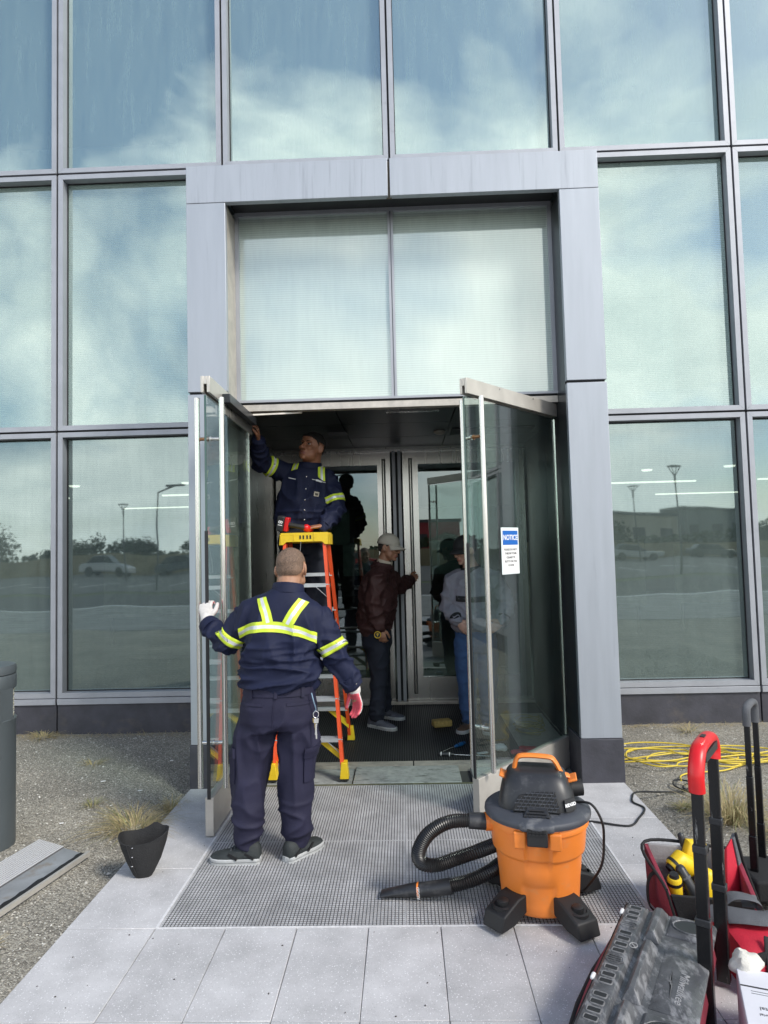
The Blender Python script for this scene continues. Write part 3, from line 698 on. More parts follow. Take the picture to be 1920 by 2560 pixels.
# ceiling lamps in the lobby: linear strips and downlights
for (x, y, l_) in ((-4.4, 9, 2.4), (-9, 9, 2.4), (-12, 13, 2.6), (-7.6, 13, 2.6), (5.4, 9, 2.4), (9.0, 9, 2.0), (8.5, 13, 2.6), (12, 13, 2.0)):
    b = MB(); b.box(x - l_ / 2, x + l_ / 2, y, y + 0.07, 2.985, 3.018); b.build('strip_lamp', M['lamp'], bld)
for (x, y) in ((-4.2, 6.5), (-6.4, 6.5), (-3.0, 6.2), (4.6, 6.5), (6.0, 6.2), (7.3, 6.5)):
    b = MB(); b.lathe([(0.09, 2.99), (0.1, 3.018)], 16, (x, y, 0)); b.build('downlight', M['lamp'], bld)
# exhibit boards inside
for (x0, x1, z0, z1, y) in ((-5.6, -3.4, 0.5, 1.7, 6.0), (-3.0, -1.8, 0.6, 1.6, 5.2), (2.2, 4.3, 0.5, 1.7, 6.0), (5.0, 7.2, 0.5, 1.6, 6.4)):
    t = thing('exhibit_board', ((x0 + x1) / 2, y, 0), 'x', 'board'); b = MB(); b.box(x0, x1, y, y + 0.05, z0, z1); b.build('panel', M['poster'], t)
    b = MB(); b.box(x0 + 0.1, x0 + 0.15, y + 0.05, y + 0.1, 0, z1); b.box(x1 - 0.15, x1 - 0.1, y + 0.05, y + 0.1, 0, z1); b.build('stand', M['black'], t)
    t['label'] = {-5.6: 'brown picture board inside behind the far left lower window', -3.0: 'brown picture board inside, beside the left edge of the entrance', 2.2: 'brown picture board inside, just right of the entrance', 5.0: 'brown picture board inside behind the far right lower window'}[x0]; t['group'] = 'picture boards inside the lobby'

# ------------------------------------------------------------------ portal
PY = -1.4795; XL, XR, IL, IR = -1.5717, 1.441, -1.2832, 1.1572; ZT, ZB, ZP, ZJ = 4.504, 4.2202, 0.2998, 2.806; CX = -0.0755
def panel(name, x0, x1, z0, z1, mt=M['alu'], y0=PY, y1=PY + 0.05, **k):
    b = MB(); b.box(x0, x1, y0, y1, z0, z1); return b.build(name, mt, bld, bevel=0.003, **k)
panel('cladding_panel', XL, IL, ZP, ZJ - 0.009); panel('cladding_panel', XL, IL, ZJ + 0.009, ZB - 0.002)
panel('cladding_panel', IR, XR, ZP, ZJ - 0.009); panel('cladding_panel', IR, XR, ZJ + 0.009, ZB - 0.002)
panel('lintel_panel', XL, CX - 0.008, ZB + 0.001, ZT, M['lintel']); panel('lintel_panel', CX + 0.008, XR, ZB + 0.001, ZT, M['lintel'])
b = MB(); b.box(CX - 0.02, CX + 0.02, PY + 0.03, PY + 0.05, ZB, ZT - 0.01); b.build('lintel_joint', mat('brown_stained_joint', (0.16, 0.14, 0.11), 0.8), bld)
for x0, x1 in ((XL, IL), (IR, XR)):
    b = MB(); b.box(x0 - 0.008, x1 + 0.006, PY - 0.008, PY + 0.34, -0.05, ZP - 0.003); b.build('plinth_block', M['stone'], bld, bevel=0.004)
    b = MB(); b.box(x0 + 0.01, x1 - 0.01, PY + 0.02, PY + 0.32, ZJ - 0.009, ZJ + 0.009); b.build('panel_joint', M['gap'], bld)
# jamb liners: returns towards the doors, pale steel on the left, dark metal on the right
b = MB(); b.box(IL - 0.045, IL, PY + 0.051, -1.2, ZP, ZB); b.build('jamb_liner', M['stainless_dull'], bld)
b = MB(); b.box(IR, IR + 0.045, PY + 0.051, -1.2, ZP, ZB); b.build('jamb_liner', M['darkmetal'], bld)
b = MB(); b.box(IL, IR, PY + 0.051, -1.14, ZB + 0.06, ZB + 0.10); b.box(IL, IR, PY + 0.06, PY + 0.075, ZB + 0.012, ZB + 0.06); b.build('lintel_soffit', M['black'], bld)
# portal side cheeks and roof, back to the facade
for (x0, x1, nm) in ((XL, XL + 0.04, 'left'), (XR - 0.04, XR, 'right')):
    for (z0, z1) in ((ZP, ZJ - 0.009), (ZJ + 0.009, ZT - 0.003)):
        b = MB(); b.box(x0, x1, PY + 0.0505, -0.002, z0, z1); b.build('side_cladding', M['alu'], bld)
    b = MB(); b.box(x0 - 0.006, x1 + 0.006, PY + 0.345, 0.01, -0.05, ZP - 0.003); b.build('side_plinth', M['stone'], bld)
b = MB(); b.box(XL + 0.041, XR - 0.041, PY + 0.0505, 0.0, ZT - 0.06, ZT - 0.006); b.build('portal_roof', M['alu'], bld)
# transom: two frosted panes in a slim frame, header beneath
TY = -1.2; HZ = 2.775
b = MB()
b.box(IL - 0.001, IR + 0.001, TY, TY + 0.06, ZB + 0.03, ZB + 0.10)
b.box(IL, IL + 0.028, TY, TY + 0.06, HZ + 0.03, ZB + 0.03); b.box(IR - 0.028, IR, TY, TY + 0.06, HZ + 0.03, ZB + 0.03)
b.box(CX - 0.021, CX - 0.004, TY, TY + 0.06, HZ + 0.03, ZB + 0.03); b.box(CX + 0.004, CX + 0.021, TY, TY + 0.06, HZ + 0.03, ZB + 0.03); b.box(CX - 0.004, CX + 0.004, TY + 0.02, TY + 0.06, HZ + 0.03, ZB + 0.03)
b.box(IL, IR, TY - 0.006, TY + 0.06, HZ + 0.012, HZ + 0.03)
tf = b.build('transom_frame', M['frame'], bld)
pane('glass_pane', IL + 0.026, CX - 0.019, HZ + 0.028, ZB + 0.035, TY + 0.022, M['glass_tran'], tf); pane('glass_pane', CX + 0.019, IR - 0.026, HZ + 0.028, ZB + 0.035, TY + 0.022, M['glass_tran'], tf)
b = MB(); b.box(IL - 0.05, IR + 0.05, TY + 0.10, TY + 0.12, HZ - 0.02, ZB + 0.1); b.build('transom_light_backing', M['room_white'], bld)  # white panel added to imitate light behind the frosted panes
b = MB(); b.box(IL, IR, TY + 0.002, TY + 0.075, HZ - 0.055, HZ - 0.004); b.build('door_header', M['stainless_dull'], bld, bevel=0.002)
b = MB(); b.box(IL, IR, TY + 0.012, TY + 0.06, HZ - 0.004, HZ + 0.012); b.build('header_gap', M['gap'], bld)
# vestibule
VX0, VX1, VY0, VY1, VZ = -1.43, 1.30, -1.12, 1.0, 2.745
def wallp(x0, x1, ya, yb, mt):
    b = MB(); b.box(x0, x1, ya + 0.002, yb - 0.002, 0.0, VZ); b.build('vestibule_panel', mt, bld)
for ya, yb in ((VY0 + 0.05, -0.02), (-0.02, 1.0)):
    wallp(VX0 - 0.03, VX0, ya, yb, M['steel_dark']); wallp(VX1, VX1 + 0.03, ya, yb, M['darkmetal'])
b = MB(); b.box(VX0 - 0.06, VX0 - 0.03, VY0, VY1, 0, VZ); b.box(VX1 + 0.03, VX1 + 0.06, VY0, VY1, 0, VZ); b.build('vestibule_backing', M['black'], bld)
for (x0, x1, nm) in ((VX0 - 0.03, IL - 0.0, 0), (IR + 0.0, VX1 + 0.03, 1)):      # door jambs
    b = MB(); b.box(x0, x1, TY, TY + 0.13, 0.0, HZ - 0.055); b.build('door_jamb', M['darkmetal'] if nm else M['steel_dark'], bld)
xs = [VX0 - 0.03, -0.55, 0.40, VX1 + 0.03]; ys = [TY + 0.076, -0.42, 0.30, VY1]
for i in range(3):
    for j in range(3):
        if i == 2 and j == 1: continue
        b = MB(); b.box(xs[i] + 0.004, xs[i + 1] - 0.004, ys[j] + 0.004, ys[j + 1] - 0.004, VZ, VZ + 0.02); b.build('ceiling_panel', M['ceil'], bld)
b = MB(); b.box(0.44, 1.2, -0.10, 0.22, VZ - 0.012, VZ + 0.0); b.build('ceiling_vent', M['black'], bld)
for (x0, x1, y0, y1) in ((0.404, 0.44, -0.416, 0.296), (1.2, 1.326, -0.416, 0.296), (0.44, 1.2, -0.416, -0.10), (0.44, 1.2, 0.22, 0.296)):
    b = MB(); b.box(x0, x1, y0, y1, VZ, VZ + 0.02); b.build('ceiling_panel', M['ceil'], bld)
b = MB(); b.box(VX0 - 0.05, VX1 + 0.05, TY + 0.08, VY1, VZ + 0.024, VZ + 0.05); b.build('ceiling_backing', M['black'], bld)
b = MB(); b.box(-0.15, 0.27, -1.02, -0.96, VZ - 0.022, VZ - 0.002); b.build('ceiling_fixture', M['stainless'], bld)
b = MB(); b.box(-0.72, -0.54, -0.06, 0.02, VZ - 0.03, VZ - 0.002); b.build('ceiling_fixture', mat('grey_fixture', (0.15, 0.15, 0.15), 0.5), bld)
b = MB(); b.lathe([(0.03, -0.03), (0.055, -0.015), (0.055, -0.002)], 16, (0.33, 0.06, VZ)); b.build('smoke_detector', M['stainless_dull'], bld, smooth=50)
# inner doors
IDY = 1.0
b = MB(); b.box(VX0 - 0.05, VX1 + 0.05, IDY - 0.02, IDY + 0.08, 2.70, VZ + 0.02); b.build('inner_header', M['steel_dark'], bld)
b = MB(); b.box(VX0 - 0.03, VX1 + 0.03, IDY - 0.045, IDY - 0.02, 2.69, 2.715); b.build('header_trim', M['stainless'], bld)
b = MB(); b.box(-0.142, -0.108, IDY - 0.06, IDY + 0.06, 0.0, 2.70); b.box(-0.082, -0.048, IDY - 0.06, IDY + 0.06, 0.0, 2.70); b.build('centre_mullion', M['frame'], bld)
b = MB(); b.box(-0.108, -0.082, IDY - 0.03, IDY + 0.06, 0.0, 2.70); b.build('mullion_recess', M['gap'], bld)
b = MB(); b.box(VX0 - 0.03, VX1 + 0.03, IDY - 0.09, IDY + 0.05, 0.0, 0.03); b.build('inner_sill', M['stainless_dull'], bld, bevel=0.002)
for (x0, x1, sx0, sx1, px_) in ((VX0 + 0.02, -0.165, -0.305, -0.165, -0.235), (-0.03, VX1 - 0.02, -0.03, 0.135, 0.055)):
    left = x0 < -0.5
    b = MB(); b.box(sx0, sx1, IDY - 0.02, IDY + 0.025, 0.035, 2.69); d = b.build('inner_door', M['stainless'], bld)
    oth = (x0, x0 + 0.10) if left else (x1 - 0.10, x1)
    b = MB(); b.box(oth[0], oth[1], IDY - 0.02, IDY + 0.025, 0.035, 2.69); b.build('hinge_stile', M['stainless'], d)
    ga, gb_ = (oth[1], sx0) if left else (sx1, oth[0])
    b = MB(); b.box(ga, gb_, IDY - 0.019, IDY + 0.025, 2.555, 2.69); b.build('top_rail', M['stainless'], d)
    b = MB(); b.box(ga, gb_, IDY - 0.021, IDY + 0.025, 0.035, 0.275); b.build('kick_plate', M['stainless'], d)
    pane('glass_pane', ga, gb_, 0.275, 2.555, IDY, M['glass_in'], d)
    b = MB(); b.box(px_ - 0.02, px_ + 0.02, IDY - 0.025, IDY - 0.019, 0.10, 2.62); b.build('pull_recess', M['black'], d)
    b = MB(); b.tube([(px_, IDY - 0.075, 0.12), (px_, IDY - 0.075, 2.60)], 0.0125, 12)
    for z in (0.35, 2.35): b.tube([(px_, IDY - 0.075, z), (px_, IDY - 0.02, z)], 0.009, 8)
    b.build('pull_handle', M['tube'], d, smooth=50)
# threshold strip between grating and mat
for (x0, x1, mt, z) in ((VX0, -0.45, 'mortar', -0.012), (-0.44, 0.33, 'mortar', 0.004), (0.42, VX1, 'mortar', -0.012)):
    b = MB(); b.box(x0, x1, -1.43, -1.07, -0.06, z); b.build('threshold_slab', M[mt], bld, bevel=0.006)
b = MB(); b.box(VX0, VX1, -1.46, -1.06, -0.07, -0.045); b.build('threshold_pit', M['pit'], bld)
b = MB(); b.box(VX0, VX1, -1.462, -1.435, -0.06, 0.001); b.build('threshold_edge', mat('mossy_edge', (0.10, 0.10, 0.06), 0.9, var=0.4, vscale=30), bld)
b = MB(); b.box(VX0, -0.01, -1.06, -0.965, -0.05, 0.006); b.box(0.0, 0.62, -1.06, -0.965, -0.05, 0.006); b.box(0.63, VX1, -1.06, -0.965, -0.05, 0.006); b.build('threshold_strip', M['stainless_dull'], bld)
b = MB(); b.box(VX0, VX1, -0.965, 1.0, -0.06, -0.010); b.build('vestibule_floor', M['black'], bld)

# ------------------------------------------------------------------ the two open glass doors
def glass_door(hinge, free, tag_):
    h, f = V((*hinge, 0)), V((*free, 0)); d = (h - f); wd = d.length; d.normalize(); n = V((d.y, -d.x, 0)); up = V((0, 0, 1))
    if n.y > 0 and abs(n.y) > 0.3: n = -n
    if abs(n.y) <= 0.3 and n.x < 0: n = -n           # n points to the side the camera sees
    P = lambda t, o, z: f + d * t + n * o + up * z
    b = MB(); b.obox(P(wd / 2, 0, 1.41), d, wd / 2 - 0.002, n, 0.006, up, 1.19)
    b.f and None
    door = b.build('glass_door', [M['glass_door']], bld)
    b = MB(); b.obox(P(wd / 2 + 0.0, 0, 0.118), d, wd / 2, n, 0.024, up, 0.110); b.build('bottom_rail', M['rail'], door, bevel=0.002)
    b = MB(); b.obox(P(wd / 2, 0.019, 2.665), d, wd / 2, n, 0.009, up, 0.05); b.obox(P(wd / 2, -0.019, 2.665), d, wd / 2, n, 0.009, up, 0.05); b.obox(P(wd / 2, 0, 2.69), d, wd / 2 - 0.001, n, 0.0099, up, 0.024)
    b.build('top_rail', M['rail'], door, bevel=0.002)
    b = MB(); b.obox(P(-0.0015, 0, 1.41), d, 0.0014, n, 0.0064, up, 1.185); b.build('glass_edge', M['edge'], door)
    b = MB(); b.obox(P(wd - 0.001, 0, 1.42), d, 0.004, n, 0.006, up, 1.18); b.build('hinge_edge', M['tube'], door)
    for s in (1, -1):
        b = MB(); b.tube([P(0.085, 0.075 * s, 0.255), P(0.085, 0.075 * s, 2.60)], 0.0165, 14); b.build('pull_handle', M['tube'], door, smooth=50)
        for z in (0.52, 2.345):
            b = MB(); b.tube([P(0.085, 0.006 * s, z), P(0.085, 0.06 * s, z)], 0.011, 10); b.tube([P(0.085, 0.0055 * s, z), P(0.085, 0.012 * s, z)], 0.016, 12)
            b.build('standoff', M['caramel'] if (z > 2 and ((tag_ == 'L') == (s < 0))) else M['tube'], door, smooth=50)
    return door, P, wd, n, d
dl, PL, WL_, NL, DL = glass_door((-1.215, -1.125), (-1.205, -2.285), 'L')
b = MB(); b.obox(PL(-0.004, 0, 1.0), DL, 0.006, NL, 0.009, (0, 0, 1), 0.78); b.build('edge_seal', M['black'], dl)
b = MB(); b.obox(PL(0.68, 0.055, 2.64), DL, 0.40, NL, 0.026, (0, 0, 1), 0.03); b.build('door_closer', M['darkmetal'], dl, bevel=0.004)
b = MB(); b.obox(PL(0.72, 0.033, 2.60), DL, 0.40, NL, 0.005, (0, 0, 1), 0.055); b.build('closer_plate', M['steel_dark'], dl)
b = MB(); b.bar(PL(1.0, 0.055, 2.675), (-0.80, -1.12, 2.715), (0, 0, 1), 0.006, 0.010); b.build('closer_arm', M['stainless_dull'], dl)
drd, PR, WR_, NR_, DR = glass_door((1.135, -1.135), (0.367, -2.03), 'R')
for t in (0.38, 0.82):
    b = MB(); b.tube([PR(t, 0.026, 2.70), PR(t, 0.032, 2.70)], 0.006, 10); b.build('screw_head', M['tube'], drd)
b = MB(); b.obox(PR(-0.004, 0, 0.95), DR, 0.005, NR_, 0.008, (0, 0, 1), 0.72); b.build('edge_seal', M['black'], drd)
# notice on the right door
nt_ = thing('notice_sign', PR(0.47, 0.01, 1.46), 'white and blue laminated NOTICE sign taped on the right glass door', 'sign')
cN = PR(0.475, 0.010, 1.613); rN = DR; uN = V((0, 0, 1))
if rN.cross(uN).dot(NR_) < 0: rN = -rN
b = MB(); b.obox(cN, rN, 0.104, uN, 0.150, NR_, 0.0015); b.build('sheet', M['white'], nt_)
b = MB(); b.obox(cN - NR_ * 0.001, rN, 0.110, uN, 0.157, NR_, 0.001); b.build('laminate', mat('clear_laminate', (0.72, 0.80, 0.80), 0.15), nt_)
b = MB(); b.obox(cN + uN * 0.088 + NR_ * 0.0022, rN, 0.094, uN, 0.048, NR_, 0.0005); b.build('header', M['blue'], nt_)
text('NOTICE', 0.049, M['white'], cN + uN * 0.088 + NR_ * 0.0032, rN, uN, nt_, bold=0.001)
for i, s_ in enumerate(('PLEASE DO NOT', 'THROW YOUR', 'CIGARETTE', 'BUTTS ON THE', 'FLOOR')):
    text(s_, 0.0215, M['ink'], cN + uN * (0.008 - 0.0265 * i) + NR_ * 0.0022, rN, uN, nt_)
# sheets on the inner doors
for (x0, x1, z0, z1, l_) in ((-0.70, -0.36, 1.36, 1.72, 'green grey sheet on the left inner door glass, beside the man in maroon'), (-0.95, -0.62, 1.70, 2.08, 'taller green grey sheet on the left inner door glass, above the other sheet'), (0.24, 0.56, 1.36, 1.72, 'green grey square sheet on the right inner door glass')):
    t = MB(); t.box(x0, x1, IDY + 0.014, IDY + 0.018, z0, z1); o = t.build('door_sheet', M['sheet'], loc=((x0 + x1) / 2, IDY + 0.016, z0)); lab(o, l_, 'sheet', 'sheets on the inner door glass')
# entrance mat
mt_ = thing('entrance_mat', (-0.06, 0, 0), 'black ribbed entrance mat on the vestibule floor', 'mat')
b = MB(); b.box(VX0 + 0.01, VX1 - 0.01, -0.96, 0.905, -0.009, -0.003); b.build('backing', M['black'], mt_)
b = MB(); x = VX0 + 0.02
while x < VX1 - 0.02: b.box(x, x + 0.011, -0.955, 0.90, -0.003, 0.002); x += 0.019
o = b.build('ribs', M['mat_black'], mt_); o['kind'] = 'stuff'
b = MB(); y = -0.85
while y < 0.4: b.box(0.86, 1.26, y, y + 0.012, 0.003, 0.012); y += 0.026
o = b.build('floor_grille', M['stainless_dull'], bld); o['kind'] = 'stuff'

# ================================================================== things that stand about
# ---- step ladder
LX = -0.80
lad = thing('step_ladder', (LX, -0.85, 0), 'orange and aluminium step ladder with a yellow top, standing open in the doorway', 'ladder')
FT = [V((-0.985, -0.93, 1.72)), V((-0.655, -0.93, 1.72))]; FB = [V((-1.02, -1.33, 0.03)), V((-0.505, -1.33, 0.03))]
BT = [V((-0.975, -0.76, 1.72)), V((-0.645, -0.76, 1.72))]; BB = [V((-0.99, -0.37, 0.03)), V((-0.535, -0.37, 0.03))]
def lerp(a, b, t): return a + (b - a) * t
for (T, B, hy) in ((FT, FB, 0.036), (BT, BB, 0.026)):
    for i in range(2):
        s = -1 if i == 0 else 1; b = MB(); d = (T[i] - B[i]).normalized(); xx = V((1, 0, 0)); yy = d.cross(xx).normalized(); xx = yy.cross(d)
        c = (T[i] + B[i]) / 2; hl = (T[i] - B[i]).length / 2
        b.obox(c, xx, 0.0025, yy, hy, d, hl); b.obox(c - xx * s * 0.0125 + yy * (hy - 0.003), xx, 0.0098, yy, 0.003, d, hl); b.obox(c - xx * s * 0.0125 - yy * (hy - 0.003), xx, 0.0098, yy, 0.003, d, hl)
        b.build('side_rail', M['orange_fg'], lad)
        f = MB(); p = B[i]
        f.prism([(p.x - 0.032, p.y - hy - 0.006, 0.012), (p.x + 0.032, p.y - hy - 0.006, 0.012), (p.x + 0.02, p.y - hy - 0.006, 0.125), (p.x - 0.02, p.y - hy - 0.006, 0.125)], (0, 2 * hy + 0.012, 0))
        ft = f.build('foot', M['yellow'], lad, bevel=0.003)
        f = MB(); f.box(p.x - 0.03, p.x + 0.03, p.y - hy - 0.004, p.y + hy + 0.004, 0.0, 0.0125); f.build('rubber_pad', M['rubber'], ft)
def rung(z, T, B, dep, nm, th=0.011, brace=False):
    t = (z - B[0].z) / (T[0].z - B[0].z); a, c = lerp(B[0], T[0], t), lerp(B[1], T[1], t)
    b = MB(); b.box(a.x + 0.004, c.x - 0.004, a.y - dep, a.y + dep, z - 0.004, z)
    b.box(a.x + 0.004, c.x - 0.004, a.y - dep - 0.003, a.y - dep, z - 0.024, z); b.box(a.x + 0.004, c.x - 0.004, a.y + dep, a.y + dep + 0.003, z - 0.024, z)
    for g in range(4): b.box(a.x + 0.006, c.x - 0.006, a.y - dep + 0.012 + g * dep * 0.48, a.y - dep + 0.018 + g * dep * 0.48, z + 0.0003, z + 0.002)
    o = b.build(nm, M['step'], lad)
    r = MB()
    for q, s in ((a, 1), (c, -1)):
        for dz in (-0.004, -0.02): r.lathe([(0.0045, 0), (0.0045, 0.003)], 8, (q.x, q.y - dep - 0.006, z + dz))
    return a, c
for k, z in enumerate((0.28, 0.557, 0.834, 1.111, 1.388)):
    a, c = rung(z, FT, FB, 0.036, 'step')
    for q, s in ((a, 1), (c, -1)):
        b = MB(); b.bar((q.x + s * 0.10, q.y - 0.03, z - 0.022), (q.x + s * 0.004, q.y - 0.03, z - 0.11), (0, 1, 0), 0.008, 0.0015)
        if k in (0, 4): b.build('step_brace', M['step'], lad)
        r = MB()
        for dz in (-0.006, -0.02): r.tube([(q.x - s * 0.0045, q.y + 0.01, z + dz), (q.x - s * 0.0075, q.y + 0.01, z + dz)], 0.004, 8); r.tube([(q.x - s * 0.004, q.y - 0.038, z + dz), (q.x - s * 0.004, q.y - 0.041, z + dz)], 0.004, 8)
        r.build('rivets', M['step'], lad)
for z in (0.30, 0.59, 0.88, 1.17, 1.46): rung(z, BT, BB, 0.020, 'rear_rung')
for (T, B, zc, nm) in ((FT, FB, 0.25, 'front'), (BT, BB, 0.27, 'rear')):
    for i in range(2):
        t = (zc - 0.10 - B[i].z) / (T[i].z - B[i].z); q = lerp(B[i], T[i], t); s = 1 if i == 0 else -1; y = q.y + (0.034 if nm == 'front' else -0.024)
        b = MB(); b.prism([(q.x + s * 0.004, y, q.z - 0.05), (q.x + s * 0.004, y, q.z + 0.02), (q.x + s * 0.15, y, q.z + 0.115), (q.x + s * 0.20, y, q.z + 0.115)], (0, 0.005, 0)); b.build('corner_brace', M['yellow'], lad)
for i in range(2):                                    # spreader bars
    s = 1 if i == 0 else -1; a = lerp(FB[i], FT[i], 0.62); c = lerp(BB[i], BT[i], 0.62); mid = (a + c) / 2 + V((0, 0, -0.03))
    b = MB(); b.bar(a + V((s * 0.006, 0, 0)), mid + V((s * 0.006, 0, 0)), (0, 0, 1), 0.010, 0.0015); b.bar(mid + V((s * 0.0095, 0, 0)), c + V((s * 0.0095, 0, 0)), (0, 0, 1), 0.010, 0.0015); b.build('spreader', M['step'], lad)
# moulded top cap
b = MB(); zt = 1.79
b.box(-1.005, -0.632, -0.985, -0.70, zt - 0.022, zt)
for x in (-0.90, -0.74): b.box(x - 0.004, x + 0.004, -0.9885, -0.9855, zt - 0.065, zt - 0.004)
b.prism([(-1.012, -0.985, zt - 0.022), (-1.018, -0.985, zt - 0.095), (-0.985, -0.985, zt - 0.095), (-0.960, -0.985, zt - 0.072), (-0.68, -0.985, zt - 0.072), (-0.655, -0.985, zt - 0.095), (-0.618, -0.985, zt - 0.095), (-0.626, -0.985, zt - 0.022)], (0, 0.006, 0))
b.box(-1.012, -1.006, -0.985, -0.70, zt - 0.095, zt - 0.012); b.box(-0.631, -0.625, -0.985, -0.70, zt - 0.095, zt - 0.012); b.box(-1.005, -0.632, -0.706, -0.70, zt - 0.08, zt - 0.012)
tcap = b.build('top_cap', M['yellow'], lad, bevel=0.004)
b = MB()
for x in (-0.855, -0.83, -0.80, -0.775): b.box(x, x + 0.012, -0.9875, -0.9862, zt - 0.05, zt - 0.022)
b.build('warning_print', M['ink'], tcap)
b = MB(); b.tube([(-0.845, -0.99, zt - 0.07), (-0.85, -0.975, zt - 0.12), (-0.868, -0.97, zt - 0.22), (-0.87, -0.965, zt - 0.30)], 0.0022, 6); b.build('tether_cord', mat('grey_string', (0.35, 0.35, 0.35), 0.8), lad, smooth=60)

# ---- cordless drill on the ladder top
dr = thing('cordless_drill', (-0.93, -0.83, zt), 'red and black cordless drill lying on the yellow ladder top under a hand', 'drill')
dd = V((-0.97, 0.05, 0.20)).normalized(); du = V((0.2, -0.1, 0.97)); du = (du - dd * du.dot(dd)).normalized(); dn = dd.cross(du)
c0 = V((-0.885, -0.87, zt + 0.055))      # middle of the handle; the battery is towards -x
b = MB(); b.limb([c0 + dd * 0.075, c0, c0 - dd * 0.07], [0.021, 0.019, 0.024], 12, du, [0.026, 0.023, 0.028]); b.build('grip', mat('black_drill_grip', (0.022, 0.022, 0.022), 0.6), dr, smooth=60)
b = MB(); b.obox(c0 + dd * 0.09, dd, 0.017, du, 0.056, dn, 0.036); b.build('red_base', M['red'], dr, bevel=0.006)
b = MB(); b.obox(c0 + dd * 0.138 - du * 0.002, dd, 0.030, du, 0.062, dn, 0.038); bt = b.build('battery', M['vac_dark'], dr, bevel=0.007)
text('18', 0.05, M['white'], c0 + dd * 0.138 - dn * 0.0395 if dn.y > 0 else c0 + dd * 0.138 + dn * 0.0395, du, -dd, bt, bold=0.001)
b = MB(); b.limb([c0 - dd * 0.07 + dn * 0.0, c0 - dd * 0.085 - V((0, -0.12, 0.01))], [0.030, 0.027], 14); b.build('motor_housing', M['red'], dr, smooth=60)
b = MB(); b.tube([c0 - dd * 0.085 - V((0, -0.12, 0.01)), c0 - dd * 0.09 - V((0, -0.20, 0.012))], [0.024, 0.016], 14); b.build('chuck', M['vac_dark'], dr, smooth=40)

# ---- wet/dry vacuum
VC = V((0.545, -3.06, 0)); VROT = R_(-11)
def VV(p): return VC + Matrix.Rotation(-VROT, 3, 'Z') @ V(p)
vac = thing('shop_vacuum', VC, 'orange wet dry vacuum with a black motor head, coiled hose and castor feet', 'vacuum')
b = MB(); rot = []
def vring(prof, n=64, mod=None):
    b = MB(); base = 0
    for (r, z) in prof:
        for j in range(n):
            th = 2 * math.pi * j / n; rr = r if mod is None else mod(th, r, z); b.v.append((VC.x + rr * math.cos(th), VC.y + rr * math.sin(th), z))
    for i in range(len(prof) - 1):
        for j in range(n):
            j2 = (j + 1) % n; b.f.append((i * n + j, i * n + j2, (i + 1) * n + j2, (i + 1) * n + j)); b.m.append(0)
    b.f.append(tuple(reversed(range(n)))); b.f.append(tuple((len(prof) - 1) * n + j for j in range(n))); b.m += [0, 0]
    return b
FA = R_(-90)      # the latch faces the camera
def adist(th, a):
    d = (th - a + math.pi) % (2 * math.pi) - math.pi; return abs(d)
def drum(th, r, z):
    a = adist(th, FA)
    if z < 0.20 and a < 0.42 and z > 0.06: r -= 0.010 * min(1, (0.42 - a) / 0.05) * min(1, max(0, (0.19 - z) / 0.015))      # foot recess
    if 0.275 < z < 0.45 and a < 0.27: r -= 0.012 * min(1, (0.27 - a) / 0.02)
    return r
prof = [(0.155, 0.035), (0.166, 0.05), (0.169, 0.08), (0.172, 0.12), (0.175, 0.165), (0.176, 0.178), (0.178, 0.192), (0.183, 0.25), (0.186, 0.285), (0.187, 0.292), (0.199, 0.300), (0.2005, 0.308), (0.205, 0.36), (0.209, 0.405), (0.2095, 0.412), (0.219, 0.418), (0.220, 0.448), (0.217, 0.452)]
vring(prof, 128, drum).build('drum', M['vac_orange'], vac, smooth=50)
b = MB()
for sx in (-1, 1): b = MB(); b.obox(VC + V((sx * 0.072, -0.207, 0.405)), (1, 0, 0), 0.026, (0, 0, 1), 0.038, (0, 1, 0), 0.016); b.build('latch_ear', M['vac_orange'], vac, bevel=0.008, seg=3)
vring([(0.222, 0.449), (0.229, 0.452), (0.231, 0.462), (0.229, 0.475), (0.222, 0.482), (0.196, 0.492), (0.15, 0.50)], 96, lambda th, r, z: r + (0.012 if adist(th, FA) < 0.28 and r > 0.21 else 0)).build('lid', M['vac_lid'], vac, smooth=40)
lt = MB(); lt.obox(VC + V((0, -0.236, 0.43)), (1, 0, 0), 0.042, (0, 0.12, 1), 0.038, (0, 1, -0.12), 0.010); lt = lt.build('latch', M['rubber'], vac, bevel=0.005)
b = MB()
for i in range(2):
    for j in range(5): b.obox(VC + V((-0.03 + j * 0.015, -0.2475 + i * 0.0016, 0.446 + i * 0.012)), (1, 0, 0), 0.0055, (0, 0.12, 1), 0.0045, (0, 1, -0.12), 0.002)
b.build('latch_ribs', M['rubber'], lt)
# motor head: rounded block with sloping flanks
def head_ring(z, hx, hy, cy=0.0, n=48, e=4.2):
    o = []
    for j in range(n):
        th = 2 * math.pi * j / n; c, s = math.cos(th), math.sin(th)
        o.append((VC.x + hx * math.copysign(abs(c) ** (2 / e), c), VC.y + cy + hy * math.copysign(abs(s) ** (2 / e), s), z))
    return o
b = MB(); RR = [(0.484, 0.166, 0.150, 0.02), (0.50, 0.166, 0.150, 0.02), (0.53, 0.162, 0.143, 0.02), (0.57, 0.153, 0.130, 0.02), (0.605, 0.140, 0.114, 0.022), (0.632, 0.126, 0.098, 0.024), (0.646, 0.110, 0.080, 0.026), (0.653, 0.07, 0.05, 0.027)]
n = 48
for q in RR: b.v += head_ring(q[0], q[1], q[2], q[3])
for i in range(len(RR) - 1):
    for j in range(n):
        j2 = (j + 1) % n; b.f.append((i * n + j, i * n + j2, (i + 1) * n + j2, (i + 1) * n + j)); b.m.append(0)
b.f.append(tuple((len(RR) - 1) * n + j for j in range(n))); b.m.append(0)
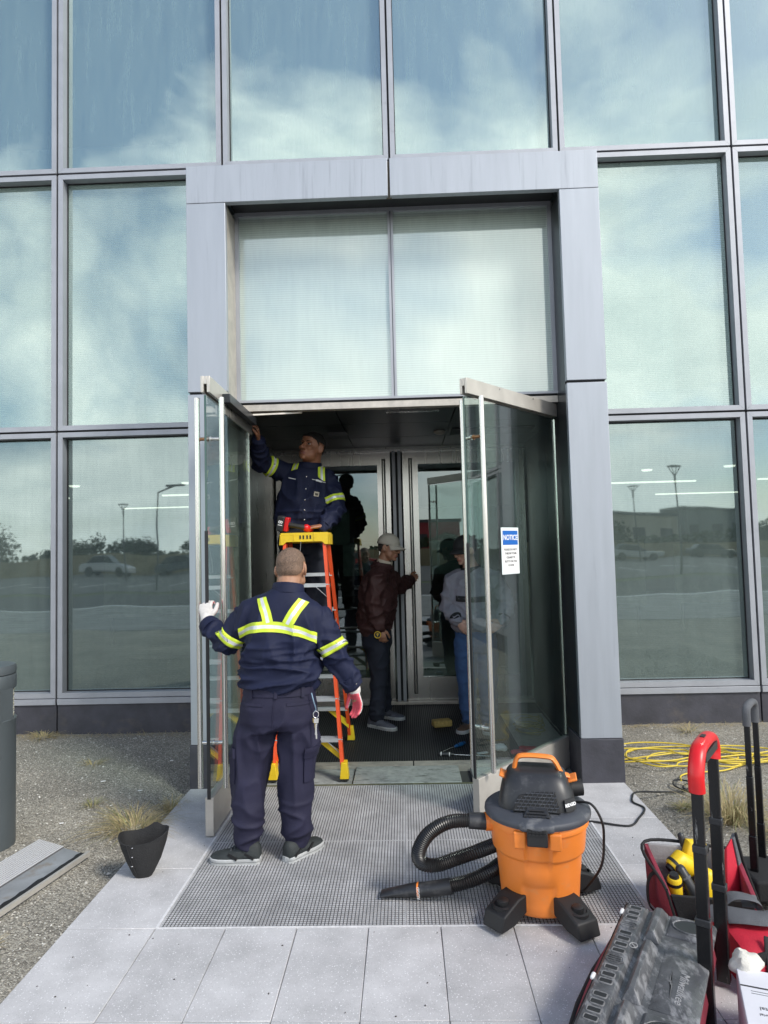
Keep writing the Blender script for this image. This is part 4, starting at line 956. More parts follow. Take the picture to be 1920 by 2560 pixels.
mh = b.build('motor_head', M['vac_dark'], vac, smooth=60)
# front grille of the motor head
b = MB(); up_ = V((0, 0.30, 1)).normalized(); nrm = V((0, -1, 0.30)).normalized(); gc = VC + V((0, -0.128, 0.535))
b.prism([gc + V((-0.100, 0, 0)) - up_ * 0.036 + nrm * 0.012, gc + V((0.100, 0, 0)) - up_ * 0.036 + nrm * 0.012, gc + V((0.082, 0, 0)) + up_ * 0.054 + nrm * 0.012, gc + V((0.0, 0, 0)) + up_ * 0.05 + nrm * 0.012, gc + V((-0.072, 0, 0)) + up_ * 0.034 + nrm * 0.012], -nrm * 0.02)
gr = b.build('air_grille', M['rubber'], mh, bevel=0.003)
b = MB()
for i in range(6):
    for j in range(9):
        x = -0.082 + j * 0.0195 + (0.0097 if i % 2 else 0); zz = -0.028 + i * 0.0145
        if abs(x) > 0.088 - max(0, zz) * 0.3 or (x < -0.05 and zz > 0.03): continue
        b.obox(gc + V((x, 0, 0)) + up_ * zz + nrm * 0.0135, (1, 0, 0), 0.0085, up_ + V((0.15, 0, 0)), 0.0016, nrm, 0.003)
        b.obox(gc + V((x + 0.0085, 0, 0)) + up_ * (zz + 0.005) + nrm * 0.0135, (0.3, 0, 1), 0.0065, (1, 0, 0), 0.0015, nrm, 0.003)
o = b.build('grille_bars', M['vac_lid'], mh); o['kind'] = 'stuff'
b = MB(); gc2 = VC + V((0.0, -0.178, 0.495)); b.prism([gc2 + V((-0.062, -0.012, -0.008)), gc2 + V((0.062, -0.012, -0.008)), gc2 + V((0.036, 0.03, 0.032)), gc2 + V((-0.036, 0.03, 0.032))], (0, 0.03, 0.002)); lg = b.build('lid_vent', M['vac_dark'], vac, bevel=0.003)
b = MB()
for i in range(3):
    for j in range(6):
        t = i / 2; wv_ = 0.046 * (1 - t) + 0.026 * t; b.obox(gc2 + V((-wv_ + 2 * wv_ * j / 5, -0.012 + 0.034 * (0.2 + t * 0.6), -0.002 + 0.032 * (0.2 + t * 0.6))), (1, 0, 0), 0.006, (0, 0.7, 0.7), 0.003, (0, -0.7, 0.7), 0.002)
b.build('vent_ribs', M['rubber'], lg)
# orange carrying handle
hp = catmull([VC + V((-0.125, 0.03, 0.618)), VC + V((-0.098, 0.02, 0.635)), VC + V((-0.083, 0.02, 0.685)), VC + V((-0.055, 0.02, 0.705)), VC + V((0.055, 0.02, 0.703)), VC + V((0.085, 0.02, 0.683)), VC + V((0.112, 0.02, 0.630)), VC + V((0.14, 0.03, 0.615))], 6)
b = MB(); b.tube(hp, 0.024, 12, (0, 1, 0), 0.0105); b.build('carry_handle', M['vac_orange'], vac, smooth=60)
b = MB(); b.obox(VC + V((-0.135, 0.03, 0.606)), (1, 0, -0.5), 0.028, (0, 1, 0), 0.045, (0.5, 0, 1), 0.006); b.build('handle_shoulder', M['vac_orange'], vac, bevel=0.004); b = MB(); b.obox(VC + V((0.148, 0.03, 0.603)), (1, 0, 0.35), 0.030, (0, 1, 0), 0.045, (-0.35, 0, 1), 0.006); b.build('handle_shoulder', M['vac_orange'], vac, bevel=0.004)
b = MB(); b.tube([VC + V((0.145, 0.06, 0.545)), VC + V((0.20, 0.07, 0.548))], [0.04, 0.038], 20); b.build('blower_port', M['rubber'], vac, smooth=40)
lb = MB(); lb.obox(VC + V((0.139, -0.104, 0.530)), (0.7, 0.7, 0), 0.030, (-0.13, 0.13, 1), 0.026, (0.7, -0.7, 0.18), 0.003); lb = lb.build('brand_label', M['vac_dark'], vac)
text('RIDGID', 0.019, M['white'], VC + V((0.1415, -0.1065, 0.531)), (0.7, 0.7, 0), (-0.13, 0.13, 1), lb, bold=0.0008)
# hose port and corrugated hose
b = MB(); b.tube([VV((-0.195, 0.0, 0.405)), VV((-0.232, -0.002, 0.405))], 0.042, 20); b.build('hose_port', M['vac_orange'], vac, smooth=40)
hpts = [VV(p) for p in ((-0.225, -0.002, 0.405), (-0.30, -0.005, 0.412), (-0.40, 0.0, 0.40), (-0.485, 0.015, 0.34), (-0.53, 0.03, 0.25), (-0.515, 0.04, 0.19), (-0.45, 0.05, 0.175), (-0.36, 0.05, 0.205), (-0.26, 0.06, 0.235), (-0.15, 0.13, 0.24), (-0.05, 0.222, 0.22), (0.08, 0.232, 0.19))]
def corrugated(name, pts, r, parent, pitch=0.0095):
    P = catmull(pts, 14); Ls = [0]
    for i in range(1, len(P)): Ls.append(Ls[-1] + (P[i] - P[i - 1]).length)
    n = int(Ls[-1] / (pitch / 2)); Q = []; k = 0
    for i in range(n + 1):
        t = Ls[-1] * i / n
        while k < len(Ls) - 2 and Ls[k + 1] < t: k += 1
        Q.append(P[k].lerp(P[k + 1], (t - Ls[k]) / max(Ls[k + 1] - Ls[k], 1e-6)))
    b = MB(); b.tube(Q, [r if i % 2 else r * 0.88 for i in range(len(Q))], 16); return b.build(name, M['hose'], parent, smooth=25)
corrugated('hose', hpts, 0.0335, vac)
b = MB(); b.tube([VV((-0.225, -0.002, 0.405)), VV((-0.258, -0.004, 0.408)), VV((-0.305, -0.005, 0.411))], [0.038, 0.0385, 0.036], 20); b.build('hose_cuff', M['vac_dark'], vac, smooth=40)
corrugated('hose', [VV(p) for p in ((-0.02, 0.215, 0.15), (-0.12, 0.16, 0.14), (-0.21, 0.07, 0.13), (-0.30, 0.04, 0.105), (-0.40, 0.045, 0.075))], 0.0335, vac)
b = MB(); b.tube([VV(p) for p in ((-0.385, 0.045, 0.078), (-0.45, 0.055, 0.062), (-0.50, 0.065, 0.052))], [0.037, 0.036, 0.034], 20); b.build('hose_cuff', M['vac_dark'], vac, smooth=40)
b = MB(); b.tube([VV(p) for p in ((-0.50, 0.065, 0.052), (-0.535, 0.071, 0.046), (-0.57, 0.076, 0.042), (-0.64, 0.087, 0.030), (-0.705, 0.098, 0.016))], [0.034, 0.035, 0.034, 0.034, 0.038], 20, (0, 1, 0), [0.034, 0.035, 0.031, 0.020, 0.010]); nz_ = b.build('utility_nozzle', M['vac_dark'], vac, smooth=50)
text('RIDGID', 0.02, M['white'], VV((-0.537, 0.0345, 0.049)), (0, -0.2, 1), (-1, 0.1, 0), nz_)
b = MB(); b.tube([VV((-0.530, 0.070, 0.047)), VV((-0.538, 0.0715, 0.046))], 0.0352, 20); b.build('orange_ring', M['vac_orange'], nz_, smooth=40)
# four castor feet
for ang in (-128, -52, 40, 140):
    a = R_(ang); d = V((math.cos(a), math.sin(a), 0)); t = V((-d.y, d.x, 0)); c = VC + d * 0.215
    b = MB(); b.prism([VC + d * 0.155 + t * 0.054 + V((0, 0, 0.055)), VC + d * 0.155 + t * 0.054 + V((0, 0, 0.135)), VC + d * 0.205 + t * 0.054 + V((0, 0, 0.13)), VC + d * 0.30 + t * 0.054 + V((0, 0, 0.085)), VC + d * 0.318 + t * 0.054 + V((0, 0, 0.02)), VC + d * 0.235 + t * 0.054 + V((0, 0, 0.024))], -t * 0.108)
    f = b.build('castor_foot', M['rubber'], vac, bevel=0.008, seg=3)
    b = MB(); b.lathe([(0.044, 0.07), (0.044, 0.112), (0.036, 0.116), (0.034, 0.104), (0.024, 0.104), (0.024, 0.132), (0.019, 0.136)], 24, c + d * 0.030 + V((0, 0, -0.008))); b.build('accessory_post', M['rubber'], f, smooth=40)
    b = MB(); b.lathe([(0.02, -0.012), (0.025, -0.005), (0.025, 0.005), (0.02, 0.012)], 16); 
    b.v = [tuple(c + d * 0.02 + V((0, 0, 0.0255)) + d * v[0] + V((0, 0, 1)) * v[1] + t * v[2]) for v in b.v]; b.build('castor_wheel', M['rubber'], f, smooth=40)
# power cord of the vacuum
def cable(name, pts, r, mt, parent=None, loc=None, n=8, sub=8):
    b = MB(); b.tube(catmull(pts, sub), r, n); return b.build(name, mt, parent, loc, smooth=70)
cable('power_cord', [VV((0.17, -0.02, 0.500)), VV((0.225, -0.06, 0.502)), VV((0.262, -0.08, 0.43)), VV((0.272, -0.06, 0.33)), VV((0.262, -0.05, 0.22)), VV((0.225, 0.0, 0.11)), VV((0.20, 0.10, 0.02)), VV((0.17, 0.30, 0.010)), VV((0.25, 0.62, 0.009))] + [VV(V(p) - VC) for p in ((0.93, -2.19, 0.009), (1.014, -2.173, 0.008), (1.201, -2.24, 0.008), (1.30, -2.13, 0.008), (1.378, -1.995, 0.008), (1.345, -1.90, 0.008), (1.365, -1.82, 0.008), (1.419, -1.733, 0.008), (1.55, -1.745, 0.012), (1.685, -1.744, 0.012), (1.76, -1.70, 0.014), (1.80, -1.62, 0.03), (1.73, -1.58, 0.03), (1.69, -1.66, 0.02), (1.76, -1.80, 0.015), (1.84, -1.72, 0.02), (1.80, -1.66, 0.035), (1.72, -1.72, 0.03), (1.76, -1.86, 0.015))], 0.0058, M['rubber'], vac)

vac.rotation_euler.z = VROT; vac.scale = (1.035, 1.035, 0.95)

# ---- yellow extension cord thrown down in a heap
rnd = random.Random(5); P_ = []
for k in range(9):
    cx = 2.06 + 0.40 * math.sin(k * 1.7); cy = -0.98 + 0.10 * math.cos(k * 2.1); rx = rnd.uniform(0.14, 0.34) if k % 3 else 0.45; ry = rnd.uniform(0.10, 0.24); ph = rnd.uniform(-0.3, 0.3)
    for j in range(9):
        a = 2 * math.pi * j / 9 + ph; x = cx + rx * math.cos(a) + rnd.uniform(-.03, .03); y = cy + ry * math.sin(a) + rnd.uniform(-.02, .02); P_.append((min(x, 2.75), y, gz(x, y) + 0.012 + 0.004 * k))
P_ += [(2.5, -1.12, 0.012), (2.2, -1.30, 0.01), (1.98, -1.33, 0.01), (1.86, -1.40, 0.012), (1.80, -1.55, 0.03)]
cc = MB(); cc.tube(catmull(P_, 5), 0.0056, 7); yc = cc.build('extension_cord', M['ycord'], loc=(2.05, -0.95, 0), smooth=70); lab(yc, 'yellow extension cord heaped on the gravel right of the entrance', 'cord')

# ---- bollard light at the left edge
BC = V((-2.500, -2.36, 0)); bo = thing('bollard_light', BC, 'grey cylindrical bollard light on the gravel at the left', 'bollard')
b = MB(); b.lathe([(0.168, -0.03), (0.168, 0.70), (0.172, 0.715), (0.168, 0.72)], 48, BC); b.build('post', M['bollard'], bo, smooth=40)
b = MB()
for k in range(6): b.lathe([(0.140, 0.722 + k * 0.028), (0.158, 0.728 + k * 0.028), (0.158, 0.741 + k * 0.028), (0.140, 0.7495 + k * 0.028)], 40, BC)
b.build('lamp_louvres', M['lens'], bo, smooth=30)
for a in (-0.25, 1.9, 4.0): b = MB(); b.obox(BC + V((math.cos(a) * 0.156, math.sin(a) * 0.156, 0.805)), (math.cos(a), math.sin(a), 0), 0.012, (-math.sin(a), math.cos(a), 0), 0.045, (0, 0, 1), 0.09); b.build('lamp_upright', M['bollard'], bo)
b = MB(); b.lathe([(0.168, 0.892), (0.170, 0.90), (0.170, 0.965), (0.166, 0.972)], 48, BC); b.build('cap_ring', M['bollard'], bo, smooth=40)
b = MB(); b.lathe([(0.160, 0.973), (0.168, 0.978), (0.170, 1.012), (0.163, 1.026), (0.06, 1.034)], 48, BC); b.build('cap', M['bollard'], bo, smooth=30)

# ---- black canvas pouch on the left pavers
pc = thing('tool_pouch', (-1.42, -2.71, 0), 'empty black canvas tool pouch standing on the left pavers', 'pouch')
rings = [(0.0, 0.042, 0.035, -0.005, 0.0), (0.02, 0.055, 0.042, -0.005, 0), (0.08, 0.085, 0.055, -0.005, 0.0), (0.15, 0.112, 0.062, -0.008, 0.01), (0.20, 0.125, 0.070, -0.01, 0.015)]
n = 36; b = MB(); cen = V((-1.415, -2.72, 0)); rt_ = V((0.96, 0.28, 0)); fw_ = V((-0.28, 0.96, 0))
def pr(z, rx, ry, ox, oy, th, inn=0):
    c, s = math.cos(th), math.sin(th); e = 2.0 / 2.6
    zz = z + ((0.012 * s + 0.004 * c) * (z / 0.2) ** 2 + (0.014 * math.cos(2 * th) + 0.030 * math.exp(-(((th - 1.15 + math.pi) % (2 * math.pi) - math.pi) / 0.33) ** 2)) * (z / 0.2) ** 3 if z > 0.1 else 0)
    wv_ = 0.006 * math.sin(3 * th + 9 * z) * (z / 0.2)
    return cen + rt_ * ((rx - inn + wv_) * math.copysign(abs(c) ** e, c) + ox) + fw_ * ((ry - inn + wv_) * math.copysign(abs(s) ** e, s) + oy) + V((0, 0, zz))
allr = [(q, 0) for q in rings] + [((0.202, 0.125, 0.070, -0.01, 0.015), 0.005)] + [(q, 0.006) for q in rings[::-1][:-1]]
for q, inn in allr:
    for j in range(n): b.v.append(tuple(pr(q[0], q[1], q[2], q[3], q[4], 2 * math.pi * j / n, inn)))
for i in range(len(allr) - 1):
    for j in range(n):
        j2 = (j + 1) % n; b.f.append((i * n + j, i * n + j2, (i + 1) * n + j2, (i + 1) * n + j)); b.m.append(0)
b.f.append(tuple(reversed(range(n)))); b.m.append(0); b.f.append(tuple((len(allr) - 1) * n + j for j in range(n))); b.m.append(0)
b.build('pouch_body', M['blackcloth'], pc, smooth=50)
b = MB()
for k in range(3):
    for sgn in (0.7,): 
        p = cen + rt_ * -0.055 + fw_ * -0.057 + V((0, 0, 0.165 - k * 0.045)); b.lathe([(0.005, -0.001), (0.006, 0.001), (0.004, 0.003)], 10, p); 
b.build('rivet', M['stainless'], pc)
b = MB(); b.tube([pr(q[0], q[1], q[2], q[3], q[4], R_(242)) + fw_ * -0.002 for q in rings[1:]], 0.003, 6); b.build('seam', M['blackcloth'], pc, smooth=60)

# ---- removed aluminium threshold plate lying on the gravel
tp = thing('threshold_plate', (-2.2, -2.6, 0), 'ribbed aluminium threshold plate lying on the gravel at the left edge', 'metal plate')
e0, e1 = V((-2.186, -2.329, 0.02)), V((-1.818, -2.512, 0.02)); ax_ = V((-0.205, -0.98, 0)).normalized(); Lp = 1.25
b = MB(); crs = (e1 - e0); 
b.prism([e0, e0 + crs * 0.53, e0 + crs * 0.53 + ax_ * Lp, e0 + ax_ * Lp], (0, 0, -0.012)); b.build('plate', mat('groove_shade_aluminium', (0.11, 0.11, 0.115), 0.6, 0.2), tp)  # shade between the ribs put into a darker base colour, ribs lightened
b = MB()
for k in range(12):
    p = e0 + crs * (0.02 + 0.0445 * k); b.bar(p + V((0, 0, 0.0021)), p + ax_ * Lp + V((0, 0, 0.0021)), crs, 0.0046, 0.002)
b.build('ribs', mat('lightened_rib_aluminium', (0.68, 0.68, 0.69), 0.45, 0.3), tp)
b = MB(); b.prism([e0 + crs * 0.53 - V((0, 0, 0.006)), e0 + crs * 0.93 - V((0, 0, 0.006)), e0 + crs * 0.93 + ax_ * Lp - V((0, 0, 0.006)), e0 + crs * 0.53 + ax_ * Lp - V((0, 0, 0.006))], (0, 0, -0.008)); b.build('underplate', mat('dirty_aluminium', (0.42, 0.43, 0.44), 0.5, 0.6, var=0.2, vscale=6, dirt=((0.35, 0.27, 0.2), 7, 0.57, (1, 1, 1), 0.7)), tp)
b = MB(); qn = 40; zig = [(rnd.uniform(-.02, .02)) for _ in range(qn + 1)]
for i in range(qn):
    a0 = e0 + crs * (0.87 + zig[i]) + ax_ * (Lp * i / qn); a1 = e0 + crs * (0.87 + zig[i + 1]) + ax_ * (Lp * (i + 1) / qn)
    b.add([a0 + V((0, 0, -0.004)), a1 + V((0, 0, -0.004)), a1 + crs * 0.10 + V((0, 0, -0.003)), a0 + crs * 0.10 + V((0, 0, -0.003)), a0 + V((0, 0, -0.014)), a1 + V((0, 0, -0.014)), a1 + crs * 0.10 + V((0, 0, -0.014)), a0 + crs * 0.10 + V((0, 0, -0.014))], [(0, 1, 2, 3), (7, 6, 5, 4), (0, 4, 5, 1), (2, 6, 7, 3), (1, 5, 6, 2), (3, 7, 4, 0)])
b.build('sealant_strip', M['rubber'], tp)
b = MB(); b.bar(e0 + crs * 1.04 + V((0, 0, 0.004)), e0 + crs * 1.04 + ax_ * Lp + V((0, 0, 0.004)), crs, 0.008, 0.012); b.build('edge_angle', M['rail'], tp)

# ---- small things on the mat
sp = MB(); sp.obox((0.27, 0.03, 0.034), (0.97, 0.25, 0), 0.088, (-0.25, 0.97, 0), 0.05, (0, 0, 1), 0.032); o = sp.build('sponge', M['sponge'], loc=(0.27, 0.03, 0), bevel=0.016, seg=3); lab(o, 'worn yellow sponge lying on the black entrance mat', 'sponge')
def driver(name, a, bq, mt, lbl, tail):
    a, bq = V(a), V(bq); d = (bq - a).normalized(); t = thing(name, a, lbl, 'screwdriver', 'screwdrivers on the mat')
    m1 = MB(); m1.limb([a, a + d * 0.03, a + d * 0.085, a + d * 0.11], [0.014, 0.017, 0.015, 0.011], 12); m1.build('handle', mt, t, smooth=60)
    m1 = MB(); m1.tube([a + d * 0.105, bq], 0.0035, 8); m1.build('shaft', M['tube'], t, smooth=60)
    m1 = MB(); m1.tube([a + d * 0.012, a + d * 0.018], 0.0165, 12); m1.tube([a + d * 0.078, a + d * 0.084], 0.0163, 12); m1.build('grip_rings', M['white'] if tail else M['rubber'], t)
driver('screwdriver', (0.20, -0.842, 0.019), (0.62, -0.885, 0.006), M['vac_dark'], 'long screwdriver with black handle on the mat edge', 1)
driver('screwdriver', (0.42, -0.560, 0.019), (0.235, -0.74, 0.008), M['bluehandle'], 'short screwdriver with blue handle beside the black one', 0)
b = MB(); b.obox((0.545, -0.80, 0.008), (0.9, 0.35, 0), 0.045, (-0.35, 0.9, 0), 0.012, (0, 0, 1), 0.004); o = b.build('key_tag', M['white'], loc=(0.545, -0.8, 0.003)); lab(o, 'thin white plastic strip on the mat beside the screwdrivers', 'plastic strip')
def crumple(name, c, r, flat, mt, seed, lbl, cat, n=18):
    b = MB(); b.ell(c, r[0], r[1], r[2], n=n, k=12); vs = []
    for v in b.v:
        d = V(v) - V(c); q = noise.noise(d * 22 + V((seed, 0, 0))) + 0.5 * noise.noise(d * 55 + V((0, seed, 0))); p = V(c) + d * (1 + 0.45 * q); p.z = max(p.z, flat); vs.append(tuple(p))
    b.v = vs; o = b.build(name, mt, loc=(c[0], c[1], flat), smooth=40); return lab(o, lbl, cat)
crumple('paper_scrap', (0.70, -0.73, 0.03), (0.05, 0.04, 0.03), 0.003, M['white'], 3, 'crumpled white paper on the mat behind the right glass door', 'paper')
# ---- red and black rolling tool bag in the right foreground
W_ = V((0.493, 0.870, 0)); Q_ = V((0.870, -0.493, 0)); U_ = V((0, 0, 1)); TZ = 0.222
FL = V((0.812, -3.455, 0))
rb = thing('rolling_tool_bag', (0.75, -3.95, 0), 'red and black rolling tool bag with scuffed moulded panel and tall red grip', 'tool bag')
def bp(s, q, z): return FL + W_ * s + Q_ * q + U_ * z      # s: along the panel (0 = far end, negative towards the viewer), q: across, z: up
b = MB(); LB = 0.84
secs = []
for s in (0.015, -0.02, -0.12, -0.30, -0.5, -0.7, -0.80, -LB - 0.01):
    bulge = 0.012 + 0.045 * math.sin(math.pi * min(max(-s / LB, 0), 1)) ** 0.7
    secs.append([bp(s, 0.03, 0.0), bp(s, -bulge * 0.7, 0.03), bp(s, -bulge, 0.10), bp(s, -bulge * 0.55, 0.165), bp(s, 0.004, 0.196), bp(s, 0.30, 0.196), bp(s, 0.318, 0.10), bp(s, 0.30, 0.0)])
k = len(secs[0])
for q in secs: b.v += [tuple(p) for p in q]
for i in range(len(secs) - 1):
    for j in range(k):
        j2 = (j + 1) % k; b.f.append((i * k + j, i * k + j2, (i + 1) * k + j2, (i + 1) * k + j)); b.m.append(0)
b.f.append(tuple(range(k))); b.f.append(tuple(reversed(range((len(secs) - 1) * k, len(secs) * k)))); b.m += [0, 0]
b.build('bag_body', M['maroon'], rb, smooth=50)
for (q_, z_) in ((2, 0), (4, 0)):
    b = MB(); b.tube([secs[i][q_] + (V((0, 0, 0.004)) if q_ == 4 else -Q_ * 0.004) for i in range(len(secs))], 0.011 if q_ == 2 else 0.012, 8); b.build('piping', M['blackcloth'], rb, smooth=60)
# moulded panel: thick slab with raised lands, channels and pockets
pn = MB()
def slab(q0, q1, s0, s1, z0, z1, sl=0.0): pn.prism([bp(s0, q0, z0), bp(s0, q1, z0), bp(s1, q1, z0), bp(s1, q0, z0)], U_ * (z1 - z0))
pn.prism([bp(0.0, 0.0, 0.198), bp(0.0, 0.325, 0.198), bp(-LB, 0.325, 0.198), bp(-LB, 0.0, 0.198)], U_ * 0.012)
panel_o = pn.build('moulded_panel', M['molded'], rb, bevel=0.004)
def land(q0, q1, s0, s1, h, slope=0.012):
    b = MB(); a = [bp(s0, q0, 0.2101), bp(s0, q1, 0.2101), bp(s1, q1, 0.2101), bp(s1, q0, 0.2101)]
    t = [bp(s0 - slope, q0 + slope, 0.21 + h), bp(s0 - slope, q1 - slope, 0.21 + h), bp(s1 + slope, q1 - slope, 0.21 + h), bp(s1 + slope, q0 + slope, 0.21 + h)]
    b.add(a + t, [(3, 2, 1, 0), (4, 5, 6, 7), (0, 1, 5, 4), (1, 2, 6, 5), (2, 3, 7, 6), (3, 0, 4, 7)]); 
    nn = (b.v and (V(b.v[5]) - V(b.v[4])).cross(V(b.v[6]) - V(b.v[4])).z)
    if nn < 0: b.f = [tuple(reversed(f)) for f in b.f]
    return b
def lrow(*a, **k): land(*a, **k).build('panel_land', M['molded'], panel_o, bevel=0.0025, seg=2)
lrow(0.0, 0.088, -0.002, -LB, 0.014)
lrow(0.098, 0.158, -0.002, -0.222, 0.032, slope=0.02); lrow(0.165, 0.325, -0.002, -0.150, 0.010)
lrow(0.100, 0.160, -0.245, -0.585, 0.036, slope=0.022); lrow(0.180, 0.325, -0.185, -0.585, 0.013, slope=0.03)
lrow(0.098, 0.158, -0.605, -LB, 0.034, slope=0.022); lrow(0.172, 0.325, -0.61, -LB, 0.012)
# slots along the left edge: recessed windows with raised rims
RIMM = mat('scuffed_rim_edge', (0.17, 0.17, 0.175), 0.5, var=0.4, vscale=40)
def rim(c, hw, hl, r=0.006, zt=0.0245):
    b = MB(); pts = []
    for sx, sy, a0 in ((1, 1, 0), (-1, 1, 90), (-1, -1, 180), (1, -1, 270)):
        for a in (0, 30, 60, 90):
            th = R_(a0 + a); pts.append(c + Q_ * (sx * (hw - r) + r * math.cos(th)) + W_ * (sy * (hl - r) + r * math.sin(th)))
    b.tube(pts, 0.0026, 6, closed=True); b.build('slot_rim', RIMM, panel_o, smooth=60)
    b = MB(); b.prism([p + U_ * 0.0002 for p in pts], U_ * 0.0008); b.build('slot', M['black'], panel_o)
zl = 0.2246
for s in (-0.035, -0.075, -0.112, -0.225, -0.265, -0.305, -0.347, -0.455, -0.497, -0.535, -0.61, -0.65, -0.69, -0.73, -0.80): rim(bp(s, 0.043, zl), 0.021, 0.0125)
for s in (-0.166, -0.402):
    b = MB()
    for k_ in range(4): b.bar(bp(s - 0.018 + 0.012 * k_, 0.022, zl + 0.001), bp(s - 0.018 + 0.012 * k_, 0.062, zl + 0.001), W_, 0.0022, 0.002)
    b.tube([bp(s + 0.026 * math.sin(t), 0.042 + 0.029 * math.cos(t), zl + 0.001) for t in np.linspace(0, 6.283, 20)[:-1]], 0.0018, 6, closed=True); b.build('moulded_badge', M['molded'], panel_o)
for (s0, q0, hl, hw) in ((-0.075, 0.245, 0.045, 0.062), (-0.70, 0.245, 0.06, 0.062)):      # oval hand holds
    pts = [bp(s0 + hl * math.sin(t), q0 + hw * math.cos(t), 0.2215) for t in np.linspace(0, 6.283, 33)[:-1]]
    b = MB(); b.tube(pts, 0.004, 8, closed=True); b.build('hand_hold_rim', M['molded'], panel_o, smooth=60)
    b = MB(); b.prism([p for p in pts], U_ * 0.0012); b.build('hand_hold', M['vac_dark'], panel_o)
text('Milwaukee', 0.040, mat('worn_raised_letter', (0.30, 0.30, 0.305), 0.5), bp(-0.455, 0.262, 0.2238), -W_, Q_, panel_o, shear=0.35, ext=0.0012)
b = MB(); z_ = 0.2242; b.prism([bp(-0.37, 0.222, z_), bp(-0.455, 0.226, z_), bp(-0.445, 0.232, z_), bp(-0.53, 0.236, z_), bp(-0.43, 0.228, z_), bp(-0.445, 0.222, z_)], U_ * 0.0012); b.build('moulded_bolt', mat('worn_raised_letter', (0.17, 0.17, 0.175), 0.5), panel_o)
wr = mat('worn_grey_edge', (0.36, 0.36, 0.36), 0.6)
b = MB(); b.tube([bp(-0.29 + 0.016 * math.sin(t), 0.083 + 0.013 * math.cos(t), 0.2245) for t in np.linspace(0, 6.283, 20)[:-1]], 0.0016, 6, closed=True); b.bar(bp(-0.279, 0.074, 0.2245), bp(-0.301, 0.092, 0.2245), U_, 0.001, 0.0014); b.build('no_step_mark', wr, panel_o)
for s in (-0.05, -0.50): 
    b = MB(); b.limb([bp(s, -0.004, 0.212), bp(s - 0.018, -0.004, 0.212)], [0.008, 0.008], 10); b.build('corner_stud', M['cardpaper'], panel_o, smooth=60)
# telescoping handle: two scratched poles in three stages, red grip
n0, f0 = V((0.948, -3.85, 0)), V((1.108, -3.62, 0)); wv = (f0 - n0).normalized(); ov = V((wv.y, -wv.x, 0))
for p in (n0, f0):
    for (z0, z1, hw, hd, nm) in ((0.02, 0.36, 0.023, 0.016, 'pole_socket'), (0.36, 0.60, 0.0205, 0.0135, 'pole_stage'), (0.60, 0.86, 0.0185, 0.0115, 'pole_stage')):
        b = MB(); b.obox(p + U_ * (z0 + z1) / 2, ov, hw, wv, hd, U_, (z1 - z0) / 2); b.build(nm, M['pole'], rb, bevel=0.004)
    for z in (0.36, 0.60):
        b = MB(); b.obox(p + U_ * z, ov, 0.025 if z < 0.5 else 0.0225, wv, 0.018 if z < 0.5 else 0.0155, U_, 0.012); b.build('pole_collar', M['vac_dark'], rb, bevel=0.003)
gp = catmull([n0 + U_ * 0.79, n0 + U_ * 0.85 - wv * 0.004, n0 + U_ * 0.905 + wv * 0.03, n0 + U_ * 0.925 + wv * 0.08, f0 + U_ * 0.925 - wv * 0.07, f0 + U_ * 0.905 - wv * 0.02, f0 + U_ * 0.87 + wv * 0.005, f0 + U_ * 0.83], 5)
b = MB(); b.tube(gp, 0.0275, 16, ov, 0.021); gr_ = b.build('grip', M['red'], rb, smooth=60)
b = MB(); b.obox((n0 + f0) / 2 + U_ * 0.948 + wv * -0.01, ov, 0.008, wv, 0.018, U_, 0.003); b.build('release_button', M['black'], gr_, bevel=0.002)
b = MB(); b.obox((n0 + f0) / 2 + U_ * 0.895 + ov * 0.012, ov, 0.014, wv, 0.10, U_, 0.015); b.build('grip_core', M['vac_dark'], gr_)

# ---- open tool bag behind it, red end panels, yellow tools inside
tb = thing('open_tool_bag', (1.2, -3.15, 0), 'open red and black tool bag showing grey lining and yellow tools', 'tool bag')
A0, A1, B0, B1 = V((1.075, -3.30, 0)), V((1.055, -3.02, 0)), V((1.36, -3.36, 0)), V((1.42, -3.08, 0))
HB = 0.25
def wallq(name, pts, th, mt, parent):
    pts = [V(p) for p in pts]; nn = (pts[1] - pts[0]).cross(pts[2] - pts[0]).normalized(); b = MB(); b.prism([p - nn * th / 2 for p in pts], nn * th); return b.build(name, mt, parent, bevel=min(0.004, th * 0.3))
wallq('end_panel', [A0 + V((0.015, 0, 0.0)), A1, A1 + V((-0.01, 0, HB + 0.01)), A0 + V((-0.045, 0, HB - 0.06))], 0.02, M['maroon'], tb)
wallq('end_panel', [B0, B1, B1 + U_ * HB, B0 + U_ * (HB - 0.06)], 0.02, M['maroon'], tb)
wallq('back_wall', [A1 + V((0.012, 0, 0)), B1 - V((0.012, 0, 0)), B1 + U_ * HB - V((0.012, 0, 0)), A1 + U_ * (HB + 0.01)], 0.016, M['greycloth'], tb)
wallq('front_wall', [A0 + V((0.02, 0, 0)), B0, B0 + U_ * 0.17, A0 + V((-0.03, 0, 0.17))], 0.016, M['blackcloth'], tb)
b = MB(); b.box(1.07, 1.38, -3.30, -3.06, 0.0, 0.012); b.build('base', M['blackcloth'], tb)
b = MB(); fr_ = [A0 + V((-0.047, -0.004, HB - 0.06)), A1 + V((-0.012, 0.004, HB + 0.016)), B1 + U_ * (HB + 0.006), B0 + U_ * (HB - 0.055)]
b.tube(catmull(fr_[:3], 8), 0.007, 8); b.tube([A0 + V((0.0, -0.006, 0.01)), fr_[0]], 0.006, 8); b.build('frame_piping', M['blackcloth'], tb, smooth=60)
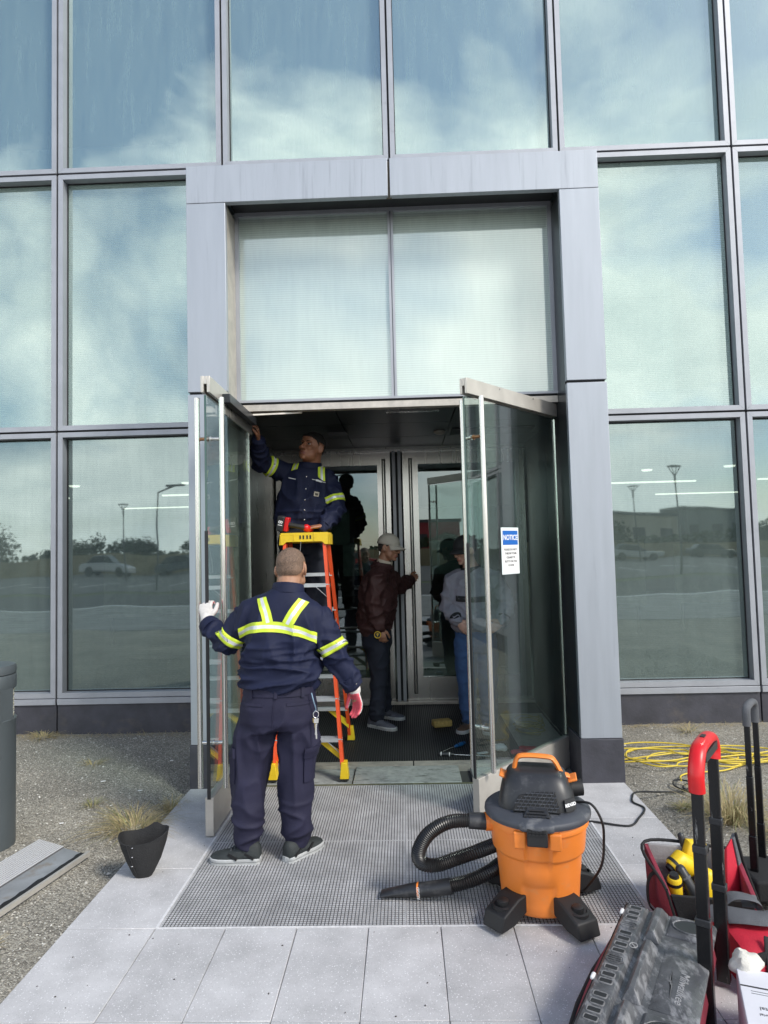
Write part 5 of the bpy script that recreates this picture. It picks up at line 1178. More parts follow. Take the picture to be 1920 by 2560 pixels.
b = MB(); b.tube(catmull([A0 + V((-0.035, 0.13, 0.02)), A0 + V((-0.075, 0.13, 0.06)), A0 + V((-0.08, 0.13, 0.14)), A0 + V((-0.062, 0.13, 0.19)), A0 + V((-0.015, 0.13, 0.215))], 6), 0.014, 8, (0, 1, 0), 0.004); b.build('carry_strap', M['blackcloth'], tb, smooth=60)
# lid flap standing at the right
wallq('lid_flap', [(1.30, -3.24, 0.05), (1.345, -3.24, 0.03), (1.405, -3.18, 0.05), (1.37, -3.16, 0.335), (1.335, -3.18, 0.30)], 0.02, M['redcloth'], tb)
wallq('lid_gusset', [(1.372, -3.165, 0.338), (1.41, -3.18, 0.05), (1.47, -3.15, 0.03), (1.43, -3.13, 0.20), (1.395, -3.14, 0.352)], 0.02, M['greystrap'], tb)
b = MB(); b.tube(catmull([(1.392, -3.16, 0.36), (1.425, -3.16, 0.22), (1.475, -3.18, 0.05)], 6), 0.006, 8); b.build('zip', M['blackcloth'], tb, smooth=60)
# yellow tools inside the bag
def tool(lbl, pts, rs, head, mt2, grp='yellow tools in the open bag', nm='power_tool'):
    t = thing(nm, pts[0], lbl, 'tool', grp); d0, d1 = (pts[1] - pts[0]).normalized(), (pts[-1] - pts[-2]).normalized()
    b = MB(); b.tube([pts[0] - d0 * 0.012, pts[0]] + pts[1:] + [pts[-1] + d1 * 0.010], [rs[0] * 0.8] + rs + [rs[-1] * 0.82], 18); bo2 = b.build('body', M['yellow'], t, smooth=45)
    b = MB(); m0 = lerp(pts[-2], pts[-1], 0.55); b.tube([m0, m0 + d1 * 0.014], [rs[-1] * 1.06] * 2, 18); b.tube([pts[-1] + d1 * 0.010, pts[-1] + d1 * 0.024], [rs[-1] * 0.7, rs[-1] * 0.6], 16); b.build('black_band', M['rubber'], bo2, smooth=45)
    b = MB(); b.limb(head[0], head[1], 12); gg = b.build('grip', mt2, t, smooth=60)
    e_ = (head[0][1] - head[0][0]).normalized(); b = MB(); q0 = lerp(head[0][0], head[0][1], 0.35); b.tube([q0, q0 + e_ * 0.008], [head[1][0] * 1.12] * 2, 14); b.build('grip_ring', M['greystrap'], gg)
    return t
t1 = tool('yellow tool with a slim upright body at the left of the open bag', [V((1.10, -3.20, 0.06)), V((1.095, -3.22, 0.15)), V((1.09, -3.23, 0.20))], [0.035, 0.03, 0.03], ([V((1.13, -3.24, 0.07)), V((1.15, -3.27, 0.02))], [0.02, 0.018]), M['vac_dark'])
t2 = tool('yellow round headed tool with black handle in the middle of the open bag', [V((1.20, -3.11, 0.19)), V((1.155, -3.12, 0.225)), V((1.125, -3.13, 0.205))], [0.048, 0.045, 0.036], ([V((1.13, -3.20, 0.225)), V((1.165, -3.23, 0.15)), V((1.185, -3.26, 0.06))], [0.022, 0.025, 0.019]), M['vac_dark'])
t3 = tool('yellow cylindrical tool at the back right of the open bag', [V((1.21, -3.08, 0.20)), V((1.235, -3.07, 0.27)), V((1.28, -3.07, 0.26))], [0.034, 0.036, 0.034], ([V((1.24, -3.11, 0.18)), V((1.26, -3.14, 0.10))], [0.022, 0.022]), M['vac_dark'])
t5 = thing('hand_tool', (1.25, -3.12, 0.1), 'black handled tool sticking up at the back of the open bag', 'tool')
b = MB(); b.limb([V((1.20, -3.06, 0.16)), V((1.215, -3.045, 0.25)), V((1.20, -3.04, 0.30))], [0.016, 0.019, 0.015], 12); b.build('handle', M['vac_dark'], t5, smooth=60)
b = MB(); b.tube([V((1.19, -3.07, 0.05)), V((1.20, -3.06, 0.17))], 0.008, 8); b.build('shaft', M['tube'], t5, smooth=60)
t6 = thing('pry_bar', (1.13, -3.26, 0.02), 'thin silver bar lying across the front of the open bag', 'tool')
b = MB(); b.bar((1.085, -3.255, 0.14), (1.17, -3.30, 0.02), (0, 0, 1), 0.006, 0.010); b.build('bar', M['tube'], t6)
t4 = thing('yellow_holder', (1.14, -3.29, 0.0), 'yellow moulded holder with black letters at the front of the open bag', 'tool', 'yellow tools in the open bag')
b = MB(); b.limb([V((1.115, -3.28, 0.07)), V((1.16, -3.30, 0.04)), V((1.20, -3.30, 0.05))], [0.03, 0.042, 0.04], 14); b.build('body', M['yellow'], t4, smooth=60)
text('DEW', 0.035, M['ink'], (1.185, -3.342, 0.07), (1, 0, 0.1), (0, 0.35, 1), t4)
b = MB(); b.limb([V((1.22, -3.22, 0.10)), V((1.245, -3.20, 0.20))], [0.032, 0.03], 12); b.build('side_shell', M['yellow'], t4, smooth=60)
# second telescoping handle, behind the bag at the right edge: a rolling case
rc = thing('rolling_case', (1.58, -2.98, 0), 'black rolling case with tall black twin poles and grey grip at the right edge', 'rolling case')
b = MB(); b.box(1.50, 1.72, -3.10, -2.84, 0.02, 0.12); b.build('case_body', M['blackcloth'], rc, bevel=0.015)
n1, f1 = V((1.560, -3.02, 0)), V((1.602, -2.99, 0)); 
n1, f1 = V((1.545, -3.0, 0)), V((1.655, -2.86, 0)); wv1 = (f1 - n1).normalized(); ov1 = V((wv1.y, -wv1.x, 0))
for p in (n1, f1):
    for (z0, z1, h) in ((0.02, 0.28, 0.0165), (0.28, 0.55, 0.0145), (0.55, 0.80, 0.0125)):
        b = MB(); b.obox(p + U_ * (z0 + z1) / 2, ov1, h, wv1, h * 0.7, U_, (z1 - z0) / 2); b.build('pole_stage', M['pole'], rc, bevel=0.003)
b = MB(); b.tube(catmull([n1 + U_ * 0.78, n1 + U_ * 0.845, n1 + U_ * 0.865 + wv1 * 0.03, f1 + U_ * 0.865 - wv1 * 0.04, f1 + U_ * 0.835, f1 + U_ * 0.76], 6), 0.0185, 12, ov1, 0.0165); b.build('grip', M['greystrap'], rc, smooth=60)
# red bag with grey strap, lower right
sb = thing('red_bag', (1.38, -3.55, 0), 'bright red soft bag with a rolled grey strap at the right edge', 'bag')
b = MB(); sec = []
for x, sx_ in ((1.17, 0.9), (1.20, 1), (1.35, 1.03), (1.5, 1), (1.7, 0.95)):
    sec.append([V((x, -3.68, 0)), V((x, -3.70 * 1 + 0.0, 0.05)), V((x, -3.67, 0.14 * sx_)), V((x, -3.62, 0.165 * sx_)), V((x, -3.46, 0.175 * sx_)), V((x, -3.40, 0.14)), V((x, -3.40, 0))])
k = 7
for q in sec: b.v += [tuple(p) for p in q]
for i in range(len(sec) - 1):
    for j in range(k):
        j2 = (j + 1) % k; b.f.append((i * k + j2, i * k + j, (i + 1) * k + j, (i + 1) * k + j2)); b.m.append(0)
b.f.append(tuple(reversed(range(k)))); b.f.append(tuple(range((len(sec) - 1) * k, len(sec) * k))); b.m += [0, 0]
b.build('bag_body', M['redcloth'], sb, smooth=50)
b = MB(); b.tube(catmull([(1.14, -3.45, 0.175), (1.22, -3.52, 0.20), (1.33, -3.55, 0.205), (1.46, -3.50, 0.215), (1.62, -3.45, 0.21)], 6), 0.040, 10, (0, 1, 0.2), 0.012); b.build('strap', M['greystrap'], sb, smooth=60)
b = MB(); b.tube(catmull([(1.20, -3.42, 0.20), (1.24, -3.44, 0.235), (1.30, -3.46, 0.235), (1.33, -3.44, 0.205), (1.28, -3.42, 0.195)], 6), 0.030, 10, (0, 1, 0), 0.006); b.build('strap_roll', M['greystrap'], sb, smooth=60)
b = MB(); b.obox((1.24, -3.67, 0.13), (1, 0, 0.2), 0.03, (0, 0.3, 1), 0.02, (0, 1, -0.3), 0.006); b.tube(catmull([(1.26, -3.64, 0.19), (1.25, -3.66, 0.16), (1.24, -3.69, 0.10), (1.22, -3.69, 0.06)], 5), 0.010, 8, (1, 0, 0), 0.003); b.build('buckle', M['blackcloth'], sb, bevel=0.003)
# carton with printed sheet, and a white cotton glove lying on it
cb = thing('carton', (1.1, -4.05, 0), 'white printed carton at the lower right corner', 'box')
b = MB(); c_ = V((1.16, -4.02, 0)); ca, cb_ = V((0.94, -0.34, 0)).normalized(), V((0.34, 0.94, 0)).normalized(); b.obox(c_ + U_ * 0.095, ca, 0.16, cb_, 0.16, U_, 0.095); b.build('box', M['carton'], cb, bevel=0.003)
b = MB(); b.obox(c_ + cb_ * 0.06 + U_ * 0.1903, ca, 0.158, cb_, 0.0035, U_, 0.0004); b.build('tape_edge', M['ink'], cb)
for i, s_ in enumerate(('100% Metal', 'picture of material', 'FF 6.7in')):
    text(s_, 0.024 if i != 1 else 0.016, M['ink'], c_ + ca * -0.06 + cb_ * (-0.065 - 0.03 * i + 0.02) + U_ * 0.1904, -ca, -cb_, cb, ext=0.0003)
for y_ in (0.038, 0.026):
    b = MB(); b.obox(c_ + cb_ * y_ + U_ * 0.1902, ca, 0.13, cb_, 0.0012, U_, 0.0003); b.build('print_rule', M['greystrap'], cb)
crumple('cotton_glove', (1.10, -3.80, 0.195), (0.05, 0.038, 0.036), 0.166, M['rag'], 9, 'crumpled white cotton glove lying between the poles and red bag', 'glove', 24)

# ---- dry grass tufts and debris
def tuft(lbl, c, n, rad, hgt, mts, nm='dry_grass_tuft', grp='dry grass tufts in the gravel'):
    rn = random.Random(int(abs(c[0]) * 1000)); b = MB()
    for i in range(n):
        a = rn.uniform(0, 6.283); r0 = rad * 0.35 * rn.random() ** 0.5; x, y = c[0] + r0 * math.cos(a), c[1] + r0 * math.sin(a)
        d = V((math.cos(a + rn.uniform(-.7, .7)), math.sin(a + rn.uniform(-.7, .7)), 0)); h = hgt * rn.uniform(0.3, 1.0); l_ = rad * rn.uniform(0.3, 1.1); w_ = rn.uniform(0.0009, 0.002); sd_ = V((-d.y, d.x, 0)) * w_
        z0 = gz(x, y) - 0.002 if not (PX0 < x < PX1) else 0
        p0 = V((x, y, z0)); p1 = p0 + d * l_ * 0.3 + U_ * h * 0.75; p2 = p0 + d * l_ * 0.7 + U_ * h; p3 = p0 + d * l_ + U_ * h * rn.uniform(0.45, 0.95)
        b.add([p0 - sd_, p0 + sd_, p1 + sd_, p1 - sd_, p2 + sd_ * .7, p2 - sd_ * .7, p3], [(0, 1, 2, 3), (3, 2, 4, 5), (5, 4, 6)], 1 if rn.random() < 0.25 else 0)
    o = b.build(nm, mts, loc=(c[0], c[1], 0)); lab(o, lbl, 'dry grass', grp); return o
G2 = [M['dry'], M['drygreen']]
tuft('dry straw tuft behind the black pouch at the paving edge', (-1.73, -2.08, 0), 420, 0.30, 0.085, G2)
tuft('small dry tuft near the left front corner of the portal', (-1.62, -1.75, 0), 120, 0.12, 0.08, G2)
tuft('large pale straw tuft right of the red grip on the gravel', (1.86, -2.12, 0), 520, 0.30, 0.17, G2)
tuft('second straw tuft nearer the poles at the right edge', (2.06, -2.42, 0), 320, 0.24, 0.10, G2)
tuft('thin low dry tuft beside the left front paver', (-1.86, -3.38, 0), 90, 0.10, 0.05, G2)
tuft('small green tuft at the black cord end on the gravel', (1.66, -1.93, 0), 110, 0.09, 0.03, [M['drygreen'], M['dry']])
tuft('wispy weed beside the bollard light on the gravel', (-2.15, -1.75, 0), 60, 0.10, 0.05, [M['drygreen'], M['dry']])
tuft('small straw wisp between the bollard light and the plinth', (-2.55, -0.9, 0), 60, 0.14, 0.04, G2)
tuft('flat straw wisp right of the portal by the plinth', (2.4, -0.25, 0), 90, 0.18, 0.05, G2)
tuft('short straw tuft by the plinth left of the doorway', (-3.4, -0.10, 0), 150, 0.22, 0.05, G2)
b = MB(); rn = random.Random(3)
for i in range(1900):
    left = rn.random() < 0.55; x = rn.uniform(-5, -1.62) if left else rn.uniform(1.5, 4.2); y = -0.02 - abs(rn.gauss(0, 0.07)); z = gz(x, y) + 0.006; a = rn.uniform(0, 3.14); l_ = rn.uniform(0.02, 0.09); d = V((math.cos(a), math.sin(a) * 0.5, rn.uniform(-0.1, 0.5))); s_ = V((-d.y, d.x, 0)) * 0.0022
    b.add([V((x, y, z)) - s_, V((x, y, z)) + s_, V((x, y, z)) + d * l_], [(0, 1, 2)], 0)
o = b.build('straw_litter', M['dry']); o['kind'] = 'stuff'; o['label'] = 'dry straw litter along the foot of the plinth'; o['category'] = 'litter'
# leaves and crumbs on the paving
b = MB()
for i in range(150):
    x, y = rn.uniform(PX0, PX1), rn.uniform(-4.3, -1.5)
    if GX0 - .02 < x < GX1 + .02 and y > GYF - .02: 
        if rn.random() < 0.85: continue
    s_ = rn.uniform(0.001, 0.0036); b.obox((x, y, s_ * 0.4 + 0.001), (rn.random(), rn.random(), 0), s_, (-rn.random(), rn.random() + 0.1, 0), s_ * 0.6, (0, 0, 1), s_ * 0.4)
o = b.build('crumbs', mat('dark_crumb', (0.06, 0.055, 0.045), 0.9)); o['kind'] = 'stuff'; o['label'] = 'dark crumbs scattered on the pavers'; o['category'] = 'debris'
for i, (x, y, s_, l_) in enumerate(((-1.88, -3.62, 0.03, 'white scrap lying on the gravel by the front paver'), (-2.28, -1.30, 0.016, 'white flake on the gravel near the bollard'), (-1.93, -1.50, 0.013, 'white flake on the gravel nearer the portal'), (-1.93, -0.86, 0.012, 'white flake on the gravel close to the plinth'), (-2.2, -2.05, 0.012, 'white flake on the gravel beyond the ribbed plate'), (1.72, -0.62, 0.014, 'white flake on the gravel behind the right portal corner'))):
    b = MB(); b.obox((x, y, gz(x, y) + 0.010), (1, 0.45, 0), s_, (-0.45, 1, 0), s_ * 0.35, (0, 0, 1), 0.002); o = b.build('paper_flake', M['white'], loc=(x, y, 0)); lab(o, l_, 'scrap', 'white scraps on the gravel')

# ================================================================== across the road: mirrored in the glass
def lamp_post(x, y, h, kind, lbl):
    t = thing('lamp_post', (x, y, -0.15), lbl, 'lamp post', 'lamp posts across the road'); b = MB(); b.tube([(x, y, -0.15), (x, y, h)], [0.055, 0.035], 12); b.build('post', M['lamp_post'], t, smooth=50)
    b = MB()
    if kind == 'dish':
        b.lathe([(0.06, h - 0.5), (0.06, h), (0.04, h + 0.05)], 12, (x, y, 0)); b.lathe([(0.38, h + 0.42), (0.42, h + 0.45), (0.15, h + 0.49)], 20, (x, y, 0))
        for a in range(4): b.tube([(x + 0.06 * math.cos(a * 1.57), y + 0.06 * math.sin(a * 1.57), h), (x + 0.36 * math.cos(a * 1.57), y + 0.36 * math.sin(a * 1.57), h + 0.43)], 0.025, 6)
    else: b.tube([(x, y, h), (x + 0.9, y, h + 0.35)], 0.05, 8); b.box(x + 0.5, x + 1.4, y - 0.15, y + 0.15, h + 0.33, h + 0.43)
    b.build('lamp_head', M['lamp_post'], t)
lamp_post(13.8, -28, 4.9, 'dish', 'dark lamp post with dish head across the road to the right')
lamp_post(19.5, -50, 5.6, 'dish', 'distant dish headed lamp post across the car park')
lamp_post(-13.7, -30, 5.1, 'arm', 'dark lamp post with side arm across the road to the left')
lamp_post(-21.5, -44, 5.0, 'dish', 'second lamp post far across the road to the left')
def far_tree(x, y, h, r, lbl):
    t = thing('tree', (x, y, -0.15), lbl, 'tree', 'trees beyond the car park'); b = MB(); b.tube([(x, y, -0.15), (x, y, h * 0.4), (x + 0.2, y, h * 0.7)], [0.22, 0.15, 0.07], 8)
    rn = random.Random(int(x * 7 + h)); 
    for k in range(5): a = rn.uniform(0, 6.28); b.tube([(x, y, h * 0.35), (x + r * .6 * math.cos(a), y + r * .6 * math.sin(a), h * rn.uniform(.6, .85))], [0.08, 0.03], 6)
    b.build('trunk', M['bark'], t); b = MB(); cl = [(rn.uniform(-.7, .7) * r, rn.uniform(-.7, .7) * r, h * rn.uniform(0.45, 0.9), rn.uniform(.25, .45) * r) for _ in range(14)]
    for i in range(1500):
        c = rn.choice(cl); d = V((rn.gauss(0, 1), rn.gauss(0, 1), rn.gauss(0, .8))).normalized() * c[3] * rn.random() ** 0.4; p = V((x + c[0], y + c[1], c[2])) + d; u = V((rn.gauss(0, 1), rn.gauss(0, 1), rn.gauss(0, 1))).normalized() * 0.16; v = u.orthogonal().normalized() * 0.11
        b.add([p - u, p + v, p + u, p - v], [(0, 1, 2, 3)])
    b.build('crown', M['leaf'], t)
FT_ = 0.72
for i, (x, y, h, r, l_) in enumerate(((-44, -62, 6.0, 3.6, 'broad low tree at the far left across the road'), (-36, -66, 4.6, 3.0, 'small round tree left of the lamp posts across the road'), (-29, -64, 4.2, 2.6, 'shrubby tree between the lamp posts across the road'), (-20, -60, 5.2, 2.4, 'slim tree across the road opposite the left windows'), (20, -60, 4.6, 2.8, 'small tree across the road opposite the right windows'), (37, -64, 4.8, 3.2, 'spreading tree across the road to the right'), (48, -66, 5.4, 3.4, 'dense tree at the far right across the road'))): far_tree(x, y, h * FT_, r, l_)
def far_block(x, y, w_, d_, h, mt, lbl):
    t = thing('far_building', (x, y, -0.15), lbl, 'building', 'low buildings beyond the car park'); b = MB(); b.box(x - w_ / 2, x + w_ / 2, y - d_, y, -0.15, h); b.build('walls', mt, t)
    b = MB(); b.box(x - w_ / 2 - .2, x + w_ / 2 + .2, y - d_ - .2, y + .2, h, h + 0.35); b.build('roof', M['lamp_post'], t)
    for k in range(int(w_ / 3)):
        b = MB(); xx = x - w_ / 2 + 1.5 + k * 3; b.box(xx - .7, xx + .7, y, y + 0.05, h * .35, h * .7); b.build('window', M['darkmetal'], t)
far_block(-16, -80, 16, 8, 3.4, M['farwall'], 'long low tan building beyond the car park to the left')
far_block(30, -84, 12, 8, 5.2, M['farwall'], 'tan two storey block beyond the car park to the right')
far_block(44, -90, 9, 8, 6.2, M['room_grey'], 'grey block at the far right beyond the car park')
far_block(2, -70, 9, 6, 4.6, M['far_red'], 'low dark red building straight across the road')
b = MB(); b.box(-120, 120, -58.2, -58, -0.15, 1.5); o = b.build('boundary_wall', mat('earth_wall', (0.22, 0.18, 0.11), 0.9, var=0.3, vscale=0.4)); lab(o, 'long low tan boundary wall across the road', 'wall')

# ================================================================== people
class Head:
    def __init__(s, c, f, u, k=1.0):
        s.c = V(c); s.f = V(f).normalized(); s.u = V(u); s.u = (s.u - s.f * s.u.dot(s.f)).normalized(); s.r = s.f.cross(s.u); s.k = k
        s.m = Matrix((s.f, s.r, s.u)).transposed()
    def P(s, f, r, u): return s.c + (s.f * f + s.r * r + s.u * u) * s.k
    def loc(s, co):
        d = (co - np.array(s.c)) / s.k; return np.stack([d @ np.array(s.f), d @ np.array(s.r), d @ np.array(s.u)], -1)
    def build(s, mb, wide=1.0, jowl=1.0, nose=1.0):
        E_ = lambda f, r, u, a, b, c: mb.ell(s.P(f, r, u), a * s.k, b * s.k, c * s.k, s.m, 16, 10)
        E_(-0.012, 0, 0.033, 0.098, 0.077 * wide, 0.088); E_(-0.02, 0, 0.0, 0.085, 0.074 * wide, 0.07)
        E_(0.022, 0, -0.028, 0.070, 0.064 * wide, 0.082); E_(0.026, 0, -0.074, 0.058 * jowl, 0.054 * wide * jowl, 0.042); E_(0.072, 0, -0.097, 0.020, 0.025, 0.018)
        E_(0.060, 0.0, 0.052, 0.034, 0.052 * wide, 0.034)
        for q in (-1, 1):
            E_(0.078, 0.027 * q, 0.024, 0.014, 0.026, 0.010); E_(0.064, 0.041 * q, -0.022, 0.025, 0.022, 0.021); E_(0.03, 0.05 * q * wide, -0.06, 0.035, 0.018, 0.03)
            E_(0.100, 0.013 * q * nose, -0.031, 0.011, 0.010 * nose, 0.009)
            ea = Matrix((s.f * 0.94 + s.u * 0.1 + s.r * (-0.28 * q), s.r, s.u)).transposed()
            mb.ell(s.P(-0.012, 0.079 * q * wide, -0.004), 0.021 * s.k, 0.009 * s.k, 0.032 * s.k, ea, 12, 8)
            mb.ell(s.P(-0.004, 0.076 * q * wide, -0.03), 0.011 * s.k, 0.009 * s.k, 0.013 * s.k, ea, 10, 8)
        mb.limb([s.P(0.086, 0, 0.012), s.P(0.100, 0, -0.010), s.P(0.109, 0, -0.027)], [0.0095 * s.k, 0.011 * s.k, 0.0125 * nose * s.k], 10)
        E_(0.089, 0, -0.059, 0.011, 0.024, 0.0075); E_(0.087, 0, -0.072, 0.012, 0.021, 0.0085)
    def sculpt(s, co):
        q = s.loc(co); near = (np.abs(q) < 0.16).all(1); out = co.copy(); fv, uv, rv = np.array(s.f), np.array(s.u), np.array(s.r)
        def push(c, rad, vec):
            d = np.linalg.norm((q - np.array(c)) / np.array(rad), axis=1); g = np.exp(-d * d) * near
            out[:] += g[:, None] * (fv * vec[0] + rv * vec[1] + uv * vec[2]) * s.k
        for e in (-1, 1):
            push((0.085, 0.033 * e, 0.006), (0.03, 0.017, 0.010), (-0.010, 0, 0)); push((0.085, 0.013 * e, 0.008), (0.02, 0.008, 0.012), (-0.004, 0, 0))
            push((0.085, 0.030 * e, -0.048), (0.03, 0.008, 0.018), (-0.003, 0, 0)); push((-0.006, 0.088 * e, -0.004), (0.010, 0.012, 0.016), (0, -0.006 * e, 0))
        push((0.095, 0, -0.0655), (0.03, 0.024, 0.0035), (-0.006, 0, 0)); push((0.09, 0, -0.083), (0.03, 0.02, 0.006), (-0.004, 0, 0))
        return out
    def face_parts(s, body, iris=0.0, brow=None, lid=1.0):
        for e in (-1, 1):
            b = MB(); b.ell(s.P(0.0735, 0.0325 * e, 0.0065), 0.0125 * s.k, 0.0135 * s.k, 0.0105 * s.k * lid, s.m, 14, 10); ey = b.build('eye', M['eyewhite'], body, smooth=80)
            b = MB(); b.ell(s.P(0.0805, 0.0325 * e + iris, 0.0072), 0.0070 * s.k, 0.0072 * s.k, 0.0072 * s.k, s.m, 12, 8); b.build('iris', M['iris'], ey, smooth=80)
            b = MB(); b.tube(catmull([s.P(0.0895, 0.014 * e, 0.0225), s.P(0.0905, 0.03 * e, 0.0285), s.P(0.078, 0.050 * e, 0.0245)], 5), [0.0030 * s.k] * 10 + [0.0016 * s.k], 7); b.build('eyebrow', brow or M['hair_black'], body, smooth=80)
def hairline(q, back=-0.06, front=0.075, side=0.0):
    f = q[:, 0]; return np.interp(f, [-0.11, -0.055, -0.03, 0.02, 0.045, 0.075, 0.12], [back, back, side - 0.015, side + 0.012, 0.045, front, front + 0.01])
def hair_shell(name, H, co, fs, no, th, mt, parent, **kw):
    q = H.loc(co); ear = (np.abs(q[:, 1]) > 0.079) & (q[:, 2] < 0.035) & (np.abs(q[:, 0]) < 0.04)
    ok = (q[:, 2] > hairline(q, **kw)) & (np.abs(q) < 0.17).all(1) & ~ear
    sel = [f for f in fs if all(ok[i] for i in f)]; idx = sorted({i for f in sel for i in f}); mp_ = {a: b for b, a in enumerate(idx)}
    edge = {}
    for f in sel:
        for a, b in zip(f, f[1:] + f[:1]): edge[(a, b)] = 1
    rim_ = {a for (a, b) in edge if (b, a) not in edge} | {b for (a, b) in edge if (b, a) not in edge}
    c2 = np.array([co[i] + no[i] * (-0.0005 if i in rim_ else th) for i in idx])
    return mesh_obj(name, c2, [tuple(mp_[i] for i in f) for f in sel], mt, parent)

def hand(mb, wrist, fdir, palmn, thumb_side, k=1.0, curl=(0.35, 0.45, 0.35), spread=0.05, thick=1.0, tcurl=0.4, tout=0.7):
    """five fingers on a palm; palmn = the way the palm faces; thumb_side = direction of the thumb across the palm"""
    w_, fd = V(wrist), V(fdir).normalized(); pn_ = V(palmn); pn_ = (pn_ - fd * pn_.dot(fd)).normalized(); ts = V(thumb_side); ts = (ts - fd * ts.dot(fd) - pn_ * ts.dot(pn_)).normalized()
    mb.limb([w_, w_ + fd * 0.035 * k, w_ + fd * 0.070 * k, w_ + fd * 0.090 * k], [0.027 * k, 0.036 * k, 0.041 * k, 0.039 * k], 14, ts, [0.021 * k, 0.017 * k, 0.015 * k, 0.012 * k])
    for off, ln, rr in ((0.031, 0.072, 0.0098), (0.0105, 0.080, 0.0100), (-0.0105, 0.075, 0.0096), (-0.030, 0.060, 0.0086)):
        p = w_ + (fd * (0.088 - abs(off) * 0.12) + ts * off) * k; d = (fd + ts * off * spread * 20).normalized(); P_ = [p - fd * 0.012 * k, p]
        rad = rr * k * thick; ang = 0
        for c_, l_ in zip(curl, (0.46, 0.30, 0.24)):
            ang += c_; dd_ = d * math.cos(ang) + pn_ * math.sin(ang); p = p + dd_ * ln * l_ * k; P_.append(p)
        mb.limb(P_, [rad * 1.05, rad * 1.05, rad * 1.0, rad * 0.93, rad * 0.84], 10)
    p = w_ + (fd * 0.022 + ts * 0.026) * k; d = (fd * 0.75 + ts * tout + pn_ * 0.25).normalized(); P_ = [p - ts * 0.008 * k, p]; d2 = (fd * 0.9 + ts * 0.25 * tout + pn_ * tcurl).normalized(); d3 = (fd * 0.9 - ts * 0.05 + pn_ * (tcurl + 0.25)).normalized()
    for dd_, l_ in ((d, 0.042), (d2, 0.032), (d3, 0.026)): p = p + dd_ * l_ * k; P_.append(p)
    mb.limb(P_, [0.016 * k, 0.0155 * k, 0.0125 * k * thick, 0.0115 * k * thick, 0.0098 * k * thick], 10)

def rings_loft(mb, rings, side, n=40, e=2.4):
    """torso: rings = (centre, half across, half deep, tilt); 'side' = across direction"""
    sd_ = V(side).normalized(); dp = V((-sd_.y, sd_.x, 0)); base = len(mb.v)
    for (c, a, b_, t) in rings:
        for j in range(n):
            th = 2 * math.pi * j / n; cs, sn = math.cos(th), math.sin(th)
            x = a * math.copysign(abs(cs) ** (2 / e), cs); y = b_ * math.copysign(abs(sn) ** (2 / e), sn)
            mb.v.append(tuple(V(c) + sd_ * x + dp * y + V((0, 0, x * t))))
    k = len(rings)
    for i in range(k - 1):
        for j in range(n):
            j2 = (j + 1) % n; mb.f.append((base + i * n + j, base + i * n + j2, base + (i + 1) * n + j2, base + (i + 1) * n + j)); mb.m.append(0)
    mb.f.append(tuple(base + j for j in reversed(range(n)))); mb.f.append(tuple(base + (k - 1) * n + j for j in range(n))); mb.m += [0, 0]

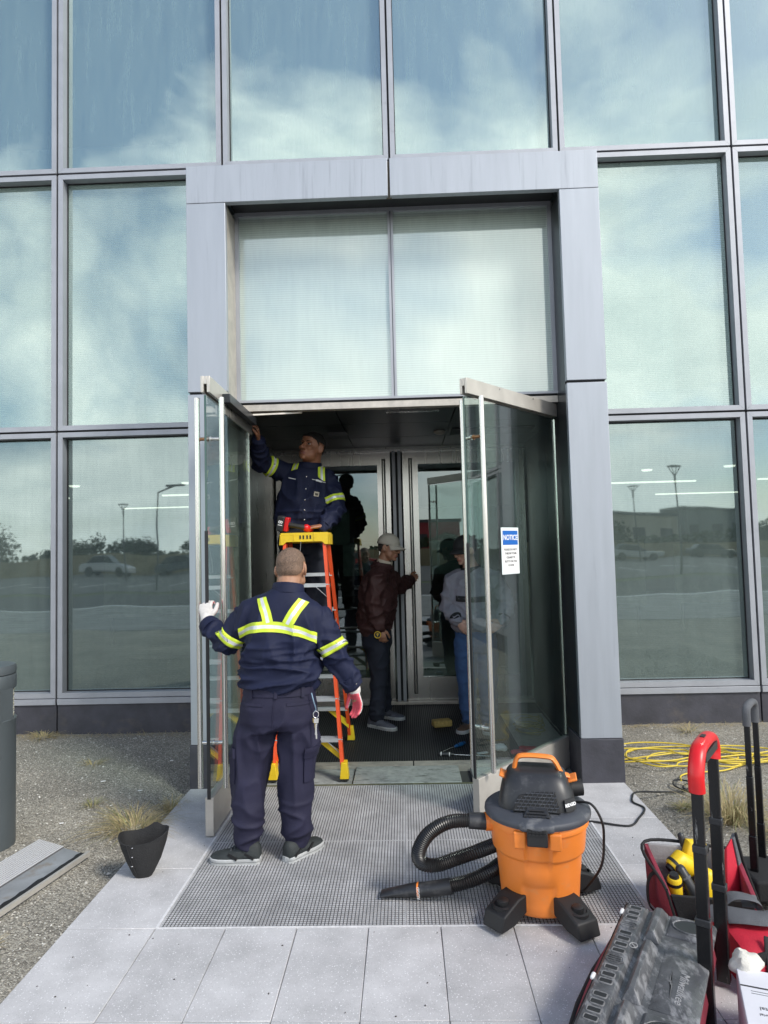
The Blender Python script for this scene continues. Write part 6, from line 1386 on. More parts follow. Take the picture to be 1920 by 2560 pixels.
def shoe(parent, heel, toe, mu, ms, L_=0.30, w=1.0, h=1.0, name='shoe', z0=0.0, low=False):
    a, t = V((heel[0], heel[1], z0)), V((toe[0], toe[1], z0)); d = (t - a).normalized(); s = V((-d.y, d.x, 0)); L_ = (t - a).length
    prof = [(0.0, 0.024, 0.075, 0), (0.05, 0.035, 0.092, 0), (0.2, 0.038, 0.098, 0), (0.33, 0.040, 0.088, 0), (0.45, 0.043, 0.068, 0.001), (0.62, 0.048, 0.055, 0.003), (0.8, 0.047, 0.047, 0.004), (0.92, 0.038, 0.040, 0.003), (0.985, 0.020, 0.030, 0)]
    b = MB(); n = 20
    for (q, hw, hh, _) in prof:
        for j in range(n):
            th = 2 * math.pi * j / n; x = hw * w * math.copysign(abs(math.cos(th)) ** 0.8, math.cos(th)); zz = math.sin(th)
            z = 0.02 + (hh * h - 0.02) * max(zz, 0) ** 0.9 if zz > 0 else 0.02 + 0.006 * zz
            b.v.append(tuple(a + d * q * L_ + s * x + U_ * z))
    k = len(prof)
    for i in range(k - 1):
        for j in range(n):
            j2 = (j + 1) % n; b.f.append((i * n + j, i * n + j2, (i + 1) * n + j2, (i + 1) * n + j)); b.m.append(0)
    b.f.append(tuple(reversed(range(n)))); b.f.append(tuple((k - 1) * n + j for j in range(n))); b.m += [0, 0]
    o = b.build(name, mu, parent, smooth=70)
    out = [(-0.012, 0.0), (-0.006, 0.022), (0.05, 0.038), (0.2, 0.040), (0.42, 0.043), (0.62, 0.052), (0.8, 0.051), (0.93, 0.040), (1.0, 0.018)]
    pts = [a + d * q * L_ + s * hw * w for q, hw in out] + [a + d * (1.008 * L_)] + [a + d * q * L_ - s * hw * w for q, hw in out[::-1]]
    b = MB(); b.prism([p + U_ * 0.010 for p in pts], U_ * 0.020); b.build('midsole', ms, o, bevel=0.005)
    b = MB(); b.prism([p for p in pts], U_ * 0.0098); b.build('outsole', M['rubber'] if ms != M['sole'] else ms, o)
    b = MB()
    for q in (0.36, 0.43, 0.50, 0.57):
        hh = np.interp(q, [p[0] for p in prof], [p[2] for p in prof]) * h
        b.tube(catmull([a + d * q * L_ + s * 0.020 * w + U_ * (hh - 0.004), a + d * (q + 0.01) * L_ + U_ * (hh + 0.004), a + d * q * L_ - s * 0.020 * w + U_ * (hh - 0.004)], 4), 0.0028, 6)
    b.build('laces', M['greystrap'] if mu is not M['shoe_grey'] else M['shoe_grey'], o, smooth=60)
    b = MB()
    for sgn in (-1, 1):
        for q0, q1 in ((0.10, 0.28), (0.42, 0.60)):
            x = 0.041 if q0 < 0.3 else 0.049
            b = MB(); b.bar(a + d * q0 * L_ + s * sgn * x * w + U_ * 0.030, a + d * q1 * L_ + s * sgn * (x - 0.006) * w + U_ * 0.055, U_, 0.006, 0.003)
            b.build('side_overlay', M['hose'] if mu is M['shoe_dark'] else mu, o)
    return o
def collar_ring(name, c, axis, rx, ry, hgt, mt, parent, side=(1, 0, 0), gap=None, flare=1.0):
    ax_ = V(axis).normalized(); sd_ = V(side); sd_ = (sd_ - ax_ * sd_.dot(ax_)).normalized(); dp = ax_.cross(sd_); b = MB(); n = 36
    lev = [(0, 1.06), (hgt * 0.5, 1.03), (hgt, 1.0 * flare), (hgt + 0.002, 0.965 * flare), (hgt * 0.5, 0.94), (0, 0.95)]
    for (z, k_) in lev:
        for j in range(n):
            th = 2 * math.pi * j / n; b.v.append(tuple(V(c) + ax_ * z + sd_ * rx * k_ * math.cos(th) + dp * ry * k_ * math.sin(th)))
    for i in range(len(lev)):
        i2 = (i + 1) % len(lev)
        for j in range(n): j2 = (j + 1) % n; b.f.append((i * n + j, i * n + j2, i2 * n + j2, i2 * n + j)); b.m.append(0)
    return b.build(name, mt, parent, smooth=60)
def cloth(name, mb, voxel, smooth, spec, seed, mt, parent):
    co, fs, no = remesh(mb, voxel, smooth); co = folds(co, no, spec, seed) if spec else co
    return mesh_obj(name, co, fs, mt, parent), bvh_of(co, fs), co, fs
def body_mesh(mb, H, skin, lipm, parent, voxel=0.0048, lips=True):
    co, fs, no = remesh(mb, voxel, 4); co = H.sculpt(co); q = H.loc(co)
    cen = np.array([q[list(f)].mean(0) for f in fs])
    mi = ((np.abs(cen[:, 2] + 0.0655 + 0.006 * (np.abs(cen[:, 1]) / 0.025) ** 2) < 0.0105) & (np.abs(cen[:, 1]) < 0.024) & (cen[:, 0] > 0.07) & (cen[:, 0] < 0.12)) if lips else np.zeros(len(fs))
    o = mesh_obj('body', co, fs, [skin, lipm], parent, mi); return o, co, fs, no
rng = lambda a, b, z: max(0.0, min(1.0, (z - a) / (b - a)))
HV = [M['hivis'], M['silver']]

# ---------------------------------------------------------------- worker seen from behind
def worker():
    p = thing('person', (-0.79, -2.54, 0), 'person in navy work clothes with lime tape, seen from behind, pulling the left glass door', 'person')
    H = Head((-0.672, -2.462, 1.545), (0.10, 0.95, -0.16), (-0.02, 0.2, 1))
    b = MB(); H.build(b, 1.06)
    b.limb([(-0.676, -2.475, 1.53), (-0.684, -2.50, 1.45), (-0.70, -2.51, 1.36)], [0.066, 0.070, 0.08], 16)
    rings_loft(b, [((-0.74, -2.5, 0.84), .17, .12, 0), ((-0.735, -2.5, 1.05), .17, .12, 0), ((-0.72, -2.5, 1.25), .18, .12, 0.1), ((-0.70, -2.5, 1.38), .10, .08, 0.1)], (1, 0, 0), 24)
    SL, EL, WL = V((-0.90, -2.50, 1.315)), V((-1.035, -2.488, 1.135)), V((-1.175, -2.355, 1.232))
    SR, ER, WR = V((-0.525, -2.50, 1.265)), V((-0.408, -2.505, 1.035)), V((-0.338, -2.492, 0.905))
    b.limb([SL, EL, WL], [.05, .04, .027], 12); b.limb([SR, ER, WR], [.05, .04, .027], 12)
    hl = V((-1.195, -2.337, 1.253)); hr = V((-0.330, -2.490, 0.885))
    hand(b, hl, (-0.18, 0.38, 0.9), (0.15, 0.9, -0.35), (0.95, 0.1, 0.15), 0.5, (0.5, 0.8, 0.6)); hand(b, hr, (0.20, 0.10, -0.97), (-0.78, -0.62, -0.1), (-0.5, 0.8, -0.1), 0.5, (0.35, 0.4, 0.35))
    for hip, kn, an in (((-0.86, -2.5, 0.78), (-0.92, -2.5, 0.46), (-0.915, -2.56, 0.09)), ((-0.64, -2.5, 0.78), (-0.655, -2.5, 0.46), (-0.655, -2.51, 0.09))): b.limb([hip, kn, an], [.08, .055, .04], 12)
    bo_, co, fs, no = body_mesh(b, H, M['skin_tan'], M['lip'], p)
    hair_shell('cropped_hair', H, co, fs, no, 0.0016, M['stubble'], bo_, back=-0.048, front=0.08, side=0.005)
    # shirt
    b = MB()
    rings_loft(b, [((-0.738, -2.5, 0.895), .182, .135, 0), ((-0.738, -2.5, 0.915), .208, .155, 0), ((-0.738, -2.5, 0.955), .222, .166, 0), ((-0.737, -2.5, 1.01), .219, .166, 0), ((-0.73, -2.5, 1.10), .205, .158, 0.02), ((-0.724, -2.5, 1.2), .206, .154, 0.05), ((-0.715, -2.5, 1.28), .212, .145, -0.0), ((-0.707, -2.5, 1.335), .195, .128, -0.06), ((-0.698, -2.5, 1.385), .148, .110, -0.10), ((-0.690, -2.5, 1.425), .098, .092, -0.1), ((-0.686, -2.498, 1.440), .080, .080, -0.1)], (1, 0, 0))
    b.limb([V((-0.80, -2.5, 1.345)), SL, lerp(SL, EL, .5), EL, lerp(EL, WL, .5), WL], [.078, .078, .074, .068, .060, .048], 18)
    b.limb([V((-0.60, -2.5, 1.315)), SR, lerp(SR, ER, .5), ER, lerp(ER, WR, .5), WR], [.080, .082, .076, .071, .064, .052], 18)
    arm = lambda q: 1.0 if (q[0] < -0.97 or q[0] > -0.49) else 0.0
    sp_ = [((3.5, 6, 20), 0.022, lambda q: (1 - rng(1.0, 1.2, q[2])) * (1 - arm(q))), ((8, 8, 3.2), 0.020, lambda q: rng(0.98, 1.1, q[2]) * (1 - rng(1.25, 1.38, q[2])) * (1 - arm(q))), ((11, 11, 11), 0.015, arm), ((5, 5, 13), 0.013, lambda q: rng(1.0, 1.06, q[2]) * (1 - rng(1.14, 1.22, q[2])))]
    sh, bv, sco, sfs = cloth('work_shirt', b, 0.008, 8, sp_, 2.3, M['navy'], p)
    collar_ring('collar', (-0.688, -2.503, 1.408), (0.06, 0.22, 1), 0.088, 0.088, 0.055, M['navy'], sh, flare=0.97)
    D = (0, 1, 0)
    for pth in ([(-0.952, -2.5, 1.205), (-0.85, -2.5, 1.243), (-0.73, -2.5, 1.245), (-0.62, -2.5, 1.222), (-0.518, -2.5, 1.175)],):
        patch('reflective_stripe', bv, strip_rows(pth, (0.05, 0, 1), 0.0275, 6, 36), D, 0.004, HV, sh, tape_mi)
    patch('reflective_stripe', bv, strip_rows([(-0.772, -2.5, 1.268), (-0.79, -2.5, 1.33), (-0.818, -2.5, 1.395)], (1, 0, 0.25), 0.0265, 6, 14), D, 0.0042, HV, sh, tape_mi)
    patch('reflective_stripe', bv, strip_rows([(-0.668, -2.5, 1.258), (-0.632, -2.5, 1.318), (-0.588, -2.5, 1.378)], (1, 0, -0.5), 0.0265, 6, 14), D, 0.0042, HV, sh, tape_mi)
    ring_band('arm_band', bv, lerp(SL, EL, 0.80), EL - SL, 0.09, 0.027, 0.004, HV, sh); ring_band('arm_band', bv, lerp(SR, ER, 0.66), ER - SR, 0.09, 0.027, 0.004, HV, sh)
    for (E_, W2) in ((EL, WL), (ER, WR)):
        d = (W2 - E_).normalized(); c = MB(); c.tube([W2 - d * 0.045, W2 - d * 0.015, W2 + d * 0.012, W2 + d * 0.014], [0.060, 0.059, 0.057, 0.045], 20); cf = c.build('cuff', M['navy'], sh, smooth=50)
        c = MB(); q = W2 - d * 0.015 + V((0.03, -0.052, 0.0)); c.ell(q, 0.006, 0.004, 0.006, n=10, k=6); c.build('snap_button', M['stainless'], cf, smooth=70)
    # gloves
    for (w_, fd, pn_, ts, cu, nm) in ((hl, (-0.18, 0.38, 0.9), (0.15, 0.9, -0.35), (0.95, 0.1, 0.15), (0.5, 0.8, 0.6), 'white knit glove gripping the door edge'), (hr, (0.20, 0.10, -0.97), (-0.78, -0.62, -0.1), (-0.5, 0.8, -0.1), (0.35, 0.4, 0.35), 'white knit glove with pink palm hanging at the side')):
        g = MB(); hand(g, w_, fd, pn_, ts, 1.02, cu, 0.09, 1.12); f_ = V(fd).normalized(); g.limb([V(w_) - f_ * 0.035, V(w_) + f_ * 0.015], [0.036, 0.034], 14)
        gc_, gf, gn = remesh(g, 0.0042, 4); pv = V(pn_); pv = (pv - f_ * pv.dot(f_)).normalized(); mi = []
        for f in gf:
            nn = gn[list(f)].mean(0); cc2 = gc_[list(f)].mean(0) - np.array(w_); al = cc2 @ np.array(f_); mi.append(1 if (nn @ np.array(pv) > 0.05 and al > 0.025) or al > 0.135 else 0)
        go = mesh_obj('glove', gc_, gf, [M['glove_white'], M['glove_pink']], p, mi)
    gt = MB(); gt.tube([V((-1.185, -2.386, 1.305)), V((-1.175, -2.388, 1.325)), V((-1.17, -2.386, 1.31)), V((-1.18, -2.387, 1.295)), V((-1.19, -2.386, 1.31))], 0.003, 6)
    # trousers
    b = MB()
    rings_loft(b, [((-0.738, -2.5, 0.925), .188, .136, 0), ((-0.742, -2.5, 0.88), .196, .146, 0), ((-0.752, -2.5, 0.80), .210, .160, 0), ((-0.757, -2.5, 0.73), .212, .158, 0), ((-0.757, -2.5, 0.69), .200, .13, 0)], (1, 0, 0))
    b.limb([(-0.850, -2.5, 0.78), (-0.875, -2.5, 0.68), (-0.905, -2.495, 0.52), (-0.915, -2.505, 0.42), (-0.915, -2.54, 0.27), (-0.918, -2.555, 0.16), (-0.918, -2.555, 0.105)], [.110, .112, .104, .097, .088, .080, .072], 22)
    b.limb([(-0.655, -2.5, 0.78), (-0.640, -2.5, 0.68), (-0.652, -2.495, 0.52), (-0.657, -2.5, 0.42), (-0.663, -2.51, 0.27), (-0.658, -2.515, 0.16), (-0.652, -2.51, 0.11)], [.110, .107, .100, .095, .094, .085, .074], 22)
    sp_ = [((5, 5, 13), 0.013, lambda q: 1 - rng(0.20, 0.36, q[2])), ((9, 9, 3.0), 0.014, lambda q: rng(0.22, 0.4, q[2]) * (1 - rng(0.62, 0.78, q[2]))), ((6, 6, 6), 0.015, lambda q: rng(0.55, 0.65, q[2]) * (1 - rng(0.74, 0.84, q[2])))]
    tr, tbv, tco, tfs = cloth('cargo_trousers', b, 0.008, 7, sp_, 8.1, M['navy_tr'], p)
    grid = lambda c, u, v, nu=7, nv=7: [[V(c) + V(u) * (2 * i / (nu - 1) - 1) + V(v) * (2 * j / (nv - 1) - 1) for i in range(nu)] for j in range(nv)]
    patch('cargo_pocket', tbv, grid((-1.0, -2.5, 0.49), (0.03, -0.075, 0.0), (0, 0, 0.085)), (0.86, 0.5, 0), 0.010, M['navy_tr'], tr); patch('pocket_flap', tbv, grid((-1.0, -2.5, 0.565), (0.032, -0.08, 0.0), (0, 0, 0.026)), (0.86, 0.5, 0), 0.016, M['navy_tr'], tr)
    patch('cargo_pocket', tbv, grid((-0.575, -2.5, 0.49), (0.03, 0.075, 0.0), (0, 0, 0.085)), (-0.86, 0.5, 0), 0.010, M['navy_tr'], tr); patch('pocket_flap', tbv, grid((-0.575, -2.5, 0.565), (0.032, 0.08, 0.0), (0, 0, 0.026)), (-0.86, 0.5, 0), 0.016, M['navy_tr'], tr)
    for x in (-0.865, -0.615): patch('back_pocket', tbv, grid((x, -2.5, 0.835), (0.062, 0, 0), (0, 0, 0.0075), 9, 3), D, 0.005, M['navy_tr'], tr)
    patch('waistband', tbv, grid((-0.738, -2.5, 0.893), (0.195, 0, 0), (0, 0, 0.019), 30, 4), D, 0.006, M['navy_tr'], tr)
    for x in (-0.87, -0.735, -0.60): patch('belt_loop', tbv, grid((x, -2.5, 0.893), (0.008, 0, 0), (0, 0, 0.026), 3, 4), D, 0.011, M['navy_tr'], tr)
    patch('seat_seam', tbv, [[V((-0.742 - 0.002 * s_ - 0.014 * math.sin((0.88 - z) * 9), -2.5, z)) for z in np.linspace(0.705, 0.875, 14)] for s_ in (-1, 1)], D, 0.003, M['navy_tr'], tr)
    shoe(p, (-0.842, -2.585), (-1.115, -2.575), M['shoe_dark'], M['sole'], w=1.1, h=1.12); shoe(p, (-0.705, -2.60), (-0.548, -2.375), M['shoe_dark'], M['sole'], w=1.1, h=1.12)
    for c in ((-0.918, -2.56), (-0.655, -2.515)): s_ = MB(); s_.tube([(c[0], c[1], 0.06), (c[0], c[1], 0.13)], [0.045, 0.055], 16); s_.build('sock', M['blackcloth'], p, smooth=60)
    # keys on a clip at the right hip
    k = thing('key_ring', (-0.53, -2.53, 0.74), 'bunch of keys on a blue clip at the hip of the person seen from behind', 'keys')
    c = MB(); c.tube(catmull([(-0.552, -2.60, 0.885), (-0.54, -2.605, 0.84), (-0.530, -2.60, 0.80), (-0.535, -2.598, 0.79)], 6), 0.004, 8); c.build('clip', mat('pale_blue_clip', (0.22, 0.32, 0.42), 0.3, 0.6), k, smooth=60)
    c = MB(); c.tube([V((-0.530, -2.60, 0.77)) + V((0.014 * math.cos(t), 0.004 * math.cos(t), 0.018 * math.sin(t))) for t in np.linspace(0, 6.28, 16)[:-1]], 0.0022, 6, closed=True); c.build('ring', M['tube'], k)
    for i, (dx, a, mt) in enumerate(((-0.008, 0.1, 'brass'), (0.006, -0.1, 'tube'), (0.0, 0.02, 'tube'))):
        q = V((-0.530 + dx, -2.604 - 0.003 * i, 0.752)); dn_ = V((a, 0, -1)).normalized(); c = MB(); c.obox(q + dn_ * 0.012, dn_, 0.012, (1, 0, 0), 0.010, (0, 1, 0), 0.0013); c.obox(q + dn_ * (0.045 + 0.012 * i), dn_, 0.022 + 0.008 * i, (1, 0, 0), 0.0038, (0, 1, 0), 0.0012); c.build('key', M[mt], k)
worker()

# ---------------------------------------------------------------- man on the ladder
def ladder_man():
    zf = 0.885
    p = thing('person', (-0.88, -0.50, zf), 'person in navy work shirt standing on the ladder and reaching up to the left door', 'person')
    H = Head((-0.795, -0.60, 2.522), (-0.52, -0.84, 0.20), (0.10, -0.12, 1), 1.11)
    b = MB(); H.build(b, 1.10, 1.14, 1.2)
    b.limb([(-0.79, -0.57, 2.48), (-0.81, -0.545, 2.40), (-0.83, -0.53, 2.32)], [0.074, 0.080, 0.09], 16)
    rings_loft(b, [((-0.90, -0.5, 1.76), .17, .12, 0), ((-0.90, -0.5, 2.0), .17, .12, 0), ((-0.87, -0.5, 2.2), .17, .11, -0.1), ((-0.84, -0.53, 2.34), .10, .08, -0.1)], (1, 0, 0), 24)
    SRt, ERt, WRt = V((-1.035, -0.52, 2.320)), V((-1.225, -0.66, 2.405)), V((-1.185, -0.90, 2.545))
    SLt, ELt, WLt = V((-0.685, -0.52, 2.265)), V((-0.598, -0.575, 1.985)), V((-0.690, -0.755, 1.845))
    b.limb([SRt, ERt, WRt], [.05, .042, .028], 12); b.limb([SLt, ELt, WLt], [.05, .042, .028], 12)
    hand(b, WRt + V((0.0, -0.02, 0.012)), (0.05, -0.45, 0.89), (-0.95, -0.2, -0.05), (0.2, -0.85, -0.4), 1.0, (0.6, 0.9, 0.7), tout=0.9)
    hand(b, WLt + V((-0.012, -0.015, 0.0)), (-0.90, -0.42, -0.08), (-0.1, 0.1, -1), (-0.35, 0.6, 0.45), 1.02, (0.25, 0.55, 0.5), 0.07)
    for hip, kn, an in (((-0.99, -0.5, 1.70), (-1.0, -0.52, 1.32), (-0.98, -0.46, zf + 0.09)), ((-0.80, -0.5, 1.70), (-0.79, -0.52, 1.32), (-0.78, -0.46, zf + 0.09))): b.limb([hip, kn, an], [.08, .055, .04], 12)
    bo_, co, fs, no = body_mesh(b, H, M['skin_dark'], M['lip_dark'], p)
    hair_shell('short_hair', H, co, fs, no, 0.006, M['hair_black'], bo_, back=-0.035, front=0.056, side=0.0)
    H.face_parts(bo_, -0.003, M['hair_black'], 0.62)
    b = MB()
    rings_loft(b, [((-0.895, -0.50, 1.825), .205, .150, 0), ((-0.895, -0.505, 1.86), .226, .17, 0), ((-0.898, -0.51, 1.93), .235, .178, 0), ((-0.892, -0.51, 2.02), .228, .172, 0), ((-0.88, -0.51, 2.12), .220, .160, 0), ((-0.868, -0.51, 2.21), .216, .150, -0.05), ((-0.855, -0.51, 2.28), .205, .138, -0.1), ((-0.843, -0.515, 2.33), .165, .115, -0.12), ((-0.832, -0.52, 2.375), .105, .092, -0.12), ((-0.825, -0.53, 2.395), .085, .082, -0.1)], (1, 0, 0))
    b.limb([V((-0.94, -0.515, 2.315)), SRt, lerp(SRt, ERt, .5), ERt, lerp(ERt, WRt, .5), WRt], [.085, .090, .084, .078, .066, .050], 18)
    b.limb([V((-0.76, -0.515, 2.29)), SLt, lerp(SLt, ELt, .5), ELt, lerp(ELt, WLt, .5), WLt], [.085, .090, .086, .080, .070, .052], 18)
    arm = lambda q: 1.0 if (q[0] < -1.10 or q[0] > -0.67) else 0.0
    sp_ = [((3.5, 6, 16), 0.020, lambda q: (1 - rng(1.9, 2.05, q[2])) * (1 - arm(q))), ((8, 8, 3.2), 0.018, lambda q: rng(1.85, 2.0, q[2]) * (1 - rng(2.22, 2.32, q[2])) * (1 - arm(q))), ((11, 11, 11), 0.018, arm)]
    sh, bv, sco, sfs = cloth('work_shirt', b, 0.008, 8, sp_, 5.7, M['navy'], p)
    collar_ring('collar', (-0.825, -0.535, 2.352), (0.10, -0.10, 1), 0.098, 0.092, 0.05, M['navy'], sh)
    D = (0, 1, 0); grid = lambda c, u, v, nu=8, nv=6: [[V(c) + V(u) * (2 * i / (nu - 1) - 1) + V(v) * (2 * j / (nv - 1) - 1) for i in range(nu)] for j in range(nv)]
    patch('placket', bv, [[V((-0.838 - 0.12 * (2.30 - z) * 0.45 + 0.019 * s_, -0.6, z)) for z in np.linspace(1.86, 2.30, 24)] for s_ in (-1, -0.3, 0.3, 1)], D, 0.004, M['navy'], sh)
    for z in (2.27, 2.165, 2.07, 1.985, 1.905):
        h = bv.ray_cast(V((-0.838 - 0.12 * (2.30 - z) * 0.45, -1.2, z)), V((0, 1, 0)))
        if h[0]: c = MB(); c.ell(h[0] + V((0, -0.0065, 0)), 0.0062, 0.003, 0.0062, n=10, k=6); c.build('snap_button', M['stainless'], sh, smooth=70)
    for (x, z, t) in ((-0.955, 2.205, 0.02), (-0.745, 2.165, -0.03)):
        patch('pocket_flap', bv, grid((x, -0.6, z), (0.062, 0, t * -0.6), (0.0, 0, 0.026)), D, 0.0065, M['navy'], sh); patch('chest_pocket', bv, grid((x, -0.6, z - 0.075), (0.056, 0, t * -0.6), (0.0, 0, 0.055)), D, 0.0035, M['navy'], sh)
    patch('badge', bv, grid((-0.757, -0.6, 2.118), (0.017, 0, -0.003), (0.003, 0, 0.019), 4, 4), D, 0.006, M['cream'], sh)
    patch('badge_print', bv, grid((-0.757, -0.6, 2.115), (0.010, 0, -0.002), (0.002, 0, 0.009), 4, 4), D, 0.0075, mat('grey_print', (0.08, 0.07, 0.05), 0.7), sh)
    patch('name_embroidery', bv, grid((-0.962, -0.6, 2.258), (0.030, 0, -0.008), (0, 0, 0.0035), 12, 2), D, 0.0055, M['white'], sh)
    patch('emblem_embroidery', bv, grid((-0.775, -0.6, 2.242), (0.018, 0, -0.004), (0, 0, 0.002), 8, 2), D, 0.0055, M['white'], sh); patch('emblem_embroidery', bv, grid((-0.738, -0.6, 2.231), (0.020, 0, -0.005), (0, 0, 0.007), 8, 2), D, 0.0055, M['white'], sh); patch('emblem_embroidery', bv, grid((-0.700, -0.6, 2.222), (0.016, 0, -0.004), (0, 0, 0.002), 8, 2), D, 0.0055, M['white'], sh)
    patch('shoulder_stripe', bv, strip_rows([(-0.945, -0.62, 2.335), (-0.935, -0.58, 2.40), (-0.93, -0.50, 2.45)], (1, 0, 0.1), 0.026, 6, 10), (0, 0.85, -0.5), 0.0045, HV, sh, tape_mi)
    patch('shoulder_stripe', bv, strip_rows([(-0.715, -0.64, 2.255), (-0.718, -0.60, 2.31), (-0.725, -0.50, 2.40)], (1, 0, -0.25), 0.028, 6, 10), (0, 0.85, -0.5), 0.0045, HV, sh, tape_mi)
    ring_band('arm_band', bv, lerp(SRt, ERt, 0.62), ERt - SRt, 0.09, 0.029, 0.004, HV, sh); ring_band('arm_band', bv, lerp(SLt, ELt, 0.70), ELt - SLt, 0.09, 0.029, 0.004, HV, sh)
    for (E_, W2) in ((ERt, WRt), (ELt, WLt)):
        d = (W2 - E_).normalized(); c = MB(); c.tube([W2 - d * 0.05, W2 - d * 0.02, W2 + d * 0.004, W2 + d * 0.005], [0.058, 0.056, 0.053, 0.04], 20); c.build('cuff', M['navy'], sh, smooth=50)
    b = MB()
    rings_loft(b, [((-0.895, -0.5, 1.86), .20, .145, 0), ((-0.895, -0.5, 1.78), .212, .160, 0), ((-0.895, -0.5, 1.68), .215, .165, 0), ((-0.895, -0.5, 1.62), .19, .13, 0)], (1, 0, 0))
    b.limb([(-0.995, -0.5, 1.70), (-1.01, -0.51, 1.5), (-1.005, -0.51, 1.3), (-0.985, -0.47, 1.12), (-0.98, -0.455, zf + 0.1)], [.112, .108, .096, .085, .080], 20); b.limb([(-0.80, -0.5, 1.70), (-0.79, -0.51, 1.5), (-0.785, -0.51, 1.3), (-0.78, -0.47, 1.12), (-0.78, -0.455, zf + 0.1)], [.112, .108, .096, .085, .080], 20)
    cloth('work_trousers', b, 0.009, 7, [((7, 7, 9), 0.010, None)], 3.3, M['darkjean'], p)
    for x in (-0.98, -0.78): shoe(p, (x, -0.40), (x - 0.01, -0.68), M['shoe_dark'], M['rubber'], w=1.1, h=1.15, z0=zf)
ladder_man()

def cap(parent, H, mt, under):
    b = MB(); n = 28; k = 9
    for i in range(k + 1):
        ph = (math.pi / 2 + 0.12) * i / k
        for j in range(n):
            th = 2 * math.pi * j / n; b.v.append(tuple(H.P(-0.012 + 0.108 * math.sin(ph) * math.cos(th), 0.089 * math.sin(ph) * math.sin(th), 0.036 + 0.096 * math.cos(ph) * (1 if i else 1))))
    for i in range(k):
        for j in range(n): j2 = (j + 1) % n; b.f.append((i * n + j, (i + 1) * n + j, (i + 1) * n + j2, i * n + j2)); b.m.append(0)
    o = b.build('cap', mt, parent, smooth=70); sm = o.modifiers.new('thick', 'SOLIDIFY'); sm.thickness = 0.004
    b = MB(); nn = 14; rows = []
    for t in (0, 0.33, 0.66, 1.0):
        row = []
        for j in range(nn + 1):
            a = -1.15 + 2.3 * j / nn; rr = 0.098 + t * 0.078 * math.cos(a * 0.8) ** 0.7; x = -0.012 + rr * math.cos(a) * 1.02; y = 0.087 * math.sin(a) * (1 + 0.10 * t); row.append(H.P(x, y, 0.040 - 0.030 * t * 1.0 - 0.028 * math.sin(a) ** 2 * (0.3 + t)))
        rows.append(row)
    for r in rows: b.v += [tuple(q) for q in r]
    w_ = nn + 1
    for i in range(3):
        for j in range(nn): b.f.append((i * w_ + j, i * w_ + j + 1, (i + 1) * w_ + j + 1, (i + 1) * w_ + j)); b.m.append(0)
    br = b.build('cap_brim', mt, o, smooth=70); sm = br.modifiers.new('thick', 'SOLIDIFY'); sm.thickness = 0.005
    b = MB()
    for a in (0.0, 1.047, 2.094): b.tube([H.P(-0.012 + 0.1095 * math.sin(p_) * math.cos(a), 0.0905 * math.sin(p_) * math.sin(a), 0.036 + 0.0975 * math.cos(p_)) for p_ in np.linspace(-1.55, 1.55, 20)], 0.0011, 5)
    b.build('cap_seam', mt, o); b = MB(); b.ell(H.P(-0.012, 0, 0.134), 0.007, 0.007, 0.004, n=10, k=6); b.build('cap_button', mt, o, smooth=70)
    return o

